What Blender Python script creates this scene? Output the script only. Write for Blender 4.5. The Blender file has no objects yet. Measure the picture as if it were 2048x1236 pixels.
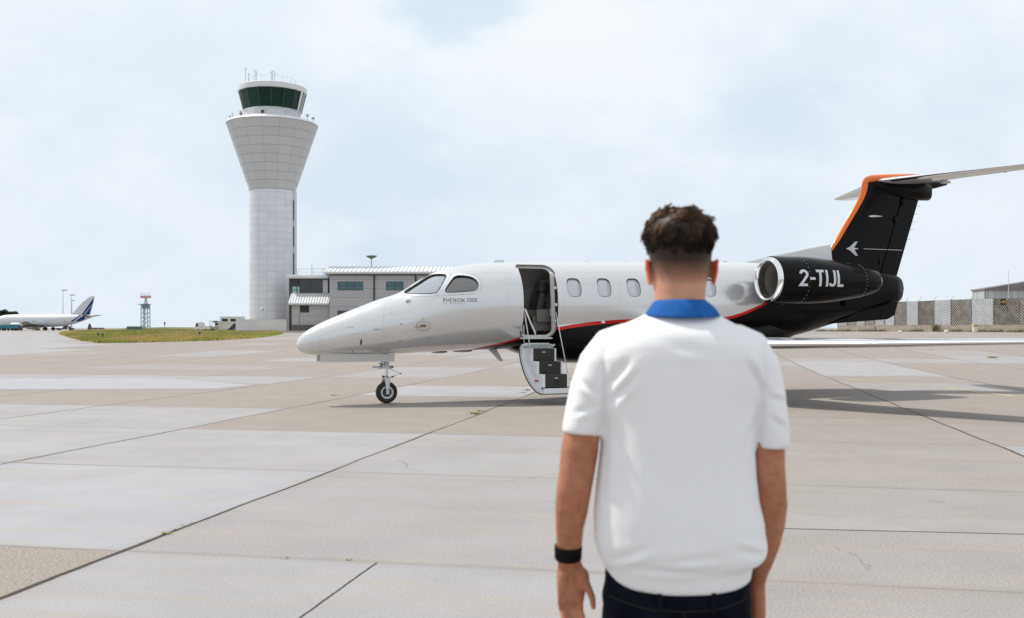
import bpy, bmesh, math, random
import numpy as np
from mathutils import Vector, Matrix, noise

# ------------------------------------------------------------------ camera, sky, sun, exposure
scene = bpy.context.scene
F = 1991.0          # focal length in pixels of the 2048 px wide picture (35 mm lens)
CX, HY, EYE = 1024.0, 655.0, 1.45
cam_d = bpy.data.cameras.new("camera")
cam = bpy.data.objects.new("camera", cam_d)
scene.collection.objects.link(cam)
cam.location = (0, 0, EYE)
cam.rotation_euler = (math.radians(90), 0, 0)
cam_d.sensor_width = 36.0
cam_d.lens = 35.0
cam_d.shift_y = (HY - 618.0) / 2048.0
cam_d.clip_start = 0.1
cam_d.clip_end = 20000
cam_d.dof.use_dof = True
cam_d.dof.focus_distance = 19.3
cam_d.dof.aperture_fstop = 4.2
scene.camera = cam

SUN_DIR = Vector((-0.69, 0.35, 1.16)).normalized()
scene.view_settings.view_transform = 'Standard'
scene.view_settings.look = 'None'
scene.view_settings.exposure = 0.12
scene.view_settings.gamma = 1.0
scene.cycles.max_bounces = 8
scene.cycles.transparent_max_bounces = 12
scene.cycles.use_denoising = True

world = bpy.data.worlds.new("World")
scene.world = world
world.use_nodes = True
wt = world.node_tree
wt.nodes.clear()


class NT:
    """small helper for writing node trees"""
    def __init__(s, tree):
        s.t = tree

    def n(s, typ, **kw):
        nd = s.t.nodes.new(typ)
        for k, v in kw.items():
            setattr(nd, k, v)
        return nd

    def link(s, a, b):
        s.t.links.new(a, b)

    def _set(s, sock, v):
        if v is None:
            return
        if hasattr(v, 'links'):
            s.link(v, sock)
        else:
            sock.default_value = v

    def m(s, op, a=None, b=None, c=None, clamp=False):
        nd = s.n('ShaderNodeMath', operation=op)
        nd.use_clamp = clamp
        for i, v in enumerate((a, b, c)):
            if v is not None:
                s._set(nd.inputs[i], v)
        return nd.outputs[0]

    def mix(s, f, a, b, blend='MIX'):
        nd = s.n('ShaderNodeMix', data_type='RGBA', blend_type=blend)
        s._set(nd.inputs[0], f)
        s._set(nd.inputs[6], a)
        s._set(nd.inputs[7], b)
        return nd.outputs[2]

    def noise(s, vec, scale, detail=2.0, rough=0.5, dist=0.0):
        nd = s.n('ShaderNodeTexNoise')
        if vec is not None:
            s.link(vec, nd.inputs['Vector'])
        nd.inputs['Scale'].default_value = scale
        nd.inputs['Detail'].default_value = detail
        nd.inputs['Roughness'].default_value = rough
        nd.inputs['Distortion'].default_value = dist
        return nd.outputs[0]

    def ramp(s, f, lo, hi, a=0.0, b=1.0):
        nd = s.n('ShaderNodeMapRange')
        nd.interpolation_type = 'SMOOTHSTEP'
        s._set(nd.inputs[0], f)
        nd.inputs[1].default_value = lo
        nd.inputs[2].default_value = hi
        nd.inputs[3].default_value = a
        nd.inputs[4].default_value = b
        return nd.outputs[0]

    def vec(s, v, scale):
        nd = s.n('ShaderNodeVectorMath', operation='MULTIPLY')
        s.link(v, nd.inputs[0])
        nd.inputs[1].default_value = scale
        return nd.outputs[0]

    def attr(s, name):
        nd = s.n('ShaderNodeAttribute')
        nd.attribute_name = name
        return nd

    def bump(s, h, strength, dist=0.01):
        nd = s.n('ShaderNodeBump')
        nd.inputs['Strength'].default_value = strength
        nd.inputs['Distance'].default_value = dist
        s.link(h, nd.inputs['Height'])
        return nd.outputs[0]


w = NT(wt)
sky = w.n('ShaderNodeTexSky')
sky.sky_type = 'NISHITA'
sky.sun_disc = False
sky.sun_elevation = math.asin(SUN_DIR.z)
sky.sun_rotation = math.atan2(SUN_DIR.x, SUN_DIR.y)
sky.air_density = 1.2
sky.dust_density = 2.0
tc = w.n('ShaderNodeTexCoord')
sep = w.n('ShaderNodeSeparateXYZ')
w.link(tc.outputs['Generated'], sep.inputs[0])
dx, dy, dz = sep.outputs
pv = w.vec(tc.outputs['Generated'], (1.0, 1.0, 1.7))
n1 = w.noise(pv, 3.2, 6.0, 0.52, 0.25)
n2 = w.noise(pv, 9.0, 6.0, 0.58, 0.1)
n3 = w.noise(pv, 1.3, 2.0, 0.5, 0.0)


def blob(ax, az, rx, rz):
    """soft opening in the cloud, centred on a compass bearing and height (tangents)"""
    ex = w.m('DIVIDE', w.m('SUBTRACT', w.m('DIVIDE', dx, w.m('MAXIMUM', dy, 0.05)), ax), rx)
    ez = w.m('DIVIDE', w.m('SUBTRACT', w.m('DIVIDE', dz, w.m('MAXIMUM', dy, 0.05)), az), rz)
    d = w.m('ADD', w.m('MULTIPLY', ex, ex), w.m('MULTIPLY', ez, ez))
    d = w.m('ADD', d, w.m('MULTIPLY', w.m('SUBTRACT', n2, 0.5), 3.5))
    return w.ramp(d, 0.0, 1.3, 1.0, 0.0)


gap = w.m('MAXIMUM', blob(-0.055, 0.325, 0.075, 0.05), w.m('MULTIPLY', blob(-0.13, 0.17, 0.07, 0.13), 0.40))
gap = w.m('MAXIMUM', gap, w.m('MULTIPLY', blob(0.33, 0.20, 0.22, 0.05), 0.35))
cover = w.ramp(n1, 0.30, 0.58, 0.88, 1.0)
cover = w.m('MULTIPLY', cover, w.m('SUBTRACT', 1.0, w.m('MULTIPLY', gap, 0.62)), clamp=True)
bright = w.m('ADD', w.m('MULTIPLY', n2, 0.35), w.m('MULTIPLY', n1, 0.65))
bright = w.ramp(bright, 0.36, 0.62)
# the cloud is a little greyer low down and brighter higher up
hi = w.ramp(dz, 0.02, 0.42)
shade = w.m('ADD', w.m('MULTIPLY', bright, 0.45), w.m('MULTIPLY', hi, 0.55))
cloud = w.mix(shade, (0.645, 0.735, 0.835, 1), (0.865, 0.900, 0.925, 1))
clear = w.mix(0.75, w.vec(sky.outputs[0], (0.085,) * 3), (0.62, 0.79, 0.92, 1))
col = w.mix(cover, clear, cloud)
bg = w.n('ShaderNodeBackground')
w.link(col, bg.inputs[0])
bg.inputs[1].default_value = 1.0
wo = w.n('ShaderNodeOutputWorld')
w.link(bg.outputs[0], wo.inputs[0])

sun_d = bpy.data.lights.new("sun", 'SUN')
sun_d.energy = 3.7
sun_d.angle = math.radians(1.4)
sun_d.color = (1.0, 0.955, 0.89)
sun = bpy.data.objects.new("sun", sun_d)
scene.collection.objects.link(sun)
sun.rotation_euler = SUN_DIR.to_track_quat('Z', 'Y').to_euler()
sun.location = SUN_DIR * 60

COL = scene.collection


# ------------------------------------------------------------------ helpers
def gz(Y):
    """height of the ground at distance Y: flat apron, then a gentle rise"""
    return float(np.interp(Y, GP[0], GP[1]))


_k = np.linspace(0, 1, 16)
_s = _k * _k * (3 - 2 * _k)
GP = (np.concatenate([[-50], 30 + 75 * _k, [150, 300, 900, 6000]]),
      np.concatenate([[0.0], 1.0 * _s, [0.9, 0.5, 0.0, -2.0]]))


def PX(px, Y):
    return (px - CX) / F * Y


def PZ(py, Y):
    return EYE - (py - HY) / F * Y


def G(px, py):
    """the ground point seen at a picture position"""
    lo, hi_ = 1.0, 1500.0
    g = lambda Y: HY + F * (EYE - gz(Y)) / Y - py
    for _ in range(50):
        mid = (lo + hi_) / 2
        if g(mid) > 0:
            lo = mid
        else:
            hi_ = mid
    Y = (lo + hi_) / 2
    return Vector((PX(px, Y), Y, gz(Y)))


def tag(o, label=None, cat=None, group=None, kind=None):
    if label:
        o['label'] = label
    if cat:
        o['category'] = cat
    if group:
        o['group'] = group
    if kind:
        o['kind'] = kind
    return o


def empty(name, loc=(0, 0, 0), rz=0.0):
    o = bpy.data.objects.new(name, None)
    o.location = loc
    o.rotation_euler = (0, 0, rz)
    o.empty_display_size = 0.3
    COL.objects.link(o)
    return o


def thing(name, label, cat, loc=(0, 0, 0), rz=0.0, group=None):
    return tag(empty(name, loc, rz), label, cat, group)


def copy_tree(o, parent=None):
    c = o.copy()
    COL.objects.link(c)
    if parent is not None:
        c.parent = parent
        c.matrix_parent_inverse = o.matrix_parent_inverse
    for ch in list(o.children):
        copy_tree(ch, c)
    return c


def link_mesh(name, me, mat, parent=None, smooth=False):
    o = bpy.data.objects.new(name, me)
    if mat is not None:
        for m_ in (mat if isinstance(mat, (list, tuple)) else [mat]):
            me.materials.append(m_)
    if smooth:
        me.polygons.foreach_set('use_smooth', [True] * len(me.polygons))
    COL.objects.link(o)
    if parent is not None:
        o.parent = parent
    return o


class MB:
    """collects shapes, then links them as one mesh object"""
    def __init__(s):
        s.v = []
        s.f = []
        s.uv = None

    def add(s, verts, faces):
        b = len(s.v)
        s.v += [tuple(p) for p in verts]
        s.f += [tuple(i + b for i in f) for f in faces]
        return s

    def box(s, x0, x1, y0, y1, z0, z1, M=None, bev=0.0):
        if bev > 0:
            bm = bmesh.new()
            bmesh.ops.create_cube(bm, size=1)
            for v in bm.verts:
                v.co = Vector(((x0 + x1) / 2 + v.co.x * (x1 - x0), (y0 + y1) / 2 + v.co.y * (y1 - y0), (z0 + z1) / 2 + v.co.z * (z1 - z0)))
            bmesh.ops.bevel(bm, geom=bm.edges[:], offset=bev, segments=2, affect='EDGES', profile=0.6)
            bm.verts.index_update()
            vs = [v.co.copy() for v in bm.verts]
            fs = [[v.index for v in f.verts] for f in bm.faces]
            bm.free()
        else:
            vs = [Vector((x, y, z)) for z in (z0, z1) for y in (y0, y1) for x in (x0, x1)]
            fs = [(0, 2, 3, 1), (4, 5, 7, 6), (0, 1, 5, 4), (2, 6, 7, 3), (0, 4, 6, 2), (1, 3, 7, 5)]
        if M is not None:
            vs = [M @ v for v in vs]
        return s.add(vs, fs)

    def loft(s, rings, cap=True, closed=True):
        n = len(rings[0])
        b = 0
        vs = [p for r in rings for p in r]
        fs = []
        for i in range(len(rings) - 1):
            for j in range(n if closed else n - 1):
                k = (j + 1) % n
                fs.append((i * n + j, i * n + k, (i + 1) * n + k, (i + 1) * n + j))
        if cap:
            fs.append(tuple(range(n - 1, -1, -1)))
            fs.append(tuple((len(rings) - 1) * n + j for j in range(n)))
        return s.add(vs, fs)

    def tube(s, pts, r, n=10, cap=True, squash=None):
        """tube through points; r is one radius or one per point"""
        pts = [Vector(p) for p in pts]
        rr = r if isinstance(r, (list, tuple)) else [r] * len(pts)
        rings = []
        up = None
        for i, p in enumerate(pts):
            d = (pts[min(i + 1, len(pts) - 1)] - pts[max(i - 1, 0)]).normalized()
            if up is None:
                up = Vector((0, 0, 1)) if abs(d.z) < 0.9 else Vector((0, 1, 0))
            a = up.cross(d).normalized()
            b = d.cross(a).normalized()
            up = b
            ra, rb = (rr[i] if isinstance(rr[i], (list, tuple)) else (rr[i], rr[i]))
            rings.append([p + a * math.cos(t) * ra + b * math.sin(t) * rb for t in [2 * math.pi * k / n for k in range(n)]])
        return s.loft(rings, cap)

    def lathe(s, prof, n=48, c=(0, 0, 0), cap=False, M=None):
        """prof: list of (radius, z)"""
        rings = []
        for r, z in prof:
            ring = [Vector((c[0] + r * math.cos(2 * math.pi * k / n), c[1] + r * math.sin(2 * math.pi * k / n), c[2] + z)) for k in range(n)]
            if M is not None:
                ring = [M @ p for p in ring]
            rings.append(ring)
        return s.loft(rings, cap)

    def prism(s, poly, axis, t0, t1, M=None):
        """polygon in a plane, extruded along axis 'x','y' or 'z' from t0 to t1"""
        def mk(p, t):
            q = {'x': (t, p[0], p[1]), 'y': (p[0], t, p[1]), 'z': (p[0], p[1], t)}[axis]
            q = Vector(q)
            return M @ q if M is not None else q
        return s.loft([[mk(p, t0) for p in poly], [mk(p, t1) for p in poly]])

    def ball(s, c, r, n=16, m=10):
        rx, ry, rz = r if isinstance(r, (list, tuple)) else (r, r, r)
        prof = [[Vector((c[0] + rx * math.sin(a) * math.cos(t), c[1] + ry * math.sin(a) * math.sin(t), c[2] + rz * math.cos(a)))
                 for t in [2 * math.pi * k / n for k in range(n)]] for a in [math.pi * (i + 0.001) / (m + 0.002) for i in range(m + 1)]]
        return s.loft(prof)

    def mesh(s, name):
        me = bpy.data.meshes.new(name)
        me.from_pydata(s.v, [], s.f)
        bm = bmesh.new()
        bm.from_mesh(me)
        bmesh.ops.recalc_face_normals(bm, faces=bm.faces[:])
        bm.to_mesh(me)
        bm.free()
        me.update()
        return me

    def build(s, name, mat, parent=None, smooth=False, sharp=None, uvf=None):
        me = s.mesh(name)
        o = link_mesh(name, me, mat, parent, smooth)
        if sharp is not None:
            me.set_sharp_from_angle(angle=math.radians(sharp))
        if uvf is not None:
            set_uv(me, uvf)
        return o


def set_uv(me, fn):
    uv = me.uv_layers.new(name='UVMap')
    for p in me.polygons:
        cs = [me.vertices[i].co for i in p.vertices]
        us = fn(cs, p.normal)
        for li, u in zip(p.loop_indices, us):
            uv.data[li].uv = u


def wrap_uv(n_around, cell_h, z0=0.0, phase=0.0):
    """uv in panel cells around the z axis"""
    def f(cs, nrm):
        out = []
        base = None
        for c in cs:
            a = math.atan2(c.y, c.x) / (2 * math.pi) + phase
            if base is None:
                base = a
            while a - base > 0.5:
                a -= 1
            while a - base < -0.5:
                a += 1
            out.append((a * n_around, (c.z - z0) / cell_h))
        return out
    return f


def flat_uv(w_, h_, ox=0.0, oz=0.0):
    def f(cs, nrm):
        if abs(nrm.x) > abs(nrm.y):
            return [((c.y - ox) / w_, (c.z - oz) / h_) for c in cs]
        return [((c.x - ox) / w_, (c.z - oz) / h_) for c in cs]
    return f


def eval_mesh(o, name):
    bpy.context.view_layer.update()
    dg = bpy.context.evaluated_depsgraph_get()
    ev = o.evaluated_get(dg)
    return bpy.data.meshes.new_from_object(ev, depsgraph=dg)


def boolean(me, cutters, op='DIFFERENCE'):
    """boolean of mesh data against mesh data, returns new mesh data"""
    o = bpy.data.objects.new('tmp', me)
    COL.objects.link(o)
    cs = []
    for c in cutters:
        co = bpy.data.objects.new('tmpc', c)
        COL.objects.link(co)
        cs.append(co)
        md = o.modifiers.new('b', 'BOOLEAN')
        md.operation = op
        md.solver = 'EXACT'
        md.object = co
    out = eval_mesh(o, 'bool')
    for x in cs + [o]:
        bpy.data.objects.remove(x)
    return out


def remesh(me, voxel, smooth_it=4, fac=0.5):
    o = bpy.data.objects.new('tmp', me)
    COL.objects.link(o)
    md = o.modifiers.new('r', 'REMESH')
    md.mode = 'VOXEL'
    md.voxel_size = voxel
    if smooth_it:
        sm = o.modifiers.new('s', 'SMOOTH')
        sm.iterations = smooth_it
        sm.factor = fac
    out = eval_mesh(o, 'rem')
    bpy.data.objects.remove(o)
    return out


def text_mesh(body, size, bold=0.0, space=1.0, italic=0.0):
    cu = bpy.data.curves.new('txt', 'FONT')
    cu.body = body
    cu.size = size
    cu.offset = bold
    cu.space_character = space
    cu.shear = italic
    cu.align_x = 'CENTER'
    cu.align_y = 'CENTER'
    cu.resolution_u = 4
    o = bpy.data.objects.new('tmp', cu)
    COL.objects.link(o)
    me = eval_mesh(o, 'txt')
    bpy.data.objects.remove(o)
    return me


# ------------------------------------------------------------------ materials
MATS = {}


def mat(name, col, rough=0.5, metal=0.0, coat=0.0, var=0.0, vscale=3.0, bump=0.0, bscale=40.0, spec=0.5, sss=0.0, rvar=0.0):
    if name in MATS:
        return MATS[name]
    m_ = bpy.data.materials.new(name)
    m_.use_nodes = True
    t = NT(m_.node_tree)
    b = m_.node_tree.nodes['Principled BSDF']
    c4 = tuple(col) + (1,)
    b.inputs['Base Color'].default_value = c4
    b.inputs['Roughness'].default_value = rough
    b.inputs['Metallic'].default_value = metal
    b.inputs['Coat Weight'].default_value = coat
    b.inputs['Coat Roughness'].default_value = 0.04
    b.inputs['Specular IOR Level'].default_value = spec
    if sss:
        b.inputs['Subsurface Weight'].default_value = sss
        b.inputs['Subsurface Radius'].default_value = (1.0, 0.35, 0.2)
        b.inputs['Subsurface Scale'].default_value = 0.012
    co = t.n('ShaderNodeTexCoord').outputs['Object']
    if var:
        n_ = t.noise(co, vscale, 6.0, 0.6)
        f = t.ramp(n_, 0.3, 0.7)
        t.link(t.mix(f, tuple(x * (1 - var) for x in col) + (1,), tuple(min(1, x * (1 + var)) for x in col) + (1,)), b.inputs['Base Color'])
    if rvar:
        n_ = t.noise(co, vscale * 1.7, 5.0, 0.65)
        t.link(t.ramp(n_, 0.3, 0.7, max(0.02, rough - rvar), rough + rvar), b.inputs['Roughness'])
    if bump:
        t.link(t.bump(t.noise(co, bscale, 4.0, 0.6), bump, 0.01), b.inputs['Normal'])
    MATS[name] = m_
    return m_


def panel_mat(name, col, line, lw, rough=0.4, metal=0.0, var=0.05, lwv=None, dirt=0.1):
    """cladding: UV is counted in panels, dark joints between, each panel a hair different"""
    m_ = bpy.data.materials.new(name)
    m_.use_nodes = True
    t = NT(m_.node_tree)
    b = m_.node_tree.nodes['Principled BSDF']
    b.inputs['Roughness'].default_value = rough
    b.inputs['Metallic'].default_value = metal
    uv = t.n('ShaderNodeUVMap').outputs[0]
    sp = t.n('ShaderNodeSeparateXYZ')
    t.link(uv, sp.inputs[0])
    u, v = sp.outputs[0], sp.outputs[1]

    def edge(x, wd):
        fr = t.m('FRACT', x)
        d = t.m('MINIMUM', fr, t.m('SUBTRACT', 1.0, fr))
        return t.m('LESS_THAN', d, wd)
    ln = t.m('MAXIMUM', edge(u, lw), edge(v, lwv if lwv is not None else lw))
    cb = t.n('ShaderNodeCombineXYZ')
    t.link(t.m('FLOOR', u), cb.inputs[0])
    t.link(t.m('FLOOR', v), cb.inputs[1])
    wn = t.n('ShaderNodeTexWhiteNoise')
    t.link(cb.outputs[0], wn.inputs[0])
    base = t.mix(wn.outputs[0], tuple(x * (1 - var) for x in col) + (1,), tuple(min(1, x * (1 + var)) for x in col) + (1,))
    co = t.n('ShaderNodeTexCoord').outputs['Object']
    st = t.noise(t.vec(co, (1.2, 1.2, 0.15)), 1.5, 5.0, 0.65)
    base = t.mix(t.ramp(st, 0.45, 0.8, 0.0, dirt), base, tuple(x * 0.55 for x in col) + (1,))
    t.link(t.mix(ln, base, tuple(line) + (1,)), b.inputs['Base Color'])
    return m_


def glass_mat(name, tint, clear=0.5, rough=0.02, refl=0.04):
    """window glass: part see-through tint, mirror-like at grazing angles"""
    m_ = bpy.data.materials.new(name)
    m_.use_nodes = True
    t = NT(m_.node_tree)
    m_.node_tree.nodes.clear()
    tr = t.n('ShaderNodeBsdfTransparent')
    tr.inputs[0].default_value = tuple(tint) + (1,)
    df = t.n('ShaderNodeBsdfDiffuse')
    df.inputs[0].default_value = tuple(x * 0.5 for x in tint) + (1,)
    gl = t.n('ShaderNodeBsdfGlossy')
    gl.inputs['Roughness'].default_value = rough
    lw = t.n('ShaderNodeFresnel')
    lw.inputs[0].default_value = 1.55
    m1 = t.n('ShaderNodeMixShader')
    m1.inputs[0].default_value = clear
    t.link(df.outputs[0], m1.inputs[1])
    t.link(tr.outputs[0], m1.inputs[2])
    m2 = t.n('ShaderNodeMixShader')
    t.link(t.m('MULTIPLY', t.m('ADD', lw.outputs[0], refl), 1.5, clamp=True), m2.inputs[0])
    t.link(m1.outputs[0], m2.inputs[1])
    t.link(gl.outputs[0], m2.inputs[2])
    o = t.n('ShaderNodeOutputMaterial')
    t.link(m2.outputs[0], o.inputs[0])
    return m_


def paint_mat(name, bands, rough=0.25, coat=0.6, attr='paint'):
    """aircraft paint whose colour changes across a float attribute; bands: [(limit, colour), ...] rising, last limit None"""
    m_ = bpy.data.materials.new(name)
    m_.use_nodes = True
    t = NT(m_.node_tree)
    b = m_.node_tree.nodes['Principled BSDF']
    b.inputs['Coat Weight'].default_value = coat
    b.inputs['Coat Roughness'].default_value = 0.05
    b.inputs['Specular IOR Level'].default_value = 0.07
    a = t.attr(attr).outputs['Fac']
    col = tuple(bands[-1][1]) + (1,)
    for lim, c in reversed(bands[:-1]):
        f = t.m('LESS_THAN', a, lim)
        col = t.mix(f, col, tuple(c) + (1,))
    if hasattr(col, 'links'):
        t.link(col, b.inputs['Base Color'])
        # the dark basecoat carries a thinner clear coat than the pearl white
        lum = t.n('ShaderNodeRGBToBW')
        t.link(col, lum.inputs[0])
        t.link(t.ramp(lum.outputs[0], 0.01, 0.3, coat * 0.09, coat), b.inputs['Coat Weight'])
        t.link(t.ramp(lum.outputs[0], 0.2, 0.5, 0.0, 0.52), b.inputs['Metallic'])
    else:
        b.inputs['Base Color'].default_value = col
    co = t.n('ShaderNodeTexCoord').outputs['Object']
    t.link(t.ramp(t.noise(co, 1.3, 4.0, 0.6), 0.3, 0.7, rough - 0.05, rough + 0.08), b.inputs['Roughness'])
    # faint waviness of sheet metal
    t.link(t.bump(t.noise(co, 2.2, 2.0, 0.5), 0.05, 0.02), b.inputs['Normal'])
    return m_


WHITE = (0.66, 0.66, 0.665)
BLACK = (0.004, 0.0035, 0.0035)
RED = (0.55, 0.012, 0.012)
ORANGE = (0.80, 0.16, 0.015)
# ------------------------------------------------------------------ the apron: one sheet out to the horizon
GA = math.radians(10.9)
gc, gs = math.cos(GA), math.sin(GA)
U0, V0, SL = -3.70, 5.87, 3.62


def uv_xy(u, v):
    return u * gc + v * gs, -u * gs + v * gc


def axis(lo, hi_, far):
    a = [U for U in np.arange(lo, hi_ + 0.01, SL / 2)]
    e = [hi_ + d for d in (6, 15, 30, 60, 120, 240, 480, 1000, 2200, far)]
    b_ = [lo - d for d in (6, 15, 30, 60, 120, 240, 480, 1000, 2200, far)]
    return b_[::-1] + a + e


us = axis(U0 - SL * 22, U0 + SL * 24, 6000)
vs = axis(V0 - SL * 8, V0 + SL * 40, 6000)
TONE = {(-1, -1): 0.10, (-2, -1): 0.05, (0, -1): 0.85, (1, -1): 0.62, (2, -1): 0.6,
        (-1, 0): 0.98, (-2, 0): 0.95, (-3, 0): 0.9, (0, 0): 0.74, (1, 0): 0.58, (2, 0): 0.55, (3, 0): 0.5,
        (-1, 1): 0.90, (-2, 1): 0.92, (-3, 1): 0.9, (0, 1): 0.80, (1, 1): 0.50, (2, 1): 0.95, (3, 1): 0.9,
        (-1, 2): 0.20, (-2, 2): 0.86, (-3, 2): 0.86, (-4, 2): 0.8, (0, 2): 0.12, (1, 2): 0.30, (2, 2): 0.35, (3, 2): 0.3,
        (-1, 3): 0.14, (-2, 3): 0.12, (-3, 3): 0.10, (-4, 3): 0.1, (0, 3): 0.10, (1, 3): 0.2, (2, 3): 0.25,
        (-1, 4): 0.98, (-2, 4): 0.12, (-3, 4): 0.15, (0, 4): 0.16, (1, 4): 0.2, (2, 4): 0.2,
        (-1, 5): 0.16, (-2, 5): 0.25, (-3, 5): 0.85, (-4, 5): 0.85, (-5, 5): 0.8, (0, 5): 0.22,
        (2, 7): 0.9, (2, 8): 0.92, (2, 9): 0.9, (2, 10): 0.7, (3, 9): 0.2, (3, 8): 0.15, (3, 10): 0.8, (2, 6): 0.2, (4, 10): 0.85}
verts, tones, faces = [], [], []
for v in vs:
    for u in us:
        x, y = uv_xy(u, v)
        verts.append((x, y, gz(y)))
nu = len(us)
rnd = random.Random(5)
rt = {}
for j in range(len(vs) - 1):
    for i in range(nu - 1):
        faces.append((j * nu + i, j * nu + i + 1, (j + 1) * nu + i + 1, (j + 1) * nu + i))
        uc, vc = (us[i] + us[i + 1]) / 2, (vs[j] + vs[j + 1]) / 2
        k = (math.floor((uc - U0) / SL), math.floor((vc - V0) / SL))
        if k not in rt:
            r = rnd.random()
            rt[k] = TONE.get(k, (0.1 + 0.25 * rnd.random()) if r < 0.78 else (0.6 + 0.3 * rnd.random()))
        far = max(0.0, min(1.0, (vc - 60) / 40))
        xw, yw = uv_xy(uc, vc)
        pxx = CX + F * xw / max(yw, 1)
        if 48 < yw < 110 and xw < 0 and pxx < 60 + (yw - 48) * 3:
            rt[k] = 0.95
            tones.append(0.92)
            continue
        tones.append(rt[k] * (1 - far) + (0.30 + 0.35 * rt[k]) * far)
me = bpy.data.meshes.new('apron')
me.from_pydata(verts, [], faces)
at = me.attributes.new('tone', 'FLOAT', 'FACE')
at.data.foreach_set('value', tones)

gm = bpy.data.materials.new('concrete_apron')
gm.use_nodes = True
t = NT(gm.node_tree)
pb = gm.node_tree.nodes['Principled BSDF']
co = t.n('ShaderNodeTexCoord').outputs['Object']
rot = t.n('ShaderNodeVectorRotate')
rot.rotation_type = 'Z_AXIS'
rot.inputs['Angle'].default_value = GA
t.link(co, rot.inputs['Vector'])
sp = t.n('ShaderNodeSeparateXYZ')
t.link(rot.outputs[0], sp.inputs[0])
U, V = sp.outputs[0], sp.outputs[1]
wob = t.m('MULTIPLY', t.m('SUBTRACT', t.noise(co, 0.35, 4.0, 0.6), 0.5), 0.14)
wob2 = t.m('MULTIPLY', t.m('SUBTRACT', t.noise(co, 9.0, 3.0, 0.6), 0.5), 0.012)


def joint(x, x0, wd):
    q = t.m('DIVIDE', t.m('SUBTRACT', t.m('ADD', t.m('ADD', x, wob), wob2), x0), SL)
    fr = t.m('FRACT', t.m('ADD', q, 100.0))
    d = t.m('MULTIPLY', t.m('MINIMUM', fr, t.m('SUBTRACT', 1.0, fr)), SL)
    return d


jn = t.noise(co, 0.28, 3.0, 0.6)
du = joint(U, U0, 0)
dv = joint(V, V0, 0)
# the long joints are open and dark, the cross joints tight
ju = t.m('LESS_THAN', du, t.m('MULTIPLY', t.m('ADD', t.ramp(jn, 0.35, 0.6, 0.010, 0.018), t.ramp(V, 9.0, 4.5, 0.0, 0.012)), 1.0))
jv = t.m('LESS_THAN', dv, t.ramp(t.noise(co, 0.22, 3.0, 0.6), 0.35, 0.65, 0.003, 0.012))
# one extra joint that halves the nearest row
dC = t.m('ABSOLUTE', t.m('ADD', t.m('SUBTRACT', U, -1.98), wob2))
jc = t.m('MULTIPLY', t.m('LESS_THAN', dC, 0.008), t.m('LESS_THAN', V, V0))
jt = t.m('MAXIMUM', t.m('MAXIMUM', ju, t.m('MULTIPLY', jv, t.ramp(t.noise(co, 0.35, 3.0, 0.6), 0.4, 0.6, .15, .65))), jc)
near = t.m('MINIMUM', du, dv)

tone = t.attr('tone').outputs['Fac']
patch = t.noise(co, 0.45, 6.0, 0.62)
tn = t.m('ADD', tone, t.m('MULTIPLY', t.m('SUBTRACT', patch, 0.5), 0.30), clamp=True)
aged = t.mix(t.ramp(t.noise(co, 1.1, 5.0, 0.6), 0.3, 0.7), (0.165, 0.134, 0.111, 1), (0.265, 0.224, 0.190, 1))
newer = t.mix(t.ramp(t.noise(co, 0.7, 5.0, 0.6), 0.3, 0.7), (0.295, 0.302, 0.330, 1), (0.345, 0.352, 0.382, 1))
base = t.mix(tn, aged, newer)
# streaks of wear along the brushed direction
stv = t.vec(rot.outputs[0], (0.25, 2.6, 1.0))
st = t.noise(stv, 1.6, 6.0, 0.65)
base = t.mix(t.ramp(st, 0.48, 0.66, 0.0, 0.55), base, (0.34, 0.30, 0.265, 1))
st2 = t.noise(t.vec(rot.outputs[0], (0.12, 1.5, 1.0)), 0.9, 5.0, 0.6)
base = t.mix(t.m('MULTIPLY', t.ramp(st2, 0.50, 0.70, 0.0, 0.50), t.m('SUBTRACT', 1.1, tn), clamp=True), base, (0.20, 0.168, 0.138, 1))
# stains
sn = t.noise(co, 0.16, 7.0, 0.7, 0.6)
base = t.mix(t.ramp(sn, 0.56, 0.70, 0.0, 0.40), base, (0.24, 0.215, 0.19, 1))
spk = t.noise(co, 1.9, 3.0, 0.7, 0.3)
base = t.mix(t.ramp(spk, 0.70, 0.76, 0.0, 0.45), base, (0.23, 0.21, 0.19, 1))
# old tyre marks and oil drips
tm = t.noise(t.vec(rot.outputs[0], (0.06, 3.4, 1.0)), 1.1, 2.0, 0.5, 0.4)
base = t.mix(t.m('MULTIPLY', t.ramp(tm, 0.66, 0.74, 0.0, 0.30), t.ramp(t.noise(co, 0.2, 2, .5), .45, .6)), base, (0.15, 0.13, 0.115, 1))
ov_ = t.n('ShaderNodeTexVoronoi')
ov_.inputs['Scale'].default_value = 0.75
t.link(co, ov_.inputs['Vector'])
base = t.mix(t.m('MULTIPLY', t.ramp(ov_.outputs['Distance'], 0.015, 0.075, 0.5, 0.0), t.ramp(t.noise(co, 0.5, 2, .5), .5, .62)), base, (0.10, 0.085, 0.075, 1))
# pale scuffs
pl_ = t.noise(t.vec(rot.outputs[0], (1.0, 2.2, 1.0)), 2.3, 4.0, 0.75, 0.8)
base = t.mix(t.ramp(pl_, 0.70, 0.78, 0.0, 0.35), base, (0.50, 0.49, 0.47, 1))
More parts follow.
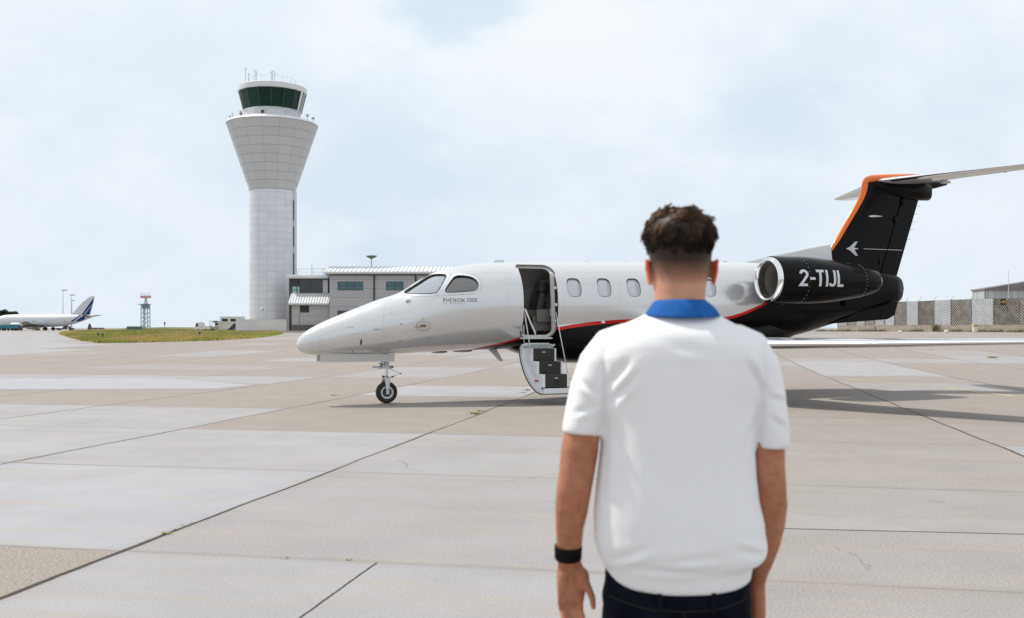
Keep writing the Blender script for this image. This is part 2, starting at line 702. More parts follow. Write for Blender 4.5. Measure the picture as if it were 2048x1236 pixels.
# hair cracks in some slabs
cv = t.n('ShaderNodeTexVoronoi')
cv.feature = 'DISTANCE_TO_EDGE'
cv.inputs['Scale'].default_value = 0.33
dv_ = t.n('ShaderNodeVectorMath', operation='ADD')
nd_ = t.n('ShaderNodeTexNoise')
nd_.inputs['Scale'].default_value = 1.4
nd_.inputs['Detail'].default_value = 5.0
t.link(co, nd_.inputs['Vector'])
t.link(co, dv_.inputs[0])
t.link(t.vec(nd_.outputs['Color'], (0.9, 0.9, 0.0)), dv_.inputs[1])
t.link(dv_.outputs[0], cv.inputs['Vector'])
crk = t.m('MULTIPLY', t.m('LESS_THAN', cv.outputs['Distance'], 0.0022), t.m('GREATER_THAN', t.noise(co, 0.17, 2.0, 0.5), 0.56))
base = t.mix(t.m('MULTIPLY', crk, 0.6), base, (0.09, 0.075, 0.065, 1))
# exposed aggregate
ag = t.n('ShaderNodeTexVoronoi')
ag.inputs['Scale'].default_value = 95.0
t.link(co, ag.inputs['Vector'])
agv = t.ramp(ag.outputs['Distance'], 0.05, 0.6)
agf = t.m('MULTIPLY', t.m('SUBTRACT', 1.0, tn), 0.55)
base = t.mix(t.m('MULTIPLY', t.m('ADD', agf, 0.04), agv), base, t.mix(0.5, base, (0.13, 0.11, 0.095, 1)))
fg = t.noise(co, 60.0, 5.0, 0.9)
base = t.mix(t.m('ADD', t.m('MULTIPLY', agf, 1.1), 0.17), base, t.mix(t.ramp(fg, 0.36, 0.64), (0.10, 0.083, 0.070, 1), (0.45, 0.405, 0.365, 1)), 'MIX')
# dirt creeping out of the joints, then the joints
base = t.mix(t.ramp(near, 0.0, 0.10, 0.28, 0.0), base, (0.20, 0.175, 0.15, 1))
base = t.mix(jt, base, (0.045, 0.038, 0.032, 1))
t.link(base, pb.inputs['Base Color'])
pb.inputs['Roughness'].default_value = 0.85
pb.inputs['Specular IOR Level'].default_value = 0.25
br = t.noise(t.vec(rot.outputs[0], (4.0, 70.0, 1.0)), 1.0, 3.0, 0.6)
hh_ = t.m('ADD', t.m('MULTIPLY', agv, t.m('MULTIPLY', agf, -.8)), t.m('MULTIPLY', jt, -3.0))
hh_ = t.m('ADD', hh_, t.m('MULTIPLY', br, 0.5))
hh_ = t.m('ADD', hh_, t.m('MULTIPLY', fg, 0.6))
t.link(t.bump(hh_, 0.14, 0.004), pb.inputs['Normal'])
o = link_mesh('apron_ground', me, gm)
tag(o, kind='structure')

# painted yellow lines on the apron beyond the tail, worn
ym = mat('worn_yellow_paint', (0.40, 0.34, 0.20), 0.8, var=0.18, vscale=5)
for p0, p1, wd in [((1690, 758), (1835, 772), 0.13), ((1890, 776), (2030, 793), 0.16)]:
    a, b = G(*p0), G(*p1)
    d = (b - a).normalized()
    s_ = Vector((-d.y, d.x, 0)) * wd / 2
    mb = MB()
    mb.add([a - s_ + Vector((0, 0, .004)), b - s_ + Vector((0, 0, .004)), b + s_ + Vector((0, 0, .004)), a + s_ + Vector((0, 0, .004))], [(0, 1, 2, 3)])
    tag(mb.build('painted_line', ym), kind='structure')

# light repair strips let into the slabs
rm = mat('light_repair_concrete', (0.265, 0.250, 0.235), 0.85, var=0.07, vscale=2, bump=0.3, bscale=60)


def strip(name, pxs, m_, lift):
    q = [G(*p) + Vector((0, 0, lift)) for p in pxs]
    mb = MB()
    mb.add(q, [tuple(range(len(q)))])
    tag(mb.build(name, m_), kind='structure')


strip('repair_strip', [(1500, 1029), (2300, 1046), (2300, 1075), (1500, 1056)], rm, 0.004)
strip('repair_strip', [(-200, 757), (330, 757), (510, 771), (430, 778), (-200, 780)], mat('pale_grey_concrete', (.30, .303, .322), .85, var=.05, vscale=1.5, bump=.2, bscale=50), 0.004)

# grass island and verge
def grass_mat(name, lo, hi_, dry):
    m_ = bpy.data.materials.new(name)
    m_.use_nodes = True
    t = NT(m_.node_tree)
    b = m_.node_tree.nodes['Principled BSDF']
    co = t.n('ShaderNodeTexCoord').outputs['Object']
    c = t.mix(t.ramp(t.noise(t.vec(co, (1, .35, 1)), 0.5, 5, 0.6), 0.35, 0.65), lo + (1,), hi_ + (1,))
    c = t.mix(t.ramp(t.noise(t.vec(co, (.6, .25, 1)), 0.35, 5, 0.6, 0.5), 0.42, 0.62), c, dry + (1,))
    t.link(c, b.inputs['Base Color'])
    b.inputs['Roughness'].default_value = 0.9
    b.inputs['Specular IOR Level'].default_value = 0.1
    return m_


grm = grass_mat('mown_grass', (0.22, 0.26, 0.06), (0.36, 0.37, 0.10), (0.46, 0.36, 0.16))
isl = [(117, 667.5), (124, 670.5), (140, 676), (165, 682), (196, 686), (260, 685.6), (330, 684), (420, 681.5), (500, 677), (545, 672), (566, 668),
       (560, 664.2), (470, 662.5), (400, 661.8), (300, 661.6), (200, 662), (160, 663), (130, 665)]
ip = [G(*p) for p in isl]


def inside(p, poly):
    c = False
    n = len(poly)
    for i in range(n):
        a, b = poly[i], poly[(i + 1) % n]
        if (a.y > p.y) != (b.y > p.y) and p.x < (b.x - a.x) * (p.y - a.y) / (b.y - a.y) + a.x:
            c = not c
    return c


def grass_patch(name, poly, h, count, m_, seed, lift=0.04, near_bias=2.0):
    rnd = random.Random(seed)
    me = bpy.data.meshes.new(name)
    vs_, fs_ = [], []
    xs = [p.x for p in poly]
    ys = [p.y for p in poly]
    # base sheet cut in rows so it follows the ground
    n0 = len(poly)
    vs_ += [(p.x, p.y, gz(p.y) + 0.006) for p in poly]
    vs_ += [(p.x, p.y, gz(p.y) + lift) for p in poly]
    for i in range(n0):
        fs_.append((i, (i + 1) % n0, n0 + (i + 1) % n0, n0 + i))
    fs_.append(tuple(range(n0, 2 * n0)))
    k = 0
    y0, y1 = min(ys), max(ys)
    while k < count:
        f = rnd.random() ** near_bias
        p = Vector((rnd.uniform(min(xs), max(xs)), y0 + (y1 - y0) * f, 0))
        if not inside(p, poly):
            continue
        k += 1
        g = gz(p.y) + lift - 0.02
        hh = h * rnd.uniform(0.5, 1.5) * (0.6 + 0.9 * abs(noise.noise(Vector((p.x * .3, p.y * .15, 3)))))
        a = rnd.uniform(-0.9, 0.9)
        wd = rnd.uniform(0.03, 0.09)
        b = len(vs_)
        lx, ly = rnd.uniform(-.1, .1), rnd.uniform(-.08, .08)
        vs_ += [(p.x - wd * math.cos(a), p.y - wd * math.sin(a), g), (p.x + wd * math.cos(a), p.y + wd * math.sin(a), g), (p.x + lx, p.y + ly, g + hh)]
        fs_.append((b, b + 1, b + 2))
    me.from_pydata(vs_, [], fs_)
    o = link_mesh(name, me, m_)
    return tag(o, kind='stuff', cat='grass', label='patchy green and straw coloured grass island beside the taxiway')


grass_patch('grass', ip, 0.16, 70000, grm, 1)

# low green bank beyond the taxiway
bank = MB()
rings = []
for i in range(25):
    f = i / 24
    x = PX(215, 260) + (PX(480, 260) - PX(215, 260)) * f
    h = 0.55 + 1.5 * max(0.0, math.sin(math.pi * min(1, f * 1.05))) ** 1.2 * (0.25 + 0.75 * f)
    rings.append([Vector((x, 240, gz(240) - .1)), Vector((x, 250, gz(250) + h * .6)), Vector((x, 262, gz(262) + h * 0.62)), Vector((x, 300, gz(300) - .3))])
bank.loft(rings)
tag(bank.build('grass_bank', grass_mat('far_grass', (0.13, 0.15, 0.06), (0.18, 0.19, 0.08), (0.20, 0.19, 0.10)), smooth=True), kind='structure')

# weeds growing out of the joints: tufts, each its own plant
wm = mat('weed_green', (0.26, 0.28, 0.07), 0.8, var=0.3, vscale=30)
WEEDS = [((333, 1068), .034, 60, 'green weed tuft in the long joint at lower left of the apron'),
         ((352, 1060), .026, 40, 'small weed just right of the lower left weed tuft'),
         ((366, 1051), .020, 25, 'thin weed sprig following the lower left joint'),
         ((383, 1047), .016, 20, 'tiny weed sprig topmost on the lower left joint'),
         ((948, 828), .09, 60, 'weed tuft in the joint in front of the nose wheel and stairs'),
         ((962, 823), .07, 40, 'low weed beside the joint weed left of the stairs'),
         ((1000, 812), .06, 30, 'small weed on the joint in the shade of the jet'),
         ((1055, 781), .09, 40, 'dark weed under the folding stair door'),
         ((1046, 786), .07, 30, 'weed just left of the foot of the stair door'),
         ((575, 1117), .03, 14, 'tiny weed on the cross joint near the bottom, left one'),
         ((700, 1121), .03, 18, 'tiny weed on the cross joint near the bottom, right one'),
         ((668, 791), .05, 60, 'flat yellowish weed patch on concrete left of the nose wheel'),
         ((1985, 716), .22, 60, 'dark weed clump on the apron beyond the wing'),
         ((1862, 700), .10, 30, 'low weed on the joint beyond the wing')]
for k, (p, h, cnt, lab) in enumerate(WEEDS):
    g = G(*p)
    rnd = random.Random(k)
    mb = MB()
    for _ in range(cnt):
        cx, cy = rnd.gauss(0, h * 0.55), rnd.gauss(0, h * 0.4)
        a = rnd.uniform(0, 6.28)
        l = h * rnd.uniform(0.4, 1.1)
        wd = h * rnd.uniform(0.06, 0.14)
        ex, ey = cx + math.cos(a) * l * .7, cy + math.sin(a) * l * .7
        px_, py_ = -math.sin(a) * wd, math.cos(a) * wd
        mx, my = (cx + ex) / 2, (cy + ey) / 2
        mb.add([(cx, cy, 0), (mx + px_, my + py_, l * .3), (ex, ey, l * rnd.uniform(.1, .4)), (mx - px_, my - py_, l * .3)], [(0, 1, 2, 3)])
    o = mb.build('weed_tuft', wm)
    o.location = g + Vector((0, 0, 0.002))
    tag(o, lab, 'weed', 'weeds in the apron joints')
# ------------------------------------------------------------------ the business jet
from mathutils.bvhtree import BVHTree
PSI = math.radians(21.0)
pc, ps = math.cos(PSI), math.sin(PSI)
NX, NY = -4.0, 18.49        # ground point under the nose tip


def AZ(px, py, b=0.0):
    """side view coordinates (aft of nose, height) of a picture position on the plane b metres right of the centre line"""
    u = (px - CX) / F
    a = (u * (NY + b * pc) - NX + b * ps) / (pc - u * ps)
    Y = NY + a * ps + b * pc
    return a, EYE - (py - HY) / F * Y


def Bz(px, py, a):
    """sideways offset and height of a picture position on the cross plane a metres behind the nose"""
    u = (px - CX) / F
    b = (NX + a * pc - u * (NY + a * ps)) / (ps + u * pc)
    Y = NY + a * ps + b * pc
    return b, EYE - (py - HY) / F * Y


def pchip(x, y):
    x, y = np.array(x, float), np.array(y, float)
    h = np.diff(x)
    d = np.diff(y) / h
    m_ = np.zeros_like(y)
    for i in range(1, len(x) - 1):
        if d[i - 1] * d[i] > 0:
            w1, w2 = 2 * h[i] + h[i - 1], h[i] + 2 * h[i - 1]
            m_[i] = (w1 + w2) / (w1 / d[i - 1] + w2 / d[i])
    m_[0], m_[-1] = d[0], d[-1]

    def f(q):
        q = np.clip(np.asarray(q, float), x[0], x[-1])
        i = np.clip(np.searchsorted(x, q) - 1, 0, len(x) - 2)
        t_ = (q - x[i]) / h[i]
        return ((2 * t_**3 - 3 * t_**2 + 1) * y[i] + (t_**3 - 2 * t_**2 + t_) * h[i] * m_[i]
                + (-2 * t_**3 + 3 * t_**2) * y[i + 1] + (t_**3 - t_**2) * h[i] * m_[i + 1])
    return f


PROF = [  # px, top, bottom of the body silhouette
    (593.0, 690, 690), (594.5, 683, 696), (598, 676, 701), (604, 669, 704.5), (615, 660.5, 708), (640, 646.5, 710.5), (680, 629, 712), (720, 613, 711.5),
    (760, 598, 710), (785, 590.5, 709), (803, 583.5, 708), (830, 566, 706), (850, 554.5, 704.8), (866, 546.5, 704), (890, 538.5, 702.5), (930, 530, 701),
    (960, 526.5, 699.5), (990, 524.8, 698.5), (1100, 523.8, 698), (1300, 524, 698), (1450, 524.5, 692), (1530, 526, 684),
    (1593, 529, 669), (1678, 535, 643), (1742, 541, 624), (1780, 548, 611.5), (1797, 554, 603), (1804, 562, 594), (1806, 575, 580)]
pa = [AZ(p[0], 600)[0] for p in PROF]
amin = pa[0]
AEND = pa[-1]
sq = lambda a: np.sqrt(np.maximum(np.asarray(a) - amin, 0) + 1e-9)
topf = pchip(sq(pa), [AZ(p[0], p[1])[1] for p in PROF])
botf = pchip(sq(pa), [AZ(p[0], p[2])[1] for p in PROF])
WID = [(amin, 0.0), (amin + .04, .10), (amin + .2, .20), (.5, .31), (1.0, .43), (1.7, .555), (2.4, .66), (3.1, .755), (3.8, .82), (4.6, .85), (5.5, .86), (8.5, .86),
       (9.6, .81), (10.8, .66), (12.0, .44), (13.2, .25), (13.9, .17), (AEND, .03)]
widf = pchip(sq([p[0] for p in WID]), [p[1] for p in WID])
NEXP = 2.15


def sect(a):
    q = sq(a)
    tp, bt, wd = topf(q), botf(q), widf(q)
    return (tp + bt) / 2, np.maximum((tp - bt) / 2, .004), np.maximum(wd, .004)


def impl(a, b, z):
    zc, hh, hw = sect(a)
    return (np.abs(b / hw)**NEXP + np.abs((z - zc) / hh)**NEXP)**(1 / NEXP) - 1


def hit(px, py):
    """first point of the body surface on the sight line; nearest miss if it passes by"""
    u = (px - CX) / F
    T = np.arange(14, 30, .01)

    def loc(T):
        X, Y, Z = u * T, T, EYE - (py - HY) / F * T
        dx_, dy_ = X - NX, Y - NY
        return dx_ * pc + dy_ * ps, -dx_ * ps + dy_ * pc, Z
    a, b, z = loc(T)
    f = impl(a, b, z)
    f = np.where((a < amin) | (a > AEND), 9, f)
    k = np.where(f < 0)[0]
    if len(k) == 0:
        i = int(np.argmin(f))
        return float(a[i]), float(b[i]), float(z[i])
    i = k[0]
    lo, hi_ = T[max(i - 1, 0)], T[i]
    for _ in range(25):
        m_ = (lo + hi_) / 2
        aa, bb, zz = loc(np.array([m_]))
        if impl(aa, bb, zz)[0] < 0:
            hi_ = m_
        else:
            lo = m_
    aa, bb, zz = loc(np.array([hi_]))
    return float(aa[0]), float(bb[0]), float(zz[0])


def ring(a, off=0.0, n=96):
    zc, hh, hw = sect(a)
    hh, hw = max(hh - off, .002), max(hw - off, .002)
    pts = []
    for k in range(n):
        th = 2 * math.pi * k / n
        c_, s_ = math.cos(th), math.sin(th)
        b = hw * math.copysign(abs(c_)**(2 / NEXP), c_)
        z = zc + hh * math.copysign(abs(s_)**(2 / NEXP), s_)
        pts.append(Vector((a, b, z)))
    return pts


jet = thing('business_jet', 'white business jet with black tail, red stripe and its folding stair door let down', 'jet aircraft', (NX, NY, 0), PSI)

A_st = sorted(set([amin + 0.0005 + 0.25 * (k / 12)**2 for k in range(13)] + list(np.arange(amin + .32, AEND - .3, .07)) + [AEND - .3 + .3 * (1 - (1 - k / 10)**2) for k in range(1, 11)]))
outer = MB().loft([ring(a) for a in A_st]).mesh('o')
inner = MB().loft([ring(a, .05, 64) for a in np.arange(1.6, 12.4, .12)]).mesh('i')

# openings
dl = hit(1047.5, 620)
dr = hit(1116.5, 620)
DA0, DA1 = dl[0], dr[0]
DZ0 = hit(1075, 675)[2]
DZ1 = hit(1060, 531.5)[2]


def rrect(x0, x1, z0, z1, r, n=6, rr=None):
    """rounded rectangle; rr = radii (bl, br, tr, tl)"""
    rr = rr or (r, r, r, r)
    out = []
    for (cx, cz, r_, a0) in ((x0 + rr[0], z0 + rr[0], rr[0], 180), (x1 - rr[1], z0 + rr[1], rr[1], 270), (x1 - rr[2], z1 - rr[2], rr[2], 0), (x0 + rr[3], z1 - rr[3], rr[3], 90)):
        for k in range(n + 1):
            t_ = math.radians(a0 + 90 * k / n)
            out.append((cx + r_ * math.cos(t_), cz + r_ * math.sin(t_)))
    return out


door_poly = rrect(DA0, DA1, DZ0, DZ1, .12, 8, (.13, .16, .16, .05))
cut = [inner, MB().prism(door_poly, 'y', -1.3, -.10).mesh('c')]
# cabin windows: near side positions
wa = [hit(x, 575)[0] for x in (1148.5, 1208.5, 1267.5)]
wl = hit(1419, 574)[0]
wz = [hit(x, 575)[2] for x in (1148.5, 1208.5, 1267.5)]
wzl = hit(1419, 575.5)[2]
pitch = wa[1] - wa[0]
WINS = list(zip(wa, wz)) + [(wa[2] + pitch * 1.0, (wz[2] * 2 + wzl) / 3), (wl - pitch * .85, wzl), (wl, wzl)]


def win_poly(a, z, hw=.155, hh=.188, n=40):
    return [(a + hw * math.copysign(abs(math.cos(t_))**(2 / 3.4), math.cos(t_)), z + hh * math.copysign(abs(math.sin(t_))**(2 / 3.0), math.sin(t_))) for t_ in [2 * math.pi * k / n for k in range(n)]]


win_cut = []
for a, z in WINS:
    win_cut.append(MB().prism(win_poly(a, z), 'y', -1.2, -.3))
for a, z in [(DA1 - .35, WINS[0][1])] + WINS:
    win_cut.append(MB().prism(win_poly(a, z), 'y', .3, 1.2))
ws_px = [(806.5, 585.2), (822, 575.0), (842, 562.2), (857, 552.6), (866, 549.2), (880, 548.2), (893, 549.6), (889.5, 556), (884, 566), (877, 579), (871, 586), (840, 586.6), (815, 586.6)]
sw_px = [(889.5, 582.0), (896, 571), (904, 559.5), (910, 552.5), (922, 551.2), (938, 553.0), (948, 557), (954, 563), (956, 571), (953, 578.5), (946, 581.4), (920, 583.2), (895, 584.6)]


def chaikin(P, it):
    for _ in range(it):
        Q = []
        for i_ in range(len(P)):
            p, q = P[i_], P[(i_ + 1) % len(P)]
            Q += [(p[0] * .75 + q[0] * .25, p[1] * .75 + q[1] * .25), (p[0] * .25 + q[0] * .75, p[1] * .25 + q[1] * .75)]
        P = Q
    return P


ws_az = [hit(*p) for p in chaikin(ws_px, 1)]
sw_az = [hit(*p) for p in chaikin(sw_px, 2)]


def cockpit_cut(pts, b0, b1):
    return MB().prism([(p[0], p[2]) for p in pts], 'y', b0, b1)


cock = [cockpit_cut(ws_az, -1.2, -.035), cockpit_cut(ws_az, .035, 1.2), cockpit_cut(sw_az, -1.2, -.1), cockpit_cut(sw_az, .1, 1.2)]
cut += [w_.mesh('c') for w_ in win_cut + cock]
fus = boolean(outer, cut)

# paint: distance above the red line, in stripe widths
LINE = [(925, 701.5), (960, 694.5), (1000, 686), (1045, 673.5), (1118, 653.5), (1150, 648), (1200, 642.2), (1240, 639.3), (1290, 637.5), (1360, 637.5), (1420, 637),
        (1455, 633), (1480, 626.5), (1505, 616.5), (1535, 601)]
lh = [hit(*p) for p in LINE]
la = [p[0] for p in lh] + [lh[-1][0] + .35, AZ(1645, 520)[0] - .45, AZ(1645, 520)[0]]
lz = [p[2] for p in lh] + [lh[-1][2] + .30, AZ(1645, 522)[1] - .25, AZ(1645, 518)[1] + .1]
zbf = pchip(la, lz)


def paintval(a, z):
    zb = np.where(a < la[0], lz[0] - (la[0] - a) * 0.6, zbf(a))
    zb = np.where(a > la[-1], lz[-1] + (a - la[-1]) * 3, zb)
    w_ = np.interp(a, [la[0], la[3], la[4], la[6], la[-1]], [.010, .05, .062, .062, .065])
    return (z - zb) / w_


def set_paint(me):
    co_ = np.empty(len(me.vertices) * 3)
    me.vertices.foreach_get('co', co_)
    co_ = co_.reshape(-1, 3)
    at_ = me.attributes.new('paint', 'FLOAT', 'POINT')
    at_.data.foreach_set('value', np.clip(paintval(co_[:, 0], co_[:, 2]), -50, 50))
    return co_


fco = set_paint(fus)
fout = np.abs(impl(fco[:, 0], fco[:, 1], fco[:, 2])) < .004
eps = .01
gx = (impl(fco[:, 0] + eps, fco[:, 1], fco[:, 2]) - impl(fco[:, 0] - eps, fco[:, 1], fco[:, 2]))
gy = (impl(fco[:, 0], fco[:, 1] + eps, fco[:, 2]) - impl(fco[:, 0], fco[:, 1] - eps, fco[:, 2]))
gz_ = (impl(fco[:, 0], fco[:, 1], fco[:, 2] + eps) - impl(fco[:, 0], fco[:, 1], fco[:, 2] - eps))
gn = np.stack([gx, gy, gz_], 1)
gn /= np.maximum(np.linalg.norm(gn, axis=1, keepdims=True), 1e-9)
paint = paint_mat('jet_paint', [(-1.0, BLACK), (0.0, RED), (None, WHITE)], .19, .9)
lining = mat('cabin_lining', (0.055, 0.05, 0.042), 0.7)
jamb = mat('jamb_white', (0.62, 0.62, 0.60), 0.4)
o = link_mesh('fuselage', fus, [paint, lining, jamb], jet, True)
ln_ = [None] * len(fus.loops)
for p in fus.polygons:
    vs_ = list(p.vertices)
    c = p.center
    isout = all(fout[v] for v in vs_) and p.normal.dot(Vector(gn[vs_[0]])) > .5 if len(vs_) < 300 else False
    if not isout:
        dj = min(abs(c.x - DA0), abs(c.x - DA1), abs(c.z - DZ0), abs(c.z - DZ1))
        inwin = impl(c.x, c.y, c.z) > -.062
        p.material_index = 2 if inwin and len(vs_) < 20 else 1
        p.use_smooth = False
    for li, v in zip(p.loop_indices, vs_):
        ln_[li] = tuple(gn[v]) if isout else tuple(p.normal)
fus.normals_split_custom_set(ln_)

# black wing and belly fairing
FA = [(AZ(1010, 700)[0], .0), (AZ(1040, 700)[0], .35), (AZ(1075, 700)[0], .72), (AZ(1130, 720)[0], .98), (6.3, 1.0), (8.3, 1.0), (9.3, .85), (10.2, .45), (10.9, .08)]
ff = pchip([p[0] for p in FA], [p[1] for p in FA])
rings = []
for a in np.linspace(FA[0][0], FA[-1][0], 70):
    k = float(ff(a))
    zc, hh, hw = sect(a)
    bot = (zc - hh) - .285 * k + .01 * (1 - k)
    top_ = zc - hh * .22
    wd = hw * (.55 + .45 * k) + .10 * k
    mid = bot + (top_ - bot) * .52
    r_ = []
    for q in range(64):
        th = 2 * math.pi * q / 64
        c_, s_ = math.cos(th), math.sin(th)
        b = wd * math.copysign(abs(c_)**.8, c_)
        z = mid + (top_ - mid if s_ > 0 else mid - bot) * math.copysign(abs(s_)**.8, s_)
        r_.append(Vector((a, b, z)))
    rings.append(r_)
fair = MB().loft(rings).mesh('f')
fair = boolean(fair, [MB().loft([ring(a, .03, 64) for a in np.arange(.6, 13.6, .12)]).mesh('i'), MB().prism(rrect(DA0 - .03, DA1 + .03, DZ0 - .35, DZ1, .05), 'y', -1.5, -.3).mesh('c')])
set_paint(fair)
fo = link_mesh('belly_fairing', fair, paint, jet, True)
fair.set_sharp_from_angle(angle=math.radians(50))

fus_bvh = BVHTree.FromPolygons([v.co.copy() for v in fus.vertices], [tuple(p.vertices) for p in fus.polygons])


def on_surf(bvh, x, z, side=-1, lift=.003, far=6.0):
    h, nr, _, _ = bvh.ray_cast(Vector((x, side * far, z)), Vector((0, -side, 0)))
    if h is None:
        return None
    return h + (nr if nr.y * side > 0 else -nr) * lift


def decal(name, me, cx, cz, sx, mt, parent, bvh, side=-1, lift=.003, fine=None, slope=0.0, th=0.0):
    """lay a flat mesh (x right, y up) on a surface seen from one side"""
    bm = bmesh.new()
    bm.from_mesh(me)
    if fine:
        bmesh.ops.triangulate(bm, faces=bm.faces[:])
        for _ in range(6):
            es = [e for e in bm.edges if e.calc_length() > fine]
            if not es:
                break
            bmesh.ops.subdivide_edges(bm, edges=es, cuts=1)
            bmesh.ops.triangulate(bm, faces=[f for f in bm.faces if len(f.verts) > 3])
    for v in bm.verts:
        x, y = v.co.x * sx, v.co.y
        p = on_surf(bvh, cx + x, cz + y + slope * x, side, lift)
        v.co = p if p is not None else Vector((cx + x, side * .8, cz + y))
    bm.to_mesh(me)
    bm.free()
    return link_mesh(name, me, mt, parent)


def flat(poly):
    me = bpy.data.meshes.new('flat')
    me.from_pydata([(p[0], p[1], 0) for p in poly], [], [tuple(range(len(poly)))])
    return me


def strip_ring(polyi, polyo):
    n = len(polyi)
    me = bpy.data.meshes.new('ring')
    me.from_pydata([(p[0], p[1], 0) for p in polyi + polyo], [], [(k, (k + 1) % n, n + (k + 1) % n, n + k) for k in range(n)])
    return me


def grow(poly, d):
    out = []
    n = len(poly)
    for i in range(n):
        p0, p1, p2 = Vector(poly[i - 1]), Vector(poly[i]), Vector(poly[(i + 1) % n])
        e1, e2 = (p1 - p0).normalized(), (p2 - p1).normalized()
        nn = Vector((e1.y, -e1.x)) + Vector((e2.y, -e2.x))
        nn.normalize()
        out.append((p1.x + nn.x * d, p1.y + nn.y * d))
    return out


seal = mat('rubber_seal', (0.02, 0.02, 0.02), 0.6)
silver = mat('polished_metal', (0.72, 0.72, 0.73), 0.16, 1.0)
steel = mat('brushed_metal', (0.42, 0.42, 0.42), 0.35, 1.0)
gearw = mat('gear_white', (0.60, 0.61, 0.62), 0.4, var=.05)
rubber = mat('tyre_rubber', (0.018, 0.017, 0.016), 0.75, var=.2, vscale=12)
frame_m = mat('window_frame_paint', (0.66, 0.69, 0.72), 0.35, coat=.4)
pane_m = mat('shaded_cabin_pane', (0.42, 0.42, 0.45), 0.10, coat=1.0, var=.1, vscale=2)
lineg = mat('panel_gap', (0.30, 0.29, 0.28), 0.6)

# cabin window panes, cut from a slightly smaller skin so they sit recessed
skin_in = MB().loft([ring(a, .022) for a in np.arange(1.5, 12, .1)]).mesh('s')
skin_in2 = MB().loft([ring(a, .034) for a in np.arange(1.4, 12.1, .1)]).mesh('s')
glass_skin = boolean(skin_in, [skin_in2])


def pane(name, cutter, mt, parent, skin=None):
    me_ = boolean((skin or glass_skin).copy(), [cutter.mesh('c')], 'INTERSECT')
    o_ = link_mesh(name, me_, mt, parent, True)
    me_.set_sharp_from_angle(angle=math.radians(40))
    return o_


cockglass = glass_mat('cockpit_glass', (0.34, 0.33, 0.33), .85, refl=.10)
screen_glass = glass_mat('windshield_glass', (0.50, 0.60, 0.74), .25, refl=.30)  # pale blue diffuse colour stands in for haze and sky reflected on the screen
blind_m = mat('blind_pale', (0.56, 0.57, 0.60), 0.12, coat=1.0)
top_edge_m = mat('window_top_edge_dark', (0.10, 0.10, 0.11), 0.4)
SKB = BVHTree.FromPolygons([v.co.copy() for v in skin_in.vertices], [tuple(p.vertices) for p in skin_in.polygons])
k = 0
for idx, (a, z) in enumerate(WINS + [(DA1 - .35, WINS[0][1])] + WINS):
    near_side = idx < len(WINS)
    y0, y1 = (-1.2, -.3) if near_side else (.3, 1.2)
    w_ = pane('cabin_window', MB().prism(win_poly(a, z, .153, .186), 'y', y0, y1), pane_m, jet)
    if near_side:
        n_ = 40
        decal('window_seal', strip_ring([(p[0] - a, p[1] - z) for p in win_poly(a, z, .150, .183)], [(p[0] - a, p[1] - z) for p in win_poly(a, z, .1555, .1885)]), a, z, 1, seal, w_,
              BVHTree.FromPolygons([v.co.copy() for v in skin_in.vertices], [tuple(p.vertices) for p in skin_in.polygons]), lift=.004)
        # pale pull-down blind seen behind the glass, its curved edge towards the tail
        bl = [(q[0] - a, q[1] - z) for q in win_poly(a, z, .138, .150)]
        bl = [(min(x_, .055 + .035 * math.cos(4 * z_) - .02 * ((idx * 7) % 3)), z_ - .022) for x_, z_ in bl]
        decal('window_blind', flat(bl), a, z, 1, blind_m, w_, SKB, lift=.003, fine=.06)
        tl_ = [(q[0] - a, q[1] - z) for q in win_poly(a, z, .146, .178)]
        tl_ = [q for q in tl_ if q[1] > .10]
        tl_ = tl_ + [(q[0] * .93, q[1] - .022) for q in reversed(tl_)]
        decal('window_top_edge', flat(tl_), a, z, 1, top_edge_m, w_, SKB, lift=.0045)  # dark band along the top edge of the pane
fr_skin = boolean(MB().loft([ring(a, -.004) for a in np.arange(1.4, 5, .08)]).mesh('s'), [MB().loft([ring(a, .012) for a in np.arange(1.3, 5.1, .08)]).mesh('s')])
for side in (-1, 1):
    for nm, pts, b0 in (('windshield', ws_az, .035), ('cockpit_side_window', sw_az, .1)):
        y0, y1 = (-1.2, -b0) if side < 0 else (b0, 1.2)
        g_ = pane(nm, cockpit_cut(pts, y0, y1), screen_glass if nm == 'windshield' else cockglass, jet)
        poly = [(p[0], p[2]) for p in pts]
        # orientation for grow()
        area = sum(poly[i - 1][0] * poly[i][1] - poly[i][0] * poly[i - 1][1] for i in range(len(poly)))
        sgn = 1 if area > 0 else -1
        fro = MB().prism(grow(poly, .055 * sgn), 'y', *(sorted((side * 1.2, side * .0351))))
        fri = MB().prism(poly, 'y', *(sorted((side * 1.3, side * .02))))
        fm = boolean(fr_skin.copy(), [fro.mesh('c')], 'INTERSECT')
        fm = boolean(fm, [fri.mesh('c')])
        fr_ = link_mesh('window_surround', fm, frame_m, g_, True)
        fm.set_sharp_from_angle(angle=math.radians(30))
        fri2 = MB().prism(grow(poly, .012 * sgn), 'y', *(sorted((side * 1.2, side * .0351))))
        fm2 = boolean(boolean(MB().loft([ring(a, -.007, 96) for a in np.arange(1.4, 5, .08)]).mesh('s'), [MB().loft([ring(a, .03) for a in np.arange(1.3, 5.1, .08)]).mesh('s')]), [fri2.mesh('c')], 'INTERSECT')
        fm2 = boolean(fm2, [fri.mesh('c')])
        link_mesh('window_seal', fm2, seal, g_, True)

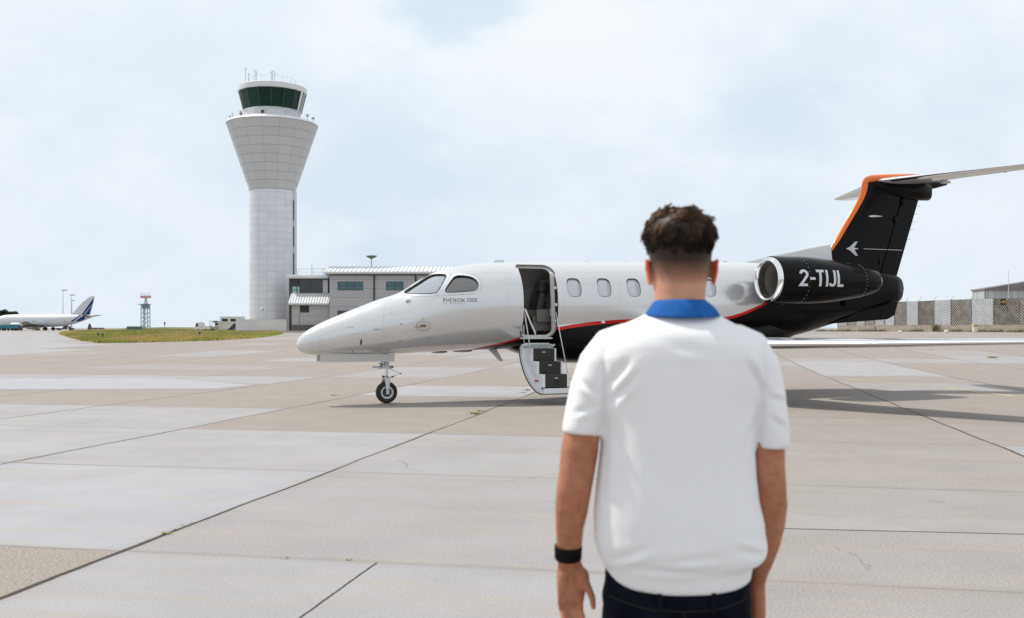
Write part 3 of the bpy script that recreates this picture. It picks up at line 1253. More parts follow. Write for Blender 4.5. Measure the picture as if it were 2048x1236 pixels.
# door opening: white jamb ring, black seal, sill
ring_in = door_poly
dfr = decal('door_frame', strip_ring([(p[0], p[1]) for p in door_poly], grow(door_poly, .022)), 0, 0, 1, seal, jet, fus_bvh, lift=.004)
jm = MB()
inn = grow(door_poly, -.05)
for k in range(len(door_poly)):
    pass
jr = []
for poly, b_off in ((door_poly, .0), (door_poly, .05), (inn, .055), (inn, .10)):
    r_ = []
    for p, q in zip(poly, door_poly):
        zc, hh, hw = sect(q[0])
        t_ = min(1, abs((q[1] - zc) / hh))
        b = -hw * (1 - t_**NEXP)**(1 / NEXP) + .004 + b_off
        r_.append(Vector((p[0], b, p[1])))
    jr.append(r_)
jm.loft(jr, cap=False)
jo = jm.build('door_jamb', jamb, jet, True, 40)
sillb = MB()
zc, hh, hw = sect((DA0 + DA1) / 2)
bs = -float(hw * (1 - abs((DZ0 - zc) / hh)**NEXP)**(1 / NEXP))
sillb.box(DA0 + .02, DA1 - .04, bs - .06, bs + .30, DZ0 - .03, DZ0 + .006, bev=.01)
sillb.build('door_sill', jamb, jet, False)
# latch fittings on the aft jamb
lt = MB()
for zz in (.30, .62, .95, 1.2):
    zq = DZ0 + zz
    if zq < DZ1 - .1:
        tq = min(1, abs((zq - zc) / hh))
        bq = -float(hw * (1 - tq**NEXP)**(1 / NEXP))
        MB().box(DA1 - .05, DA1 - .02, bq - .004, bq + .03, zq, zq + .05).build('door_latch', gearw, jo)
MB().box(DA1 - .055, DA1 + .0, bs - .05, bs + .06, DZ0 + .42, DZ0 + .58, bev=.02).build('latch_cover', gearw, jo)

# cabin interior seen through the door
carpet = mat('dark_carpet', (0.03, 0.028, 0.026), 0.95)
leather = mat('grey_leather', (0.15, 0.14, 0.12), 0.5, var=.08)
leather2 = mat('pale_leather', (0.34, 0.33, 0.29), 0.5)
belt = mat('black_belt', (0.012, 0.012, 0.012), 0.7)
fl = MB()
for_a = [2.6, 3.2, 4, 6, 9, 10]
flz = DZ0 - .01
rg = []
for a in for_a:
    zc_, hh_2, hw_ = sect(a)
    wb = max(.15, float((hw_ - .06) * (max(0.02, 1 - min(.98, abs((flz - zc_) / hh_2))**NEXP))**(1 / NEXP)))
    rg.append([Vector((a, -wb, flz)), Vector((a, wb, flz)), Vector((a, wb, flz - .03)), Vector((a, -wb, flz - .03))])
fl.loft(rg)
fl.build('cabin_floor', carpet, jet)
bh = MB()
bh.box(DA0 - .10, DA0 - .05, -.60, .66, DZ0 + .0, DZ0 + 1.15)
bh.build('galley_bulkhead', mat('dark_bulkhead', (0.05, 0.048, 0.043), .6), jet)


def cabin_seat(a, b, face, m1, m2):
    s = MB()
    zf = DZ0
    f_ = face
    # backrest as a leaning padded slab with rounded top
    for (x0, x1, y0, y1, z0, z1, bv) in ((-.25, .22, -.23, .23, .12, .44, .05),):
        s.box(a + x0, a + x1, b + y0, b + y1, zf + z0, zf + z1, bev=bv)
    Mx = Matrix.Translation((a - f_ * .22, b, zf + .42)) @ Matrix.Rotation(-f_ * .20, 4, 'Y')
    s.box(-.07, .07, -.24, .24, 0, .50, M=Mx, bev=.05)
    s.box(-.20, .20, -.31, -.25, zf + .30 - zf - .42, zf + .56 - zf - .42, M=Matrix.Translation((a, b, zf + .42)), bev=.025)
    s.box(-.20, .20, .25, .31, -.12, .14, M=Matrix.Translation((a, b, zf + .42)), bev=.025)
    o_ = s.build('cabin_seat', m1, jet, True, 50)
    h = MB()
    h.box(-.07, .07, -.155, .155, .51, .73, M=Mx, bev=.055)
    h.build('headrest', m2, o_, True, 50)
    bt_ = MB()
    bt_.box(.065, .075, -.17, -.12, .0, .50, M=Mx)
    bt_.box(-.08, -.072, -.17, -.12, .0, .50, M=Mx)
    bt_.build('seat_belt', belt, o_)
    return o_


cabin_seat(AZ(1069, 585, .30)[0] - .22, .30, -1, leather, leather)
cabin_seat(AZ(1100, 585, -.12)[0] - .22, -.12, -1, leather, leather2)
cb = MB()
cb.box(DA0 + .16, DA0 + .42, .10, .70, DZ0, DZ0 + .78, bev=.02)
cb.build('side_cabinet', mat('olive_cabinet', (0.10, 0.095, 0.08), .5), jet)
# cockpit: dash, seats
cp = MB()
cp.box(2.85, 3.15, -.52, .52, 1.55, 1.83, bev=.06)
cp.build('instrument_panel', mat('dark_panel', (0.16, 0.16, 0.165), .6), jet)
for b in (-.32, .32):
    s = MB()
    s.box(3.62, 3.75, b - .2, b + .2, 1.5, 2.06, bev=.04)
    s.box(3.30, 3.7, b - .2, b + .2, 1.42, 1.54, bev=.04)
    so = s.build('pilot_seat', mat('cockpit_seat', (0.20, 0.195, 0.19), .6), jet, True, 50)
    s = MB()
    s.box(3.66, 3.76, b - .12, b + .12, 2.08, 2.27, bev=.035)
    s.build('headrest', MATS['cockpit_seat'], so, True, 50)

# ---- folding stair door
stair_white = mat('stair_white', (0.70, 0.72, 0.74), 0.4, var=.04)
tread = mat('stair_tread', (0.032, 0.031, 0.026), 0.8, var=.1, vscale=20)
OUT = [(1041.5, 686), (1039.5, 698), (1041, 716), (1047, 740), (1055.5, 760), (1066, 776), (1078, 788)]
INN = [(1052, 690), (1054, 700), (1058, 718), (1065, 738), (1073, 755), (1080, 768), (1088, 777)]
ob = [Bz(p[0], p[1], DA0 + .01) for p in OUT]
of = pchip([p[1] for p in ob][::-1], [p[0] for p in ob][::-1])
zt, zb_ = ob[0][1], ob[-1][1]
slab_z = np.linspace(zt, zb_, 26)


def slab(name, mt, x0, x1, o0, o1, parent, zlo=None, zhi=None):
    mb = MB()
    rings = []
    for z in slab_z:
        if (zlo is not None and z < zlo) or (zhi is not None and z > zhi):
            continue
        b = float(of(z))
        # normal of the curve
        db = float(of(min(z + .01, zt)) - of(max(z - .01, zb_))) / (min(z + .01, zt) - max(z - .01, zb_))
        nn = Vector((0, -1, db)).normalized()      # outward from the inner face, towards the camera and up
        base = Vector((0, b, z))
        kk = 0
        r0 = .10
        # rounded plan corners at top and foot
        ins = 0.0
        dt, dbt = (zt - z), (z - zb_)
        if dt < r0:
            ins = r0 - math.sqrt(max(0, r0 * r0 - (r0 - dt)**2))
        if dbt < .05:
            ins = max(ins, .05 - math.sqrt(max(0, .0025 - (.05 - dbt)**2)))
        rings.append([base + nn * o0 + Vector((x0 + ins, 0, 0)), base + nn * o0 + Vector((x1 - ins, 0, 0)), base + nn * o1 + Vector((x1 - ins, 0, 0)), base + nn * o1 + Vector((x0 + ins, 0, 0))])
    mb.loft(rings)
    return mb.build(name, mt, parent, True, 35)


sd = slab('stair_door', stair_white, DA0 + .01, DA1 - .02, .0, .055, jet)
slab('door_seal', seal, DA0 - .004, DA1 - .006, -.018, .0, sd)
# raised rims each side of the stair well
slab('door_rim', stair_white, DA0 + .012, DA0 + .10, .055, .10, sd)
slab('door_rim', stair_white, DA1 - .11, DA1 - .022, .055, .10, sd)
SA0, SA1 = DA0 + .14, DA1 - .135
P1 = [Bz(1066.5, 697.5, SA0), Bz(1078.5, 723.5, SA0), Bz(1090.5, 749.5, SA0), Bz(1090.5, 775, SA0)]
zs = [P1[0][1], P1[1][1], P1[2][1], P1[3][1]]
bs_ = [P1[0][0], P1[1][0], P1[2][0]]
for i in range(3):
    zt_, zb2 = zs[i], zs[i + 1]
    bb = float(of(max(zb_, zb2))) + .0
    mb = MB()
    mb.prism([(bs_[i], zt_), (bs_[i], zb2), (float(of(max(zb_, zb2))) - .03, zb2), (float(of(zt_)) - .03, zt_)], 'x', SA0, SA1)
    so = mb.build('step', tread, sd)
    # white cheeks
    for (x0, x1) in ((SA0 - .055, SA0 - .002), (SA1 + .002, SA1 + .035)):
        mb = MB()
        mb.prism([(bs_[i] + .0, zt_ + .004), (bs_[i] + .0, zb2 + .0), (float(of(max(zb_, zb2))) - .03, zb2), (float(of(zt_)) - .03, zt_ + .004)], 'x', x0, x1)
        mb.build('step_cheek', stair_white, so)
    mb = MB()
    mid = (SA0 + SA1) / 2
    mb.box(mid - .035, mid + .035, bs_[i] - .006, bs_[i] + .002, zt_ - .075, zt_ - .058, bev=.004)
    mb.build('step_light', mat('pale_lamp', (.6, .6, .58), .4), so)
    if i == 2:
        mb = MB()
        mb.box(mid - .05, mid + .05, bs_[i] - .004, bs_[i] + .002, zt_ - .19, zt_ - .10)
        mb.build('step_latch', belt, so)
mb = MB()
fb = float(of(zb_))
mb.box(DA0 + .09, DA1 - .05, bs_[2] - .05, fb + .0, zb_ + .0, zb_ + .10, bev=.012)
mb.build('foot_plate', stair_white, sd, False)
redm = mat('red_strap', (0.5, 0.02, 0.03), .7)
mb = MB()
q0 = Bz(1065, 761, DA0 + .03)
mb.box(DA0 + .0, DA0 + .0, 0, 0, 0, 0) if False else None
r0_ = [Vector((DA0 + .05, *Bz(1067, 760.5, DA0 + .05))), Vector((DA0 + .11, *Bz(1080.5, 763, DA0 + .11)))]
mb.tube([r0_[0] + Vector((0, -.05, 0)), r0_[1] + Vector((0, -.05, 0))], (.012), 6)
mb.tube([r0_[1] + Vector((0, -.05, 0)), Vector((DA0 + .11, *Bz(1082.5, 752, DA0 + .11))) + Vector((0, -.05, 0))], .010, 6)
mb.build('red_strap', redm, sd)
# door stay rods and hand rail
for nm, pts, r_ in (('stay_rod', [(1047.5, 650, DA0 + .02), (1048.5, 690, DA0 + .03)], .008),
                    ('stay_rod', [(1047.5, 616, DA0 + .03), (1062, 706, DA0 + .08)], .011),
                    ('stay_rod', [(1111.5, 624, DA1 - .03), (1136.5, 752, DA1 - .06)], .009),
                    ('hand_rail', [(1050, 618, DA0 + .03), (1061, 645, DA0 + .16), (1070, 664, DA0 + .22), (1070.5, 670, DA0 + .23)], .017)):
    mb = MB()
    pp = []
    for (x_, y_, a_) in pts:
        b_, z_ = Bz(x_, y_, a_)
        pp.append(Vector((a_, b_, z_)))
    mb.tube(pp, r_, 8)
    mb.build(nm, stair_white if nm == 'hand_rail' else gearw, jet, True)

# ---- nose details
gear_a = 1.705
ng = empty('nose_gear', (0, 0, 0))
ng.parent = jet
WR = .208
wh = MB()
Mw = Matrix.Translation((gear_a, 0, WR)) @ Matrix.Rotation(math.pi / 2, 4, 'X')
tp = [(WR - .085, -.055), (WR - .05, -.072), (WR - .02, -.066), (WR - .005, -.045), (WR, -.02), (WR, .02), (WR - .005, .045), (WR - .02, .066), (WR - .05, .072), (WR - .085, .055)]
wh.lathe(tp, 48, M=Mw)
wh.build('tyre', rubber, ng, True)
rmb = MB()
rmb.lathe([(.088, -.02), (.092, -.055), (.121, -.060), (.123, .060), (.092, .055), (.088, .02)], 32, M=Mw)
rmb.build('rim', gearw, ng, True, 30)
hub = MB()
hub.lathe([(0, -.018), (.09, -.018), (.09, .018), (0, .018)], 28, M=Mw)
hub.lathe([(0, -.078), (.024, -.078), (.026, -.06), (.055, -.045), (.06, -.03), (0, -.03)], 20, M=Mw)
hub.build('hub', mat('dark_hub', (.07, .07, .07), .4, .6), ng, True, 30)
st_ = MB()
# fork on the near and far side
for sd_ in (-1, 1):
    st_.loft([[Vector((gear_a - .028, sd_ * .085, WR - .03)), Vector((gear_a + .028, sd_ * .085, WR - .03)), Vector((gear_a + .028, sd_ * .105, WR - .03)), Vector((gear_a - .028, sd_ * .105, WR - .03))],
              [Vector((gear_a - .030, sd_ * .085, WR + .09)), Vector((gear_a + .030, sd_ * .085, WR + .09)), Vector((gear_a + .030, sd_ * .112, WR + .09)), Vector((gear_a - .030, sd_ * .112, WR + .09))],
              [Vector((gear_a - .055, sd_ * .03, WR + .27)), Vector((gear_a + .055, sd_ * .03, WR + .27)), Vector((gear_a + .055, sd_ * .09, WR + .27)), Vector((gear_a - .055, sd_ * .09, WR + .27))]])
st_.box(gear_a - .06, gear_a + .06, -.09, .09, WR + .23, WR + .30, bev=.02)
st_.build('fork', gearw, ng, True, 30)
pist = MB()
pist.tube([(gear_a, 0, WR + .28), (gear_a, 0, WR + .50)], .032, 16)
pist.build('piston', silver, ng, True, 40)
strt = MB()
strt.tube([(gear_a, 0, WR + .47), (gear_a, 0, WR + .50), (gear_a, 0, WR + .60), (gear_a, 0, WR + .95)], [.05, .055, .052, .062], 18)
strt.box(gear_a - .16, gear_a + .08, -.05, .05, WR + .455, WR + .505, bev=.01)
strt.tube([(gear_a - .28, -.02, WR + .49), (gear_a - .12, -.02, WR + .48)], .018, 8)
strt.tube([(gear_a - .05, -.02, WR + .52), (gear_a - .20, -.02, WR + .78)], .012, 8)
strt.tube([(gear_a - .12, -.03, WR + .54), (gear_a - .02, -.03, WR + .78)], .010, 8)
strt.build('strut', gearw, ng, True, 35)
tl = MB()
tl.tube([(gear_a + .05, 0, WR + .46), (gear_a + .25, -.02, WR + .36), (gear_a + .06, 0, WR + .27)], .010, 8)
tl.build('torque_link', gearw, ng, True)
blt = MB()
for (x_, z_, r_) in ((-.11, .53, .020), (-.15, .555, .012), (-.08, .305, .022), (.09, .49, .022), (.10, .30, .016), (.26, .355, .012), (0.0, .30, .012), (0.0, .055, .016), (-.13, .50, .012)):
    MB().tube([(gear_a + x_, -.11, WR + z_), (gear_a + x_, -.03, WR + z_)], r_, 10).build('bolt', mat('dark_fitting', (.05, .05, .05), .5), ng)
lm = MB()
lm.tube([(gear_a - .07, -.03, WR + .26), (gear_a - .09, -.03, WR + .20)], [.02, .03], 12)
lm.build('torque_arm', steel, ng, True)
# gear door plate on the near side
q0, q1, q2, q3 = AZ(640, 708.6, -.20), AZ(789, 708.3, -.20), AZ(788, 722.8, -.20), AZ(640, 724.5, -.20)
for s_ in (-1, 1):
    mb = MB()
    mb.prism([q0, q1, q2, q3], 'y', s_ * .20, s_ * .225)
    mb.build('gear_door', mat('gear_door_grey', (.50, .49, .47), .4), ng, False)
br = MB()
e0, e1 = AZ(633, 710, -.18), AZ(638.5, 723, -.18)
br.box(e0[0], e0[0] + .012, -.20, -.16, e1[1], e0[1] + .03)
br.box(e0[0], e1[0], -.20, -.16, e1[1], e1[1] + .012)
br.build('door_bracket', gearw, ng)
gap = MB()
b0_, b1_ = AZ(640, 707, -.18), AZ(781, 707, -.18)


def small_plate(name, x0, y0, x1, y1, mt, lift=.004, n=2, parent=jet):
    (aa, _, za), (ab, _, zb2) = hit(x0, y0), hit(x1, y1)
    me_ = bpy.data.meshes.new(name)
    vs_, fs_ = [], []
    for j in range(n + 1):
        for i in range(n + 1):
            vs_.append(((ab - aa) * (i / n - .5), (zb2 - za) * (j / n - .5), 0))
    for j in range(n):
        for i in range(n):
            fs_.append((j * (n + 1) + i, j * (n + 1) + i + 1, (j + 1) * (n + 1) + i + 1, (j + 1) * (n + 1) + i))
    me_.from_pydata(vs_, [], fs_)
    return decal(name, me_, (aa + ab) / 2, (za + zb2) / 2, 1, mt, parent, fus_bvh, lift=lift)


dark = mat('dark_mark', (.04, .038, .036), .6)
greym = mat('grey_mark', (.30, .30, .30), .6)
small_plate('drain_slot', 720.8, 679, 723.4, 689, dark)
for (x_, y_, s_) in ((639, 683.5, .8), (639.5, 695, .8), (728, 670, .8), (706, 702, .9), (803, 648, 1.2), (782, 626, .7), (706, 705, .7), (800, 682, 1.0), (858, 677, .9)):
    small_plate('access_dot', x_ - s_, y_ - s_, x_ + s_, y_ + s_, dark if s_ > .85 else greym, n=1)
for k in range(7):
    small_plate('stencil_mark', 747 + 2 * k, 657.6, 748.2 + 2 * k, 660.2, greym, n=1)
for k in range(4):
    small_plate('stencil_mark', 753 + 3 * k, 704, 755 + 3 * k, 701.4, greym, n=1)
small_plate('stencil_mark', 694, 655.5, 708, 654, mat('pale_mark', (.5, .5, .5), .6), n=1)
small_plate('stencil_mark', 842, 638.4, 849, 637.2, greym, n=1)
# pitot probe in its oval plate
(pa0, pb0, pz0) = hit(846.5, 652)
ov = rrect(-.125, .125, -.075, .075, .074, 8)
decal('probe_plate', strip_ring(ov, grow(ov, .006)), pa0, pz0, 1, dark, jet, fus_bvh, lift=.003, slope=-.0)
pit = MB()
p0 = Vector((pa0 + .03, pb0, pz0))
pit.tube([p0 + Vector((0, .02, .01)), p0 + Vector((-.02, -.09, -.01)), p0 + Vector((-.05, -.10, -.015)), p0 + Vector((-.24, -.10, -.02))], [.016, .014, .012, .006], 8)
pit.box(pa0 - .05, pa0 + .06, pb0 - .02, pb0 + .02, pz0 - .0, pz0 + .03, bev=.008)
pit.build('pitot_probe', mat('probe_metal', (.22, .18, .15), .4, .8), jet, True, 40)
# small vane and sensor
h0 = hit(816, 602)
vb = MB()
vb.box(h0[0] - .04, h0[0] + .05, h0[1] - .025, h0[1] + .02, h0[2] - .035, h0[2] + .025, bev=.01)
vb.build('angle_vane', steel, jet, True, 40)
# wiper base shadow plate inside screen left out; roof aerials
for px_, w_, h_ in ((996, .30, .05), (1172, .20, .022), (1052, .10, .018), (1448, .18, .03), (1250, .05, .03)):
    a_, z_ = AZ(px_, 524.5)
    mb = MB()
    mb.loft([[Vector((a_ - w_ / 2, -.02, z_ - .03)), Vector((a_ + w_ / 2, -.02, z_ - .03)), Vector((a_ + w_ / 2, .02, z_ - .03)), Vector((a_ - w_ / 2, .02, z_ - .03))],
             [Vector((a_ - w_ * .2, -.008, z_ + h_)), Vector((a_ + w_ * .4, -.008, z_ + h_)), Vector((a_ + w_ * .4, .008, z_ + h_)), Vector((a_ - w_ * .2, .008, z_ + h_))]])
    mb.build('roof_aerial', MATS['window_frame_paint'], jet)
# belly aerials
q = [AZ(975, 697), AZ(992, 697), AZ(1006, 722), AZ(999, 722)]
mb = MB()
mb.prism(q, 'y', -.015, .015)
mb.build('belly_aerial', mat('aerial_white', (.6, .61, .63), .4), jet)
for x0, x1, zt_ in ((862, 895, 704), (905, 945, 702)):
    a_, z_ = AZ(x0, zt_)
    a2_, _ = AZ(x1, zt_)
    mb = MB()
    mb.ball(((a_ + a2_) / 2, 0, z_), ((a2_ - a_) / 2, .1, .028))
    mb.build('belly_aerial', mat('aerial_grey', (.35, .34, .33), .5), jet, True)
def ribbon(pts, w_):
    """flat stroke with mitred corners"""
    pts = [Vector(p) for p in pts]
    L, R = [], []
    for i, p in enumerate(pts):
        d0 = (p - pts[i - 1]).normalized() if i else (pts[1] - p).normalized()
        d1 = (pts[i + 1] - p).normalized() if i < len(pts) - 1 else d0
        n0, n1_ = Vector((-d0.y, d0.x)), Vector((-d1.y, d1.x))
        m_ = (n0 + n1_).normalized()
        k_ = w_ / 2 / max(.35, m_.dot(n0))
        L.append(p + m_ * k_)
        R.append(p - m_ * k_)
    return L, R


def stroke_text(strokes, w_):
    me = bpy.data.meshes.new('strokes')
    vs_, fs_ = [], []
    for st in strokes:
        L, R = ribbon(st, w_)
        b_ = len(vs_)
        vs_ += [(p.x, p.y, 0) for p in L] + [(p.x, p.y, 0) for p in R]
        n_ = len(L)
        fs_ += [(b_ + i, b_ + i + 1, b_ + n_ + i + 1, b_ + n_ + i) for i in range(n_ - 1)]
    me.from_pydata(vs_, [], fs_)
    return me


arc = lambda cx, cy, rx, ry, a0, a1, n=10: [(cx + rx * math.cos(math.radians(a0 + (a1 - a0) * k / n)), cy + ry * math.sin(math.radians(a0 + (a1 - a0) * k / n))) for k in range(n + 1)]
PHEN = [[(0, 0), (0, .935), (.42, .935), (.52, .88), (.56, .73), (.52, .57), (.42, .50), (.09, .50)], [(.95, 0), (.95, 1)], [(1.04, .5), (1.46, .5)], [(1.55, 0), (1.55, 1)],
        [(2.50, .065), (2.0, .065), (2.0, .935), (2.50, .935)], [(2.07, .5), (2.45, .5)], [(2.92, 0), (2.92, .95), (3.52, .05), (3.52, 1)],
        arc(4.38, .5, .46, .44, 91, 449, 24), [(5.20, 0), (5.24, .93), (5.60, .22), (5.96, .93), (6.00, 0)]]
# name on the nose and sub line
tx = hit(909.5, 600.5)
me_ = stroke_text([[(x_ * .078, (y_ - .5) * .078) for x_, y_ in st_k] for st_k in PHEN], .0105)
xo_ = (max(v.co.x for v in me_.vertices) + min(v.co.x for v in me_.vertices)) / 2
for v in me_.vertices:
    v.co.x -= xo_
tw = max(v.co.x for v in me_.vertices) - min(v.co.x for v in me_.vertices)
wl_ = hit(929, 600)[0] - hit(886.5, 601)[0]
tcx = (hit(929, 600)[0] + hit(886.5, 601)[0]) / 2
decal('model_name', me_, tcx, tx[2], wl_ / tw, dark, jet, fus_bvh, lift=.004, fine=.05)
me_ = text_mesh('300E', .115, -.0008, 1.1)
tw = max(v.co.x for v in me_.vertices) - min(v.co.x for v in me_.vertices)
a0_, a1_ = hit(933, 600.5)[0], hit(954.5, 600.5)[0]
decal('model_number', me_, (a0_ + a1_) / 2, hit(943, 600.5)[2], (a1_ - a0_) / tw, dark, jet, fus_bvh, lift=.004, fine=.05)
me_ = text_mesh('BY EMBRAER', .032, .0, 1.6)
tw = max(v.co.x for v in me_.vertices) - min(v.co.x for v in me_.vertices)
a0_, a1_ = hit(887, 607)[0], hit(930, 607)[0]
decal('maker_name', me_, (a0_ + a1_) / 2, hit(908, 607.2)[2], (a1_ - a0_) / tw, greym, jet, fus_bvh, lift=.004, fine=.05)
# round static port on the stripe
h0 = hit(1205.5, 643.5)
mb = MB()
mb.lathe([(0, .012), (.028, .012), (.03, .0)], 20, M=Matrix.Translation(h0) @ Matrix.Rotation(math.pi / 2, 4, 'X'))
mb.lathe([(.036, .003), (.047, .008), (.05, .0)], 24, M=Matrix.Translation(h0) @ Matrix.Rotation(math.pi / 2, 4, 'X'))
mb.build('fuel_port', silver, jet, True, 30)
# fine outlines of the cockpit frame and hatch
def outline(name, pxs, r=.003, mt=lineg, sub=6, lift=.002):
    mb = MB()
    pts = []
    for i in range(len(pxs) - 1):
        for k in range(sub):
            f_ = k / sub
            pts.append(hit(pxs[i][0] * (1 - f_) + pxs[i + 1][0] * f_, pxs[i][1] * (1 - f_) + pxs[i + 1][1] * f_))
    pts.append(hit(*pxs[-1]))
    mb.tube(pts, r, 5)
    return mb.build(name, mt, jet)


outline('panel_gap', [(872, 592), (886, 592), (935, 588.5), (950, 586.5), (960, 580), (962.5, 570), (960, 558), (950, 550), (935, 547)], .0022)
outline('panel_gap', [(875, 592), (887, 570), (899, 552), (903, 546)], .0022)
outline('panel_gap', [(767, 706), (766, 680), (766.5, 645), (768, 615), (771, 598)], .0018)
outline('panel_gap', [(640, 708), (639.5, 690), (640, 665), (642, 648)], .0018)
outline('panel_gap', [(686, 651), (686.5, 668), (720, 668), (735, 667)], .0015, MATS['pale_mark'])

for xx in (1012, 1128, 1238, 1300, 1455):
    outline('panel_gap', [(xx - 4, 528), (xx, 545), (xx + 3, 575), (xx + 3.5, 605), (xx + 2, 632)], .0013, MATS['pale_mark'])
outline('panel_gap', [(965, 545), (1020, 545.5)], .0012, MATS['pale_mark'])
outline('panel_gap', [(1125, 545), (1290, 545), (1500, 547)], .0012, MATS['pale_mark'])
outline('panel_gap', [(775, 640), (900, 632), (1036, 626)], .0012, MATS['pale_mark'])
# ---- airfoil lofts
def foil(p, chord, th, axis_, n=16, camber=0.0):
    """closed ring: p = leading edge, chord runs aft"""
    up, lo_ = [], []
    for i in range(n + 1):
        x = .5 * (1 - math.cos(math.pi * i / n))
        yt = 5 * th * (.2969 * math.sqrt(x) - .1260 * x - .3516 * x * x + .2843 * x**3 - .1036 * x**4)
        cm = camber * 4 * x * (1 - x)
        up.append((x * chord, (cm + yt) * chord))
        lo_.append((x * chord, (cm - yt) * chord))
    pts = up + lo_[-2:0:-1]
    if axis_ == 'b':
        return [Vector((p[0] + x, p[1], p[2] + y)) for x, y in pts]
    return [Vector((p[0] + x, p[1] + y, p[2])) for x, y in pts]


wingm = mat('wing_white', (0.66, 0.69, 0.73), 0.22, coat=.7, rvar=.04, vscale=2)
wing_le = mat('polished_leading_edge', (0.80, 0.81, 0.83), 0.14, 1.0)
for s_ in (-1, 1):
    WS = [(6.95, .80, 1.10, 2.75, .13), (7.25, 1.6, 1.115, 2.15, .125), (7.75, 3.0, 1.135, 1.75, .12), (8.8, 5.6, 1.185, 1.25, .11), (9.65, 7.7, 1.235, .85, .10), (9.85, 8.0, 1.27, .70, .10), (10.05, 8.12, 1.42, .55, .09), (10.45, 8.2, 1.9, .32, .08)]
    rings = []
    for i, (a, b, z, ch, th) in enumerate(WS):
        if i < 5:
            rings.append(foil((a, s_ * b, z), ch, th, 'b', camber=.015))
        else:
            k_ = (i - 4) / 3
            f1 = foil((0, 0, 0), ch, th, 'b')
            rings.append([Vector((a + q.x, s_ * (b - q.z * math.sin(k_ * 1.3)), z + q.z * math.cos(k_ * 1.3))) for q in f1])
    mb = MB().loft(rings)
    wo_ = mb.build('wing', wingm, jet, True, 50)
    # polished leading edge strip, 3 mm proud
    rings = []
    for (a, b, z, ch, th) in WS[:5]:
        n = 16
        fr_ = foil((a - .008, s_ * b, z), ch, th + .018 / ch, 'b', camber=.015)
        m2 = len(fr_)
        keep = [fr_[i] for i in range(4, -1, -1)] + [fr_[m2 - i] for i in range(1, 5)]
        rings.append(keep)
    mb = MB().loft(rings, cap=False, closed=False)
    mb.build('leading_edge', wing_le, wo_, True)
    mb = MB()
    for yb in (2.6,):
        k_ = np.interp(yb, [1.6, 7.7], [9.2, 10.3])
        mb.loft([[Vector((k_ - .3, s_ * (yb + d), 1.10 + e)) for d, e in ((-.02, 0), (.02, 0), (.02, .03), (-.02, .03))],
                 [Vector((k_, s_ * (yb + d), 1.07 + e)) for d, e in ((-.025, -.01), (.025, -.01), (.025, .04), (-.025, .04))],
                 [Vector((k_ + .15, s_ * (yb + d), 1.10 + e)) for d, e in ((-.01, 0), (.01, 0), (.01, .02), (-.01, .02))]])
    mb.build('flap_fairing', wingm, wo_, True, 40)
    mb = MB()
    mb.box(7.55, 7.63, s_ * 2.2 - .02, s_ * 2.2 + .02, 1.015, 1.05)
    mb.build('stall_strip', dark, wo_)
    # main gear
    mg = empty('main_gear')
    mg.parent = jet
    for k_, bo in ((0, 1.35), ):
        Mw = Matrix.Translation((7.75, s_ * bo, .29)) @ Matrix.Rotation(math.pi / 2, 4, 'X')
        mb = MB()
        R = .29
        mb.lathe([(R - .12, -.07), (R - .06, -.095), (R - .01, -.07), (R, -.03), (R, .03), (R - .01, .07), (R - .06, .095), (R - .12, .07)], 40, M=Mw)
        mb.build('tyre', rubber, mg, True)
        mb = MB()
        mb.lathe([(0, -.05), (.1, -.05), (.17, -.07), (.17, .07), (.1, .05), (0, .05)], 28, M=Mw)
        mb.build('rim', gearw, mg, True, 30)
    mb = MB()
    mb.tube([(7.70, s_ * 1.18, .29), (7.62, s_ * 1.18, .62), (7.60, s_ * 1.18, 1.12)], [.035, .045, .055], 12)
    mb.tube([(7.75, s_ * 1.28, .29), (7.68, s_ * 1.15, .29)], .03, 10)
    mb.tube([(7.62, s_ * 1.18, .7), (7.62, s_ * .7, 1.05)], .025, 8)
    mb.build('strut', gearw, mg, True, 40)

# ---- fin
fin_le = [(1640, 518), (1652, 506), (1668, 482), (1690, 444), (1708, 413), (1718, 393), (1722.5, 378), (1724.5, 364)]
fin_te = [(1793.5, 552), (1836.5, 401)]
fl_az = [AZ(*p) for p in fin_le]
te_az = [AZ(*p) for p in fin_te]
lef = pchip([p[1] for p in fl_az], [p[0] for p in fl_az])
tef = lambda z: te_az[0][0] + (z - te_az[0][1]) * (te_az[1][0] - te_az[0][0]) / (te_az[1][1] - te_az[0][1])
zf0, zf1 = te_az[0][1] - .12, AZ(1735, 366)[1]
rings = []
for z in np.linspace(zf0, zf1, 40):
    z = float(z)
    le = float(lef(z)) if z > fl_az[0][1] else float(fl_az[0][0] - (fl_az[0][1] - z) * .9)
    te = tef(z)
    rings.append(foil((le, 0, z), te - le, .115 - .02 * (z - zf0) / (zf1 - zf0), 'z', n=28))
fm = MB().loft(rings).mesh('fin')
at_ = fm.attributes.new('paint', 'FLOAT', 'POINT')
vals = []
for v in fm.vertices:
    z = v.co.z
    le = float(lef(z)) if z > fl_az[0][1] else float(fl_az[0][0] - (fl_az[0][1] - z) * .9)
    wd_ = np.interp(z, [fl_az[0][1], fl_az[2][1], fl_az[-2][1]], [.06, .095, .125])
    vals.append((v.co.x - le) / wd_)
at_.data.foreach_set('value', vals)
fin_o = link_mesh('tail_fin', fm, paint_mat('fin_paint', [(1.0, ORANGE), (None, BLACK)], .22, .9), jet, True)
fm.set_sharp_from_angle(angle=math.radians(50))
fin_bvh = BVHTree.FromPolygons([v.co.copy() for v in fm.vertices], [tuple(p.vertices) for p in fm.polygons])
logo_w = mat('logo_silver', (.55, .56, .58), .4)


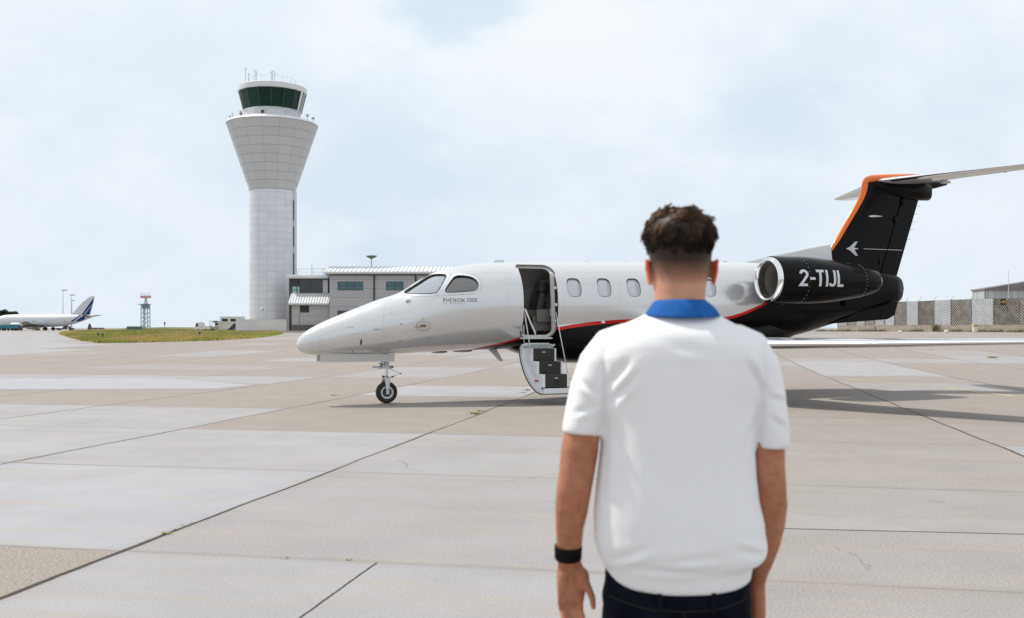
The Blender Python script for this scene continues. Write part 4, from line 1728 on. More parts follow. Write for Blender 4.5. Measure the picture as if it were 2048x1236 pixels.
def fin_decal(name, pxs, mt, lift=.004):
    pts = [AZ(p[0], p[1], -.08) for p in pxs]
    cx = sum(p[0] for p in pts) / len(pts)
    cz = sum(p[1] for p in pts) / len(pts)
    return decal(name, flat([(p[0] - cx, p[1] - cz) for p in pts]), cx, cz, 1, mt, fin_o, fin_bvh, lift=lift, fine=.08)


fin_decal('arrow_emblem', [(1690, 497.5), (1697, 494.2), (1708.5, 483.3), (1713, 483.3), (1706, 495.7), (1714, 497.2), (1714, 498.4), (1706, 499.4), (1713.3, 511.6), (1708.6, 511.6), (1697, 500.6)], logo_w)
fin_decal('emblem_line', [(1725, 497.3), (1808, 499.6), (1808, 500.6), (1725, 498.3)], logo_w)
# rudder gap and hinge fairings
fin_decal('rudder_gap', [(1803, 402), (1805, 402), (1763, 545), (1761, 545)], mat('gap_black', (.001, .001, .001), .9, spec=.02))
for (x0, y0, x1, y1) in ((1805, 396, 1796, 412), (1789, 432, 1783, 448), (1756, 508, 1752, 530)):
    a0_, z0_ = AZ(x0, y0)
    a1_, z1_ = AZ(x1, y1)
    mb = MB()
    mb.ball(((a0_ + a1_) / 2, -.06, (z0_ + z1_) / 2), (.05, .055, abs(z1_ - z0_) / 2))
    mb.build('hinge_fairing', mat('gloss_black', BLACK, .2, coat=.09), fin_o, True)
mb = MB()
q = [AZ(1729, 433.2), AZ(1738, 431.2), AZ(1752, 432.5), AZ(1758, 434), AZ(1745, 435.2), AZ(1735, 435.5)]
mb.prism(q, 'y', -.13, -.05)
mb.build('tail_light', mat('lamp_grey', (.6, .6, .58), .3), fin_o)
# static wicks down the trailing edge
mb = MB()
for py_ in (412, 428, 444, 460, 480):
    z_ = AZ(1820, py_)[1]
    x_ = tef(z_)
    mb.tube([(x_ - .02, 0, z_), (x_ + .10, 0, z_ + .01)], .004, 4)
mb.build('static_wick', dark, fin_o)
# white dorsal fairing ahead of the fin
q = [AZ(1478, 526), AZ(1500, 520.5), AZ(1575, 503.5), AZ(1620, 493.5), AZ(1658, 486.3), AZ(1662, 540), AZ(1560, 548), AZ(1478, 540)]
mb = MB()
dv = []
for k in range(9):
    f_ = k / 8
    sl = q[0][0] + (q[4][0] - q[0][0]) * f_
    zt_ = float(np.interp(sl, [p[0] for p in q[:5]], [p[1] for p in q[:5]]))
    th_ = .03 + .03 * f_
    dv.append([Vector((sl, -th_ * 3.2, zt_ - .75)), Vector((sl, -th_ * 1.6, zt_ - .3)), Vector((sl, -th_, zt_ - .06)), Vector((sl, -th_ * .4, zt_ - .008)), Vector((sl, 0, zt_)), Vector((sl, th_ * .4, zt_ - .008)), Vector((sl, th_, zt_ - .06)), Vector((sl, th_ * 1.6, zt_ - .3)), Vector((sl, th_ * 3.2, zt_ - .75))])
mb.loft(dv)
mb.build('dorsal_fairing', mat('dorsal_white', (.62, .63, .64), .35, coat=.5), jet, True, 40)
# top bullet: orange crown and black lower fairing
q = [AZ(1722.8, 372), AZ(1724.5, 362), AZ(1729, 355), AZ(1737, 351), AZ(1748, 349.6), AZ(1790, 348.0), AZ(1838, 347.6), AZ(1800, 353), AZ(1756, 361), AZ(1745, 366)]
cr = []
ax = [(1723.2, 371, 375), (1726, 359, 372), (1730, 354.5, 369), (1738, 351, 366), (1750, 349.2, 364), (1775, 348.3, 361), (1800, 347.8, 358), (1825, 347.8, 354), (1840, 348.2, 351)]
for (x_, t_, b_) in ax:
    a_, zt_ = AZ(x_, t_)
    _, zb2 = AZ(x_, b_)
    zm, hh3 = (zt_ + zb2) / 2, (zt_ - zb2) / 2
    ww = .095 * math.sin(math.pi * min(1, (x_ - 1721) / 60) / 2) + .01 if x_ < 1800 else .07 * (1845 - x_) / 45
    cr.append([Vector((a_, ww * math.cos(2 * math.pi * k / 20), zm + hh3 * math.sin(2 * math.pi * k / 20))) for k in range(20)])
mb = MB().loft(cr)
mb.build('fin_cap', mat('gloss_orange', ORANGE, .25, coat=.6), fin_o, True, 50)
gb = MATS['gloss_black']
gb.node_tree.nodes['Principled BSDF'].inputs['Specular IOR Level'].default_value = .07
cr = []
for (x_, t_, b_, w_) in ((1745, 364, 372, .07), (1756, 362, 384, .13), (1780, 361, 392, .17), (1810, 361, 399, .18), (1835, 363, 401, .17), (1855, 366, 401.5, .14), (1857, 368, 400, .12)):
    a_, zt_ = AZ(x_, t_)
    _, zb2 = AZ(x_, b_)
    zm, hh3 = (zt_ + zb2) / 2, (zt_ - zb2) / 2
    cr.append([Vector((a_, w_ * math.copysign(abs(math.cos(2 * math.pi * k / 24))**.8, math.cos(2 * math.pi * k / 24)), zm + hh3 * math.copysign(abs(math.sin(2 * math.pi * k / 24))**.8, math.sin(2 * math.pi * k / 24)))) for k in range(24)])
MB().loft(cr).build('stabiliser_fairing', gb, fin_o, True, 50)
cr = []
for (x_, t_, b_, w_) in ((1800, 362, 378, .10), (1835, 362, 382, .12), (1870, 363, 377, .10), (1892, 363.5, 371, .05), (1894, 365, 369, .02)):
    a_, zt_ = AZ(x_, t_)
    _, zb2 = AZ(x_, b_)
    zm, hh3 = (zt_ + zb2) / 2, (zt_ - zb2) / 2
    cr.append([Vector((a_, w_ * math.cos(2 * math.pi * k / 20), zm + hh3 * math.sin(2 * math.pi * k / 20))) for k in range(20)])
MB().loft(cr).build('tail_bullet', gb, fin_o, True, 50)
# stabiliser halves
SR = AZ(1752, 363)
stabm = mat('stabiliser_white', (.60, .61, .62), .25, coat=.6)
for s_ in (-1, 1):
    r0 = foil((SR[0], s_ * .03, SR[1] + .02), 1.42, .10, 'b')
    r1 = foil((SR[0] + .62, s_ * 1.5, SR[1] + .02), 1.05, .095, 'b')
    r2 = foil((SR[0] + 1.26, s_ * 3.05, SR[1] + .02), .72, .09, 'b')
    r3 = foil((SR[0] + 1.38, s_ * 3.13, SR[1] + .02), .56, .05, 'b')
    so = MB().loft([r0, r1, r2, r3]).build('stabiliser', stabm, jet, True, 50)
    mb = MB()
    keep = []
    for (pp, ch, th) in (((SR[0] - .003, s_ * .3, SR[1] + .02), 1.35, .106), ((SR[0] + 1.24, s_ * 3.0, SR[1] + .02), .74, .097)):
        if pp[1] * s_ < 1:
            pp = (SR[0] + .62 * .27 / 1.47 - .003, s_ * .3, SR[1] + .02)
        fr_ = foil(pp, ch, th, 'b')
        keep.append([fr_[i] for i in range(3, -1, -1)] + [fr_[len(fr_) - i] for i in range(1, 4)])
    MB().loft(keep, cap=False, closed=False).build('leading_edge', wing_le, so, True)
    mb = MB()
    mb.tube([(SR[0] + 1.8, s_ * 2.6, SR[1] + .02), (SR[0] + 2.0, s_ * 2.62, SR[1] + .02)], .004, 4)
    mb.tube([(SR[0] + 1.65, s_ * 2.0, SR[1] + .02), (SR[0] + 1.85, s_ * 2.02, SR[1] + .02)], .004, 4)
    mb.build('static_wick', dark, so)
    mb = MB()
    a_ = SR[0] + .62 * .6 / 1.47 + 1.22
    mb.box(a_ - .12, a_ + .12, s_ * .62 - .06, s_ * .62 + .06, SR[1] - .05, SR[1] + .01, bev=.02)
    mb.build('elevator_hinge', MATS['lamp_grey'], so)

# ---- engines
EB = 1.35


def engine(s_):
    en = empty('engine')
    en.parent = jet
    xs = [(1532, 559.3, 45.5), (1540, 559.5, 47.3), (1560, 560, 48.0), (1600, 560.5, 47.5), (1650, 562, 43.5), (1700, 563, 35.5), (1742, 563, 25), (1748, 563, 22)]
    st = []
    for (x_, y_, r_) in xs:
        a_, z_ = AZ(x_, y_, -EB)
        Y = NY + a_ * ps - EB * pc
        st.append((a_, z_, r_ / F * Y))
    af = [q[0] for q in st]
    zf, rf = pchip(af, [q[1] for q in st]), pchip(af, [q[2] for q in st])
    a0 = af[0]
    b = s_ * EB

    def rg(a, r, z, n=64):
        return [Vector((a, b + r * math.cos(2 * math.pi * k / n), z + r * math.sin(2 * math.pi * k / n))) for k in range(n)]
    r0, z0 = float(rf(a0)), float(zf(a0))
    body = [rg(a0 + .10, float(rf(a0 + .10)) - .002, float(zf(a0 + .1)))]
    for a in np.linspace(a0 + .101, af[-1], 50):
        body.append(rg(float(a), float(rf(a)), float(zf(a))))
    body.append(rg(af[-1] - .01, float(rf(af[-1])) - .02, float(zf(af[-1]))))
    body.append(rg(af[-1] - .25, float(rf(af[-1])) - .015, float(zf(af[-1]))))
    mb = MB().loft(body, cap=False)
    nac = mb.build('nacelle', gb, en, True, 60)
    # polished lip
    lip = []
    for th in np.linspace(-math.pi / 2, math.pi / 2, 12):
        # from inner throat round to outer skin
        lip.append(rg(a0 + .10 - .10 * math.cos(th), r0 - .055 + .05 * math.sin(th) + (.008 if th > 1.2 else 0), z0))
    lip = [rg(a0 + .22, r0 - .115, z0)] + lip
    MB().loft(lip, cap=False).build('intake_lip', mat('chrome_lip', (.80, .80, .81), .07, 1.0), en, True)
    duct = [rg(a0 + .20, r0 - .112, z0), rg(a0 + .35, r0 - .125, z0), rg(a0 + .96, r0 - .115, z0)]
    MB().loft(duct, cap=False).build('intake_duct', mat('duct_grey', (.34, .32, .28), .35, .6), en, True)
    fan = MB()
    for k in range(22):
        t0 = 2 * math.pi * k / 22
        for (ra, rb) in ((.10, r0 - .13),):
            p = []
            for (r_, da, off) in ((ra, .10, .0), (rb, .07, .09), (rb, -.07 + .16, .0), (ra, -.06, .06)):
                pass
            w0, w1 = .55 * 2 * math.pi / 22, .85 * 2 * math.pi / 22
            fan.add([(a0 + .85, b + ra * math.cos(t0), z0 + ra * math.sin(t0)), (a0 + .83, b + rb * math.cos(t0 + .12), z0 + rb * math.sin(t0 + .12)),
                     (a0 + .90, b + rb * math.cos(t0 + .12 + w1), z0 + rb * math.sin(t0 + .12 + w1)), (a0 + .92, b + ra * math.cos(t0 + w1), z0 + ra * math.sin(t0 + w1))], [(0, 1, 2, 3)])
    fan.build('fan_blades', mat('fan_metal', (.20, .19, .17), .35, .9), en)
    MB().lathe([(0, .30), (.03, .28), (.07, .2), (.10, .08), (.105, 0.0)], 24, M=Matrix.Translation((a0 + .92, b, z0)) @ Matrix.Rotation(-math.pi / 2, 4, 'Y')).build('spinner', steel, en, True)
    MB().lathe([(0, 0), (r0 - .12, 0), (r0 - .12, .01), (0, .01)], 40, M=Matrix.Translation((a0 + .94, b, z0)) @ Matrix.Rotation(math.pi / 2, 4, 'Y')).build('fan_backplate', belt, en)
    ex = MB()
    ae = af[-1]
    ex.loft([rg(ae - .3, float(rf(ae)) - .06, float(zf(ae))), rg(ae + .10, float(rf(ae)) - .09, float(zf(ae))), rg(ae + .10, float(rf(ae)) - .10, float(zf(ae))), rg(ae - .3, float(rf(ae)) - .10, float(zf(ae)))])
    ex.build('exhaust_nozzle', steel, en, True, 40)
    pl_ = MB()
    zp = z0 + .02
    rgp = []
    for (a_, c_) in ((a0 + .55, .02), (a0 + .8, .09), (a0 + 1.5, .11), (a0 + 2.5, .06), (a0 + 2.9, .01)):
        rgp.append([Vector((a_, s_ * .25, zp - c_)), Vector((a_, s_ * 1.25, zp - c_)), Vector((a_, s_ * 1.25, zp + c_)), Vector((a_, s_ * .25, zp + c_))])
    pl_.loft(rgp)
    pl_.build('pylon', gb, en, True, 40)
    # lower lip scoop
    sc_ = MB()
    sc_.tube([(a0 + .05, b, z0 - r0 - .015), (a0 + .30, b, z0 - r0 - .03), (a0 + .5, b, z0 - r0 + .0)], [.035, .05, .02], 10)
    sc_.build('drain_scoop', gb, en, True)
    # fastener rows
    rv = MB()
    for an in (a0 + .72, a0 + 2.3):
        for k in range(14):
            t_ = math.pi * (.58 + .84 * k / 13)
            r_ = float(rf(an)) + .001
            c_ = Vector((an, b + s_ * abs(r_ * math.cos(t_)), float(zf(an)) + r_ * math.sin(t_)))
            rv.ball(c_, .009, 6, 4)
    rv.build('rivet', mat('rivet_grey', (.35, .35, .35), .4), nac)
    return en, nac


en, nac = engine(-1)
engine(1)
nb = BVHTree.FromPolygons([v.co.copy() for v in nac.data.vertices], [tuple(p.vertices) for p in nac.data.polygons])


two = arc(.29, .72, .20, .20, 175, -38, 12) + [(.10, .075), (.54, .075)]
me_ = stroke_text([two, [(.66, .46), (.98, .46)], [(1.06, .925), (1.56, .925)], [(1.31, .85), (1.31, 0)], [(1.74, 1), (1.74, 0)],
                   [(2.26, 1)] + arc(2.09, .245, .17, .17, 0, -165, 10), [(2.51, 1), (2.51, .075), (2.86, .075)]], .15)
xs_ = [v.co.x for v in me_.vertices]
ys_ = [v.co.y for v in me_.vertices]
a0_, z0_ = AZ(1594, 572, -EB - .44)
a1_, z1_ = AZ(1687, 541, -EB - .44)
for v in me_.vertices:
    v.co.x = (v.co.x - (max(xs_) + min(xs_)) / 2) * (a1_ - a0_) / (max(xs_) - min(xs_))
    v.co.y = (v.co.y - (max(ys_) + min(ys_)) / 2) * (z1_ - z0_) / (max(ys_) - min(ys_))
decal('registration', me_, (a0_ + a1_) / 2, (z0_ + z1_) / 2, 1, mat('registration_white', (.62, .63, .65), .4), nac, nb, lift=.004, fine=.035)

# tail cone side vent and ventral strakes
for s_ in (-1, 1):
    q = [AZ(1655, 648, -.25), AZ(1765, 639.5, -.25), AZ(1776, 638.5, -.25), AZ(1790, 630, -.25), AZ(1797, 604, -.25), AZ(1765, 612, -.25)]
    Mx = Matrix.Rotation(s_ * .0, 4, 'X')
    mb = MB()
    mb.prism(q, 'y', s_ * .20, s_ * .235)
    so = mb.build('ventral_strake', gb, jet)
    if s_ < 0:
        mb = MB()
        a_, z_ = AZ(1763, 640, -.25)
        _, z2_ = AZ(1763, 616, -.25)
        mb.box(a_, a_ + .012, -.239, -.236, z_, z2_)
        mb.build('strake_gap', MATS['gap_black'], so)
mb = MB()
h0 = hit(1680, 607)
small_plate('side_vent', 1679, 612, 1691, 600, MATS['gap_black'], n=2)
# ------------------------------------------------------------------ the man in the foreground, seen from behind
PY = 2.5
PXC = 1360.0
PPM = F / PY


def W(px, py, y=0.0):
    """picture position on the plane of the body (y metres beyond it), in the person's own coordinates"""
    Y = PY + y
    return Vector(((px - CX) / F * Y - PX(PXC, PY), y, EYE - (py - HY) / F * Y))


person_loc = Vector((PX(PXC, PY), PY, 0))
skin_v = bpy.data.materials.new('skin')
skin_v.use_nodes = True
t = NT(skin_v.node_tree)
b = skin_v.node_tree.nodes['Principled BSDF']
co = t.n('ShaderNodeTexCoord').outputs['Object']
mott = t.m('ADD', t.m('MULTIPLY', t.noise(co, 9.0, 3.0, 0.6), .65), t.m('MULTIPLY', t.noise(co, 48.0, 3.0, 0.6), .35))
sk = t.mix(t.ramp(mott, 0.36, 0.64), (0.33, 0.125, 0.066, 1), (0.47, 0.200, 0.112, 1))
sp = t.n('ShaderNodeSeparateXYZ')
t.link(co, sp.inputs[0])
# neck and head are a little paler and pinker than the tanned arms
sk = t.mix(t.ramp(sp.outputs[2], 1.38, 1.46), sk, t.mix(t.ramp(mott, .3, .7), (0.52, 0.245, 0.155, 1), (0.60, 0.315, 0.21, 1)))
# cropped hair fading out down the back of the head
st = t.attr('stubble').outputs['Fac']
nz = t.noise(t.vec(co, (1, 1, .5)), 260.0, 3.0, 0.7)
fd = t.m('MULTIPLY', t.m('ADD', t.m('MULTIPLY', nz, 0.35), 0.85), st, clamp=True)
sk = t.mix(fd, sk, (0.030, 0.015, 0.009, 1))
sk = t.mix(t.attr('ear').outputs['Fac'], sk, (0.72, 0.10, 0.05, 1))  # pinker ears, with the red glow of sun through them painted in
t.link(sk, b.inputs['Base Color'])
b.inputs['Roughness'].default_value = 0.55
b.inputs['Subsurface Weight'].default_value = 0.22
b.inputs['Subsurface Radius'].default_value = (1.0, 0.30, 0.15)
b.inputs['Subsurface Scale'].default_value = 0.02
b.inputs['Specular IOR Level'].default_value = 0.35
t.link(t.bump(t.noise(co, 160.0, 3.0, 0.6), 0.15, 0.002), b.inputs['Normal'])


def ell(c, rx, ry, n=24, p=2.0, ang=0.0):
    out = []
    for k in range(n):
        th = 2 * math.pi * k / n
        x = rx * math.copysign(abs(math.cos(th))**(2 / p), math.cos(th))
        y = ry * math.copysign(abs(math.sin(th))**(2 / p), math.sin(th))
        out.append(Vector((c[0] + x, c[1] + y, c[2])))
    return out


body = MB()
# head: (py, left px, right px, depth half, centre y)
HEAD = [(612, 1309, 1409, .062, .000), (590, 1309, 1410, .062, .004), (570, 1308, 1413, .070, .012), (552, 1306, 1418, .082, .022), (535, 1304, 1422, .092, .026),
        (515, 1302, 1425, .098, .024), (490, 1300, 1427, .101, .020), (465, 1303, 1426, .098, .018), (445, 1313, 1417, .088, .016), (430, 1328, 1402, .066, .014), (424, 1345, 1385, .035, .012)]
rings = []
for (py_, l, r, dp, cy) in HEAD:
    c = W((l + r) / 2, py_)
    rings.append(ell((c.x, cy, c.z), (r - l) / 2 / PPM, dp, 32, 2.1))
body.loft(rings)
hc = W(1363, 520)
# jaw, chin, nose, brow and lips (face looks away from the camera)
body.ball((hc.x, .085, hc.z - .075), (.045, .040, .045))
body.ball((hc.x, .075, hc.z - .045), (.058, .045, .06))
body.tube([(hc.x, .118, hc.z + .035), (hc.x, .136, hc.z + .000), (hc.x, .120, hc.z - .010)], [.008, .013, .008], 10)
body.ball((hc.x - .012, .118, hc.z - .008), .009)
body.ball((hc.x + .012, .118, hc.z - .008), .009)
body.tube([(hc.x - .022, .112, hc.z - .042), (hc.x, .124, hc.z - .041), (hc.x + .022, .112, hc.z - .042)], [.004, .008, .004], 8)
body.tube([(hc.x - .045, .100, hc.z + .040), (hc.x, .117, hc.z + .042), (hc.x + .045, .100, hc.z + .040)], [.006, .010, .006], 8)
# ears
for s_, ex, ey in ((-1, 1300, 543), (1, 1430, 543)):
    e = W(ex, ey)
    pts = []
    for k in range(13):
        th = math.radians(-110 + 290 * k / 12)
        oz, oy = .030 * math.cos(th - .5), .014 * math.sin(th - .5)
        pts.append(Vector((e.x + s_ * (.004 + .004 * math.cos(th - .5)), .012 - oy, e.z + oz)))
    body.tube(pts, [.0045] * 11 + [.004, .003], 8)
    body.ball((e.x + s_ * .000, .014, e.z + .002), (.0045, .013, .027))
    body.ball((e.x - s_ * .006, .020, e.z + .002), (.010, .012, .020))
    body.ball((e.x - s_ * .001, .014, e.z - .027), (.0055, .008, .009))
# neck into shoulders, trunk
TR = [(0.80, .160, .095, .0), (0.86, .165, .10, .0), (0.95, .150, .095, .0), (1.05, .145, .09, .0), (1.15, .158, .095, .0), (1.25, .170, .10, .0), (1.35, .175, .095, .0), (1.42, .165, .08, .0), (1.455, .11, .065, .0), (1.475, .068, .06, .0), (1.52, .060, .058, .0)]
body.loft([ell((hc.x * (0 if z < 1.4 else 1), cy, z), rx, ry, 28, 2.3) for z, rx, ry, cy in TR])


def limb(pts, n=16):
    P = [Vector(p[0]) for p in pts]
    body.tube(P, [p[1] for p in pts], n)
    return P


# left arm (left in the picture) and right arm; radii as (sideways, fore and aft)
def arm(sideways, spec):
    pts, rad = [], []
    for (l, r, py_, y, dep) in spec:
        c = W((l + r) / 2, py_, y)
        pts.append(c)
        rad.append((dep, (r - l) / 2 / (F / (PY + y))))
    # tube() uses a = up x d (fore-aft first for a hanging limb)
    rings = []
    for i, (p, (ry, rx)) in enumerate(zip(pts, rad)):
        d = (pts[min(i + 1, len(pts) - 1)] - pts[max(i - 1, 0)]).normalized()
        a = Vector((1, 0, 0)) - d * d.x
        a.normalize()
        b_ = d.cross(a).normalized()
        rings.append([p + a * rx * math.cos(2 * math.pi * k / 24) + b_ * ry * math.sin(2 * math.pi * k / 24) for k in range(24)])
    body.loft(rings)
    return pts


LA = arm(-1, [(1185, 1250, 715, .0, .045), (1152, 1222, 780, -.005, .050), (1129, 1201, 860, -.01, .050), (1121, 1196, 905, -.015, .046), (1117, 1188, 950, -.018, .044), (1112, 1182, 985, -.015, .042),
              (1110, 1176, 1020, -.005, .040), (1111, 1167, 1058, .01, .034), (1113, 1164, 1092, .022, .026), (1115, 1161, 1120, .03, .023), (1117, 1168, 1140, .034, .020)])
RA = arm(1, [(1470, 1532, 715, .0, .045), (1492, 1556, 790, -.005, .050), (1502, 1569, 880, -.01, .050), (1504, 1569, 930, -.015, .046), (1505, 1572, 975, -.02, .044), (1506, 1574, 1010, -.015, .043),
             (1504, 1570, 1045, .0, .041), (1500, 1560, 1085, .02, .036), (1499, 1547, 1120, .035, .028), (1497, 1534, 1150, .045, .024), (1496, 1530, 1165, .05, .022)])


# hands
def finger(pts, r0, r1):
    P = [Vector(p) for p in pts]
    n = len(P)
    body.tube(P, [r0 + (r1 - r0) * i / (n - 1) for i in range(n)], 10)
    body.ball(P[-1], r1, 10, 6)
    body.ball(P[0], r0, 10, 6)


hb = W(1138, 1128, .032)
# palm: wedge from wrist to knuckles, palm turned back towards the camera
pr = []
for (l, r, py_, y, dp) in ((1115, 1164, 1128, .032, .019), (1113, 1176, 1150, .034, .019), (1113, 1174, 1172, .034, .018), (1114, 1170, 1192, .032, .016), (1116, 1168, 1204, .030, .012)):
    c = W((l + r) / 2, py_, y)
    pr.append(ell(c, (r - l) / 2 / PPM, dp, 20, 2.6))
body.loft(pr)
# heel pads of the thumb and the little finger
body.ball(W(1166, 1158, .022), (.017, .016, .030))
body.ball(W(1126, 1160, .022), (.013, .013, .030))
fx = [(1121, 1230, 1256), (1134, 1240, 1270), (1147, 1241, 1272), (1160, 1234, 1260)]
for i, (x_, y2, y3) in enumerate(fx):
    finger([W(x_ - 0, 1198, .030), W(x_ + (3 if i < 2 else 1), (1198 + y2) / 2 + 6, .036 - .004 * i), W(x_ + 5, y2 - 2, .026 - .004 * i), W(x_ + 8, y3 - 8, .008 - .004 * i)], .0092, .0070)
finger([W(1160, 1148, .024), W(1174, 1170, .014), W(1184, 1194, .008), W(1187, 1214, .006)], .0125, .0075)
# right hand: seen from its thumb side, fingers curled forward
pr = []
for (l, r, py_, y, dp) in ((1497, 1530, 1160, .050, .022), (1495, 1530, 1182, .056, .032), (1495, 1530, 1206, .060, .037), (1497, 1530, 1228, .062, .036), (1500, 1528, 1240, .062, .030)):
    c = W((l + r) / 2, py_, y)
    pr.append(ell(c, (r - l) / 2 / PPM, dp, 20, 2.4))
body.loft(pr)
for i, (dy, l_) in enumerate(((.030, .9), (.010, 1.0), (-.010, 1.0), (-.028, .85))):
    k0 = W(1514, 1238, .062 + dy)
    finger([k0, k0 + Vector((-.004, .006, -.034 * l_)), k0 + Vector((-.022, .008, -.055 * l_)), k0 + Vector((-.036, .006, -.044 * l_))], .0095, .0075)
finger([W(1500, 1178, .060), W(1494, 1200, .074), W(1494, 1224, .080), W(1496, 1240, .080)], .012, .0085)
# legs
for s_ in (-1, 1):
    cx = -.012
    body.loft([ell((cx + s_ * x, y, z), rx, ry, 22) for x, y, z, rx, ry in ((.085, .0, .84, .085, .10), (.088, .0, .70, .082, .09), (.088, .005, .50, .060, .066), (.088, .0, .44, .056, .062), (.088, -.012, .32, .055, .062), (.088, -.01, .15, .038, .042), (.088, -.008, .05, .036, .045), (.088, .0, .02, .034, .05))])
    body.loft([ell((cx + s_ * .088, y, .045), .034, .03, 12) for y in (-.05,)] + [ell((cx + s_ * .088, y, z), rx, .03, 12) for y, z, rx in ((.0, .05, .038), (.08, .035, .042), (.14, .028, .036))])
bm_me = remesh(body.mesh('body'), .0038, 5, .5)
at_ = bm_me.attributes.new('stubble', 'FLOAT', 'POINT')
zt0 = W(0, 570).z
zt1 = W(0, 520).z
vals = []
for v in bm_me.vertices:
    k_ = (v.co.z - zt0) / (zt1 - zt0)
    back = 1.0 if v.co.y < .06 else max(0, 1 - (v.co.y - .06) / .02)
    side = max(0.0, min(1.0, abs(v.co.x - hc.x) / .062))
    k_ = k_ - .12 * side**4
    vals.append(max(0, min(1, k_))**.6 * back)
at_.data.foreach_set('value', vals)
ea = bm_me.attributes.new('ear', 'FLOAT', 'POINT')
ea.data.foreach_set('value', [max(0.0, min(.75, (abs(v.co.x - hc.x) - .078) / .006)) if v.co.z > 1.5 else 0.0 for v in bm_me.vertices])
person = link_mesh('person', bm_me, skin_v, None, True)
person.location = person_loc
tag(person, 'man seen from behind in a white knitted polo shirt with blue collar and dark jeans', 'person')
# eyes
eyem = mat('eye_white', (.7, .68, .65), .2)
for s_ in (-1, 1):
    MB().ball((hc.x + s_ * .031, .104, hc.z + .022), (.013, .009, .008)).build('eye', eyem, person, True)

# ---- shirt
sh = MB()
TORSO = [(1165.5, 1224, 1486, .122, 2.5), (1160, 1215, 1496, .128, 2.5), (1140, 1209, 1499, .131, 2.5), (1131, 1208, 1500, .132, 2.5), (1126, 1206, 1504, .134, 2.5), (1118, 1201, 1516, .140, 2.4), (1104, 1195, 1526, .146, 2.4), (1080, 1189, 1528, .148, 2.4), (1040, 1186, 1524, .147, 2.4),
         (1000, 1188, 1514, .143, 2.4), (950, 1193, 1508, .139, 2.4), (900, 1199, 1505, .136, 2.5), (850, 1203, 1505, .135, 2.5), (800, 1198, 1512, .134, 2.5), (750, 1190, 1524, .133, 2.5), (715, 1186, 1530, .130, 2.5),
         (690, 1196, 1522, .125, 2.4), (670, 1213, 1500, .114, 2.3), (655, 1233, 1478, .099, 2.2), (643, 1258, 1460, .080, 2.1), (632, 1285, 1440, .070, 2.0), (622, 1296, 1430, .066, 2.0)]
rings = []
for (py_, l, r, dp, p_) in TORSO:
    c = W((l + r) / 2, py_)
    cy = float(np.interp(py_, [640, 1000], [-.002, -.010]))
    ring_ = ell((c.x, cy, c.z), (r - l) / 2 / PPM, dp, 40, p_)
    # hem sags in the middle of the back
    if py_ > 1120:
        for q in ring_:
            q.z -= .0 if q.y > 0 else 0
            q.z += .016 * ((q.x - c.x) / .18)**2
    rings.append(ring_)
sh.loft(rings)


def sleeve(spec):
    pts, rad = [], []
    for (x, y_, rx, ry, dy) in spec:
        pts.append(W(x, y_, dy))
        rad.append((rx / PPM, ry))
    rings = []
    for i, (p, (rx, ry)) in enumerate(zip(pts, rad)):
        d = (pts[min(i + 1, len(pts) - 1)] - pts[max(i - 1, 0)]).normalized()
        a = (Vector((1, 0, 0)) - d * d.x).normalized()
        b_ = d.cross(a).normalized()
        rings.append([p + a * rx * math.cos(2 * math.pi * k / 28) + b_ * ry * math.sin(2 * math.pi * k / 28) for k in range(28)])
    sh.loft(rings)


sleeve([(1262, 672, 30, .055, 0), (1228, 692, 42, .066, 0), (1202, 730, 46, .072, 0), (1184, 780, 45, .072, -.002), (1172, 825, 42, .068, -.006), (1164, 858, 39.5, .064, -.009), (1163, 869, 38.5, .062, -.010)])
sleeve([(1460, 672, 30, .055, 0), (1492, 695, 42, .066, 0), (1514, 735, 44, .072, 0), (1528, 790, 41, .072, -.002), (1537, 840, 38, .068, -.006), (1541, 880, 36.5, .064, -.009), (1541, 896, 35.5, .062, -.010)])
sm = remesh(sh.mesh('shirt'), .0058, 7, .6)
# soft folds of heavy knit cloth
for v in sm.vertices:
    p = v.co
    n_ = Vector((p.x - 0, (p.y + .01) * 1.6, 0))
    n_ = n_.normalized() if n_.length > .01 else Vector((0, -1, 0))
    f1 = noise.noise(Vector((p.x * 6.0, p.y * 4, p.z * 2.2 + 4)))
    f2 = noise.noise(Vector((p.x * 15.0 + p.z * 5, p.y * 8, p.z * 5.5 + 9)))
    pull = noise.noise(Vector(((p.x * .7 + abs(p.z - 1.25) * .9) * 20, p.y * 6, (p.z * .5 - abs(p.x) * .8) * 9)))
    arm_ = max(0, 1 - abs(abs(p.x + .0) - .17) / .09) * max(0, 1 - abs(p.z - 1.31) / .17)
    low = max(0, 1 - abs(p.z - .90) / .10)
    d = .0030 * f1 + .0012 * f2 + .004 * arm_ * pull + low * .0050 * noise.noise(Vector((p.x * 9, 2, p.z * 16)))
    # ribbed hem
    v.co = p + n_ * d
CREASE = [((1208, 770), (1250, 712), .010, .011), ((1212, 800), (1262, 742), .006, .010), ((1214, 850), (1240, 905), .003, .014),
          ((1508, 775), (1468, 712), .009, .011), ((1506, 815), (1476, 880), .006, .010), ((1222, 1098), (1290, 1066), .006, .010),
          ((1505, 1092), (1440, 1072), .006, .010), ((1250, 1112), (1390, 1116), .004, .009), ((1330, 1095), (1420, 1086), .004, .009), ((1160, 760), (1196, 790), .006, .008),
          ((1150, 820), (1190, 806), .005, .008), ((1560, 800), (1520, 790), .006, .008), ((1556, 850), (1520, 826), .005, .008), ((1330, 690), (1400, 700), .003, .014), ((1290, 900), (1330, 1000), .002, .02)]
CW = []
for (a, b_, dpt, wd_) in CREASE:
    A_, B_ = W(*a), W(*b_)
    CW.append((A_.x, A_.z, B_.x - A_.x, B_.z - A_.z, dpt, wd_))
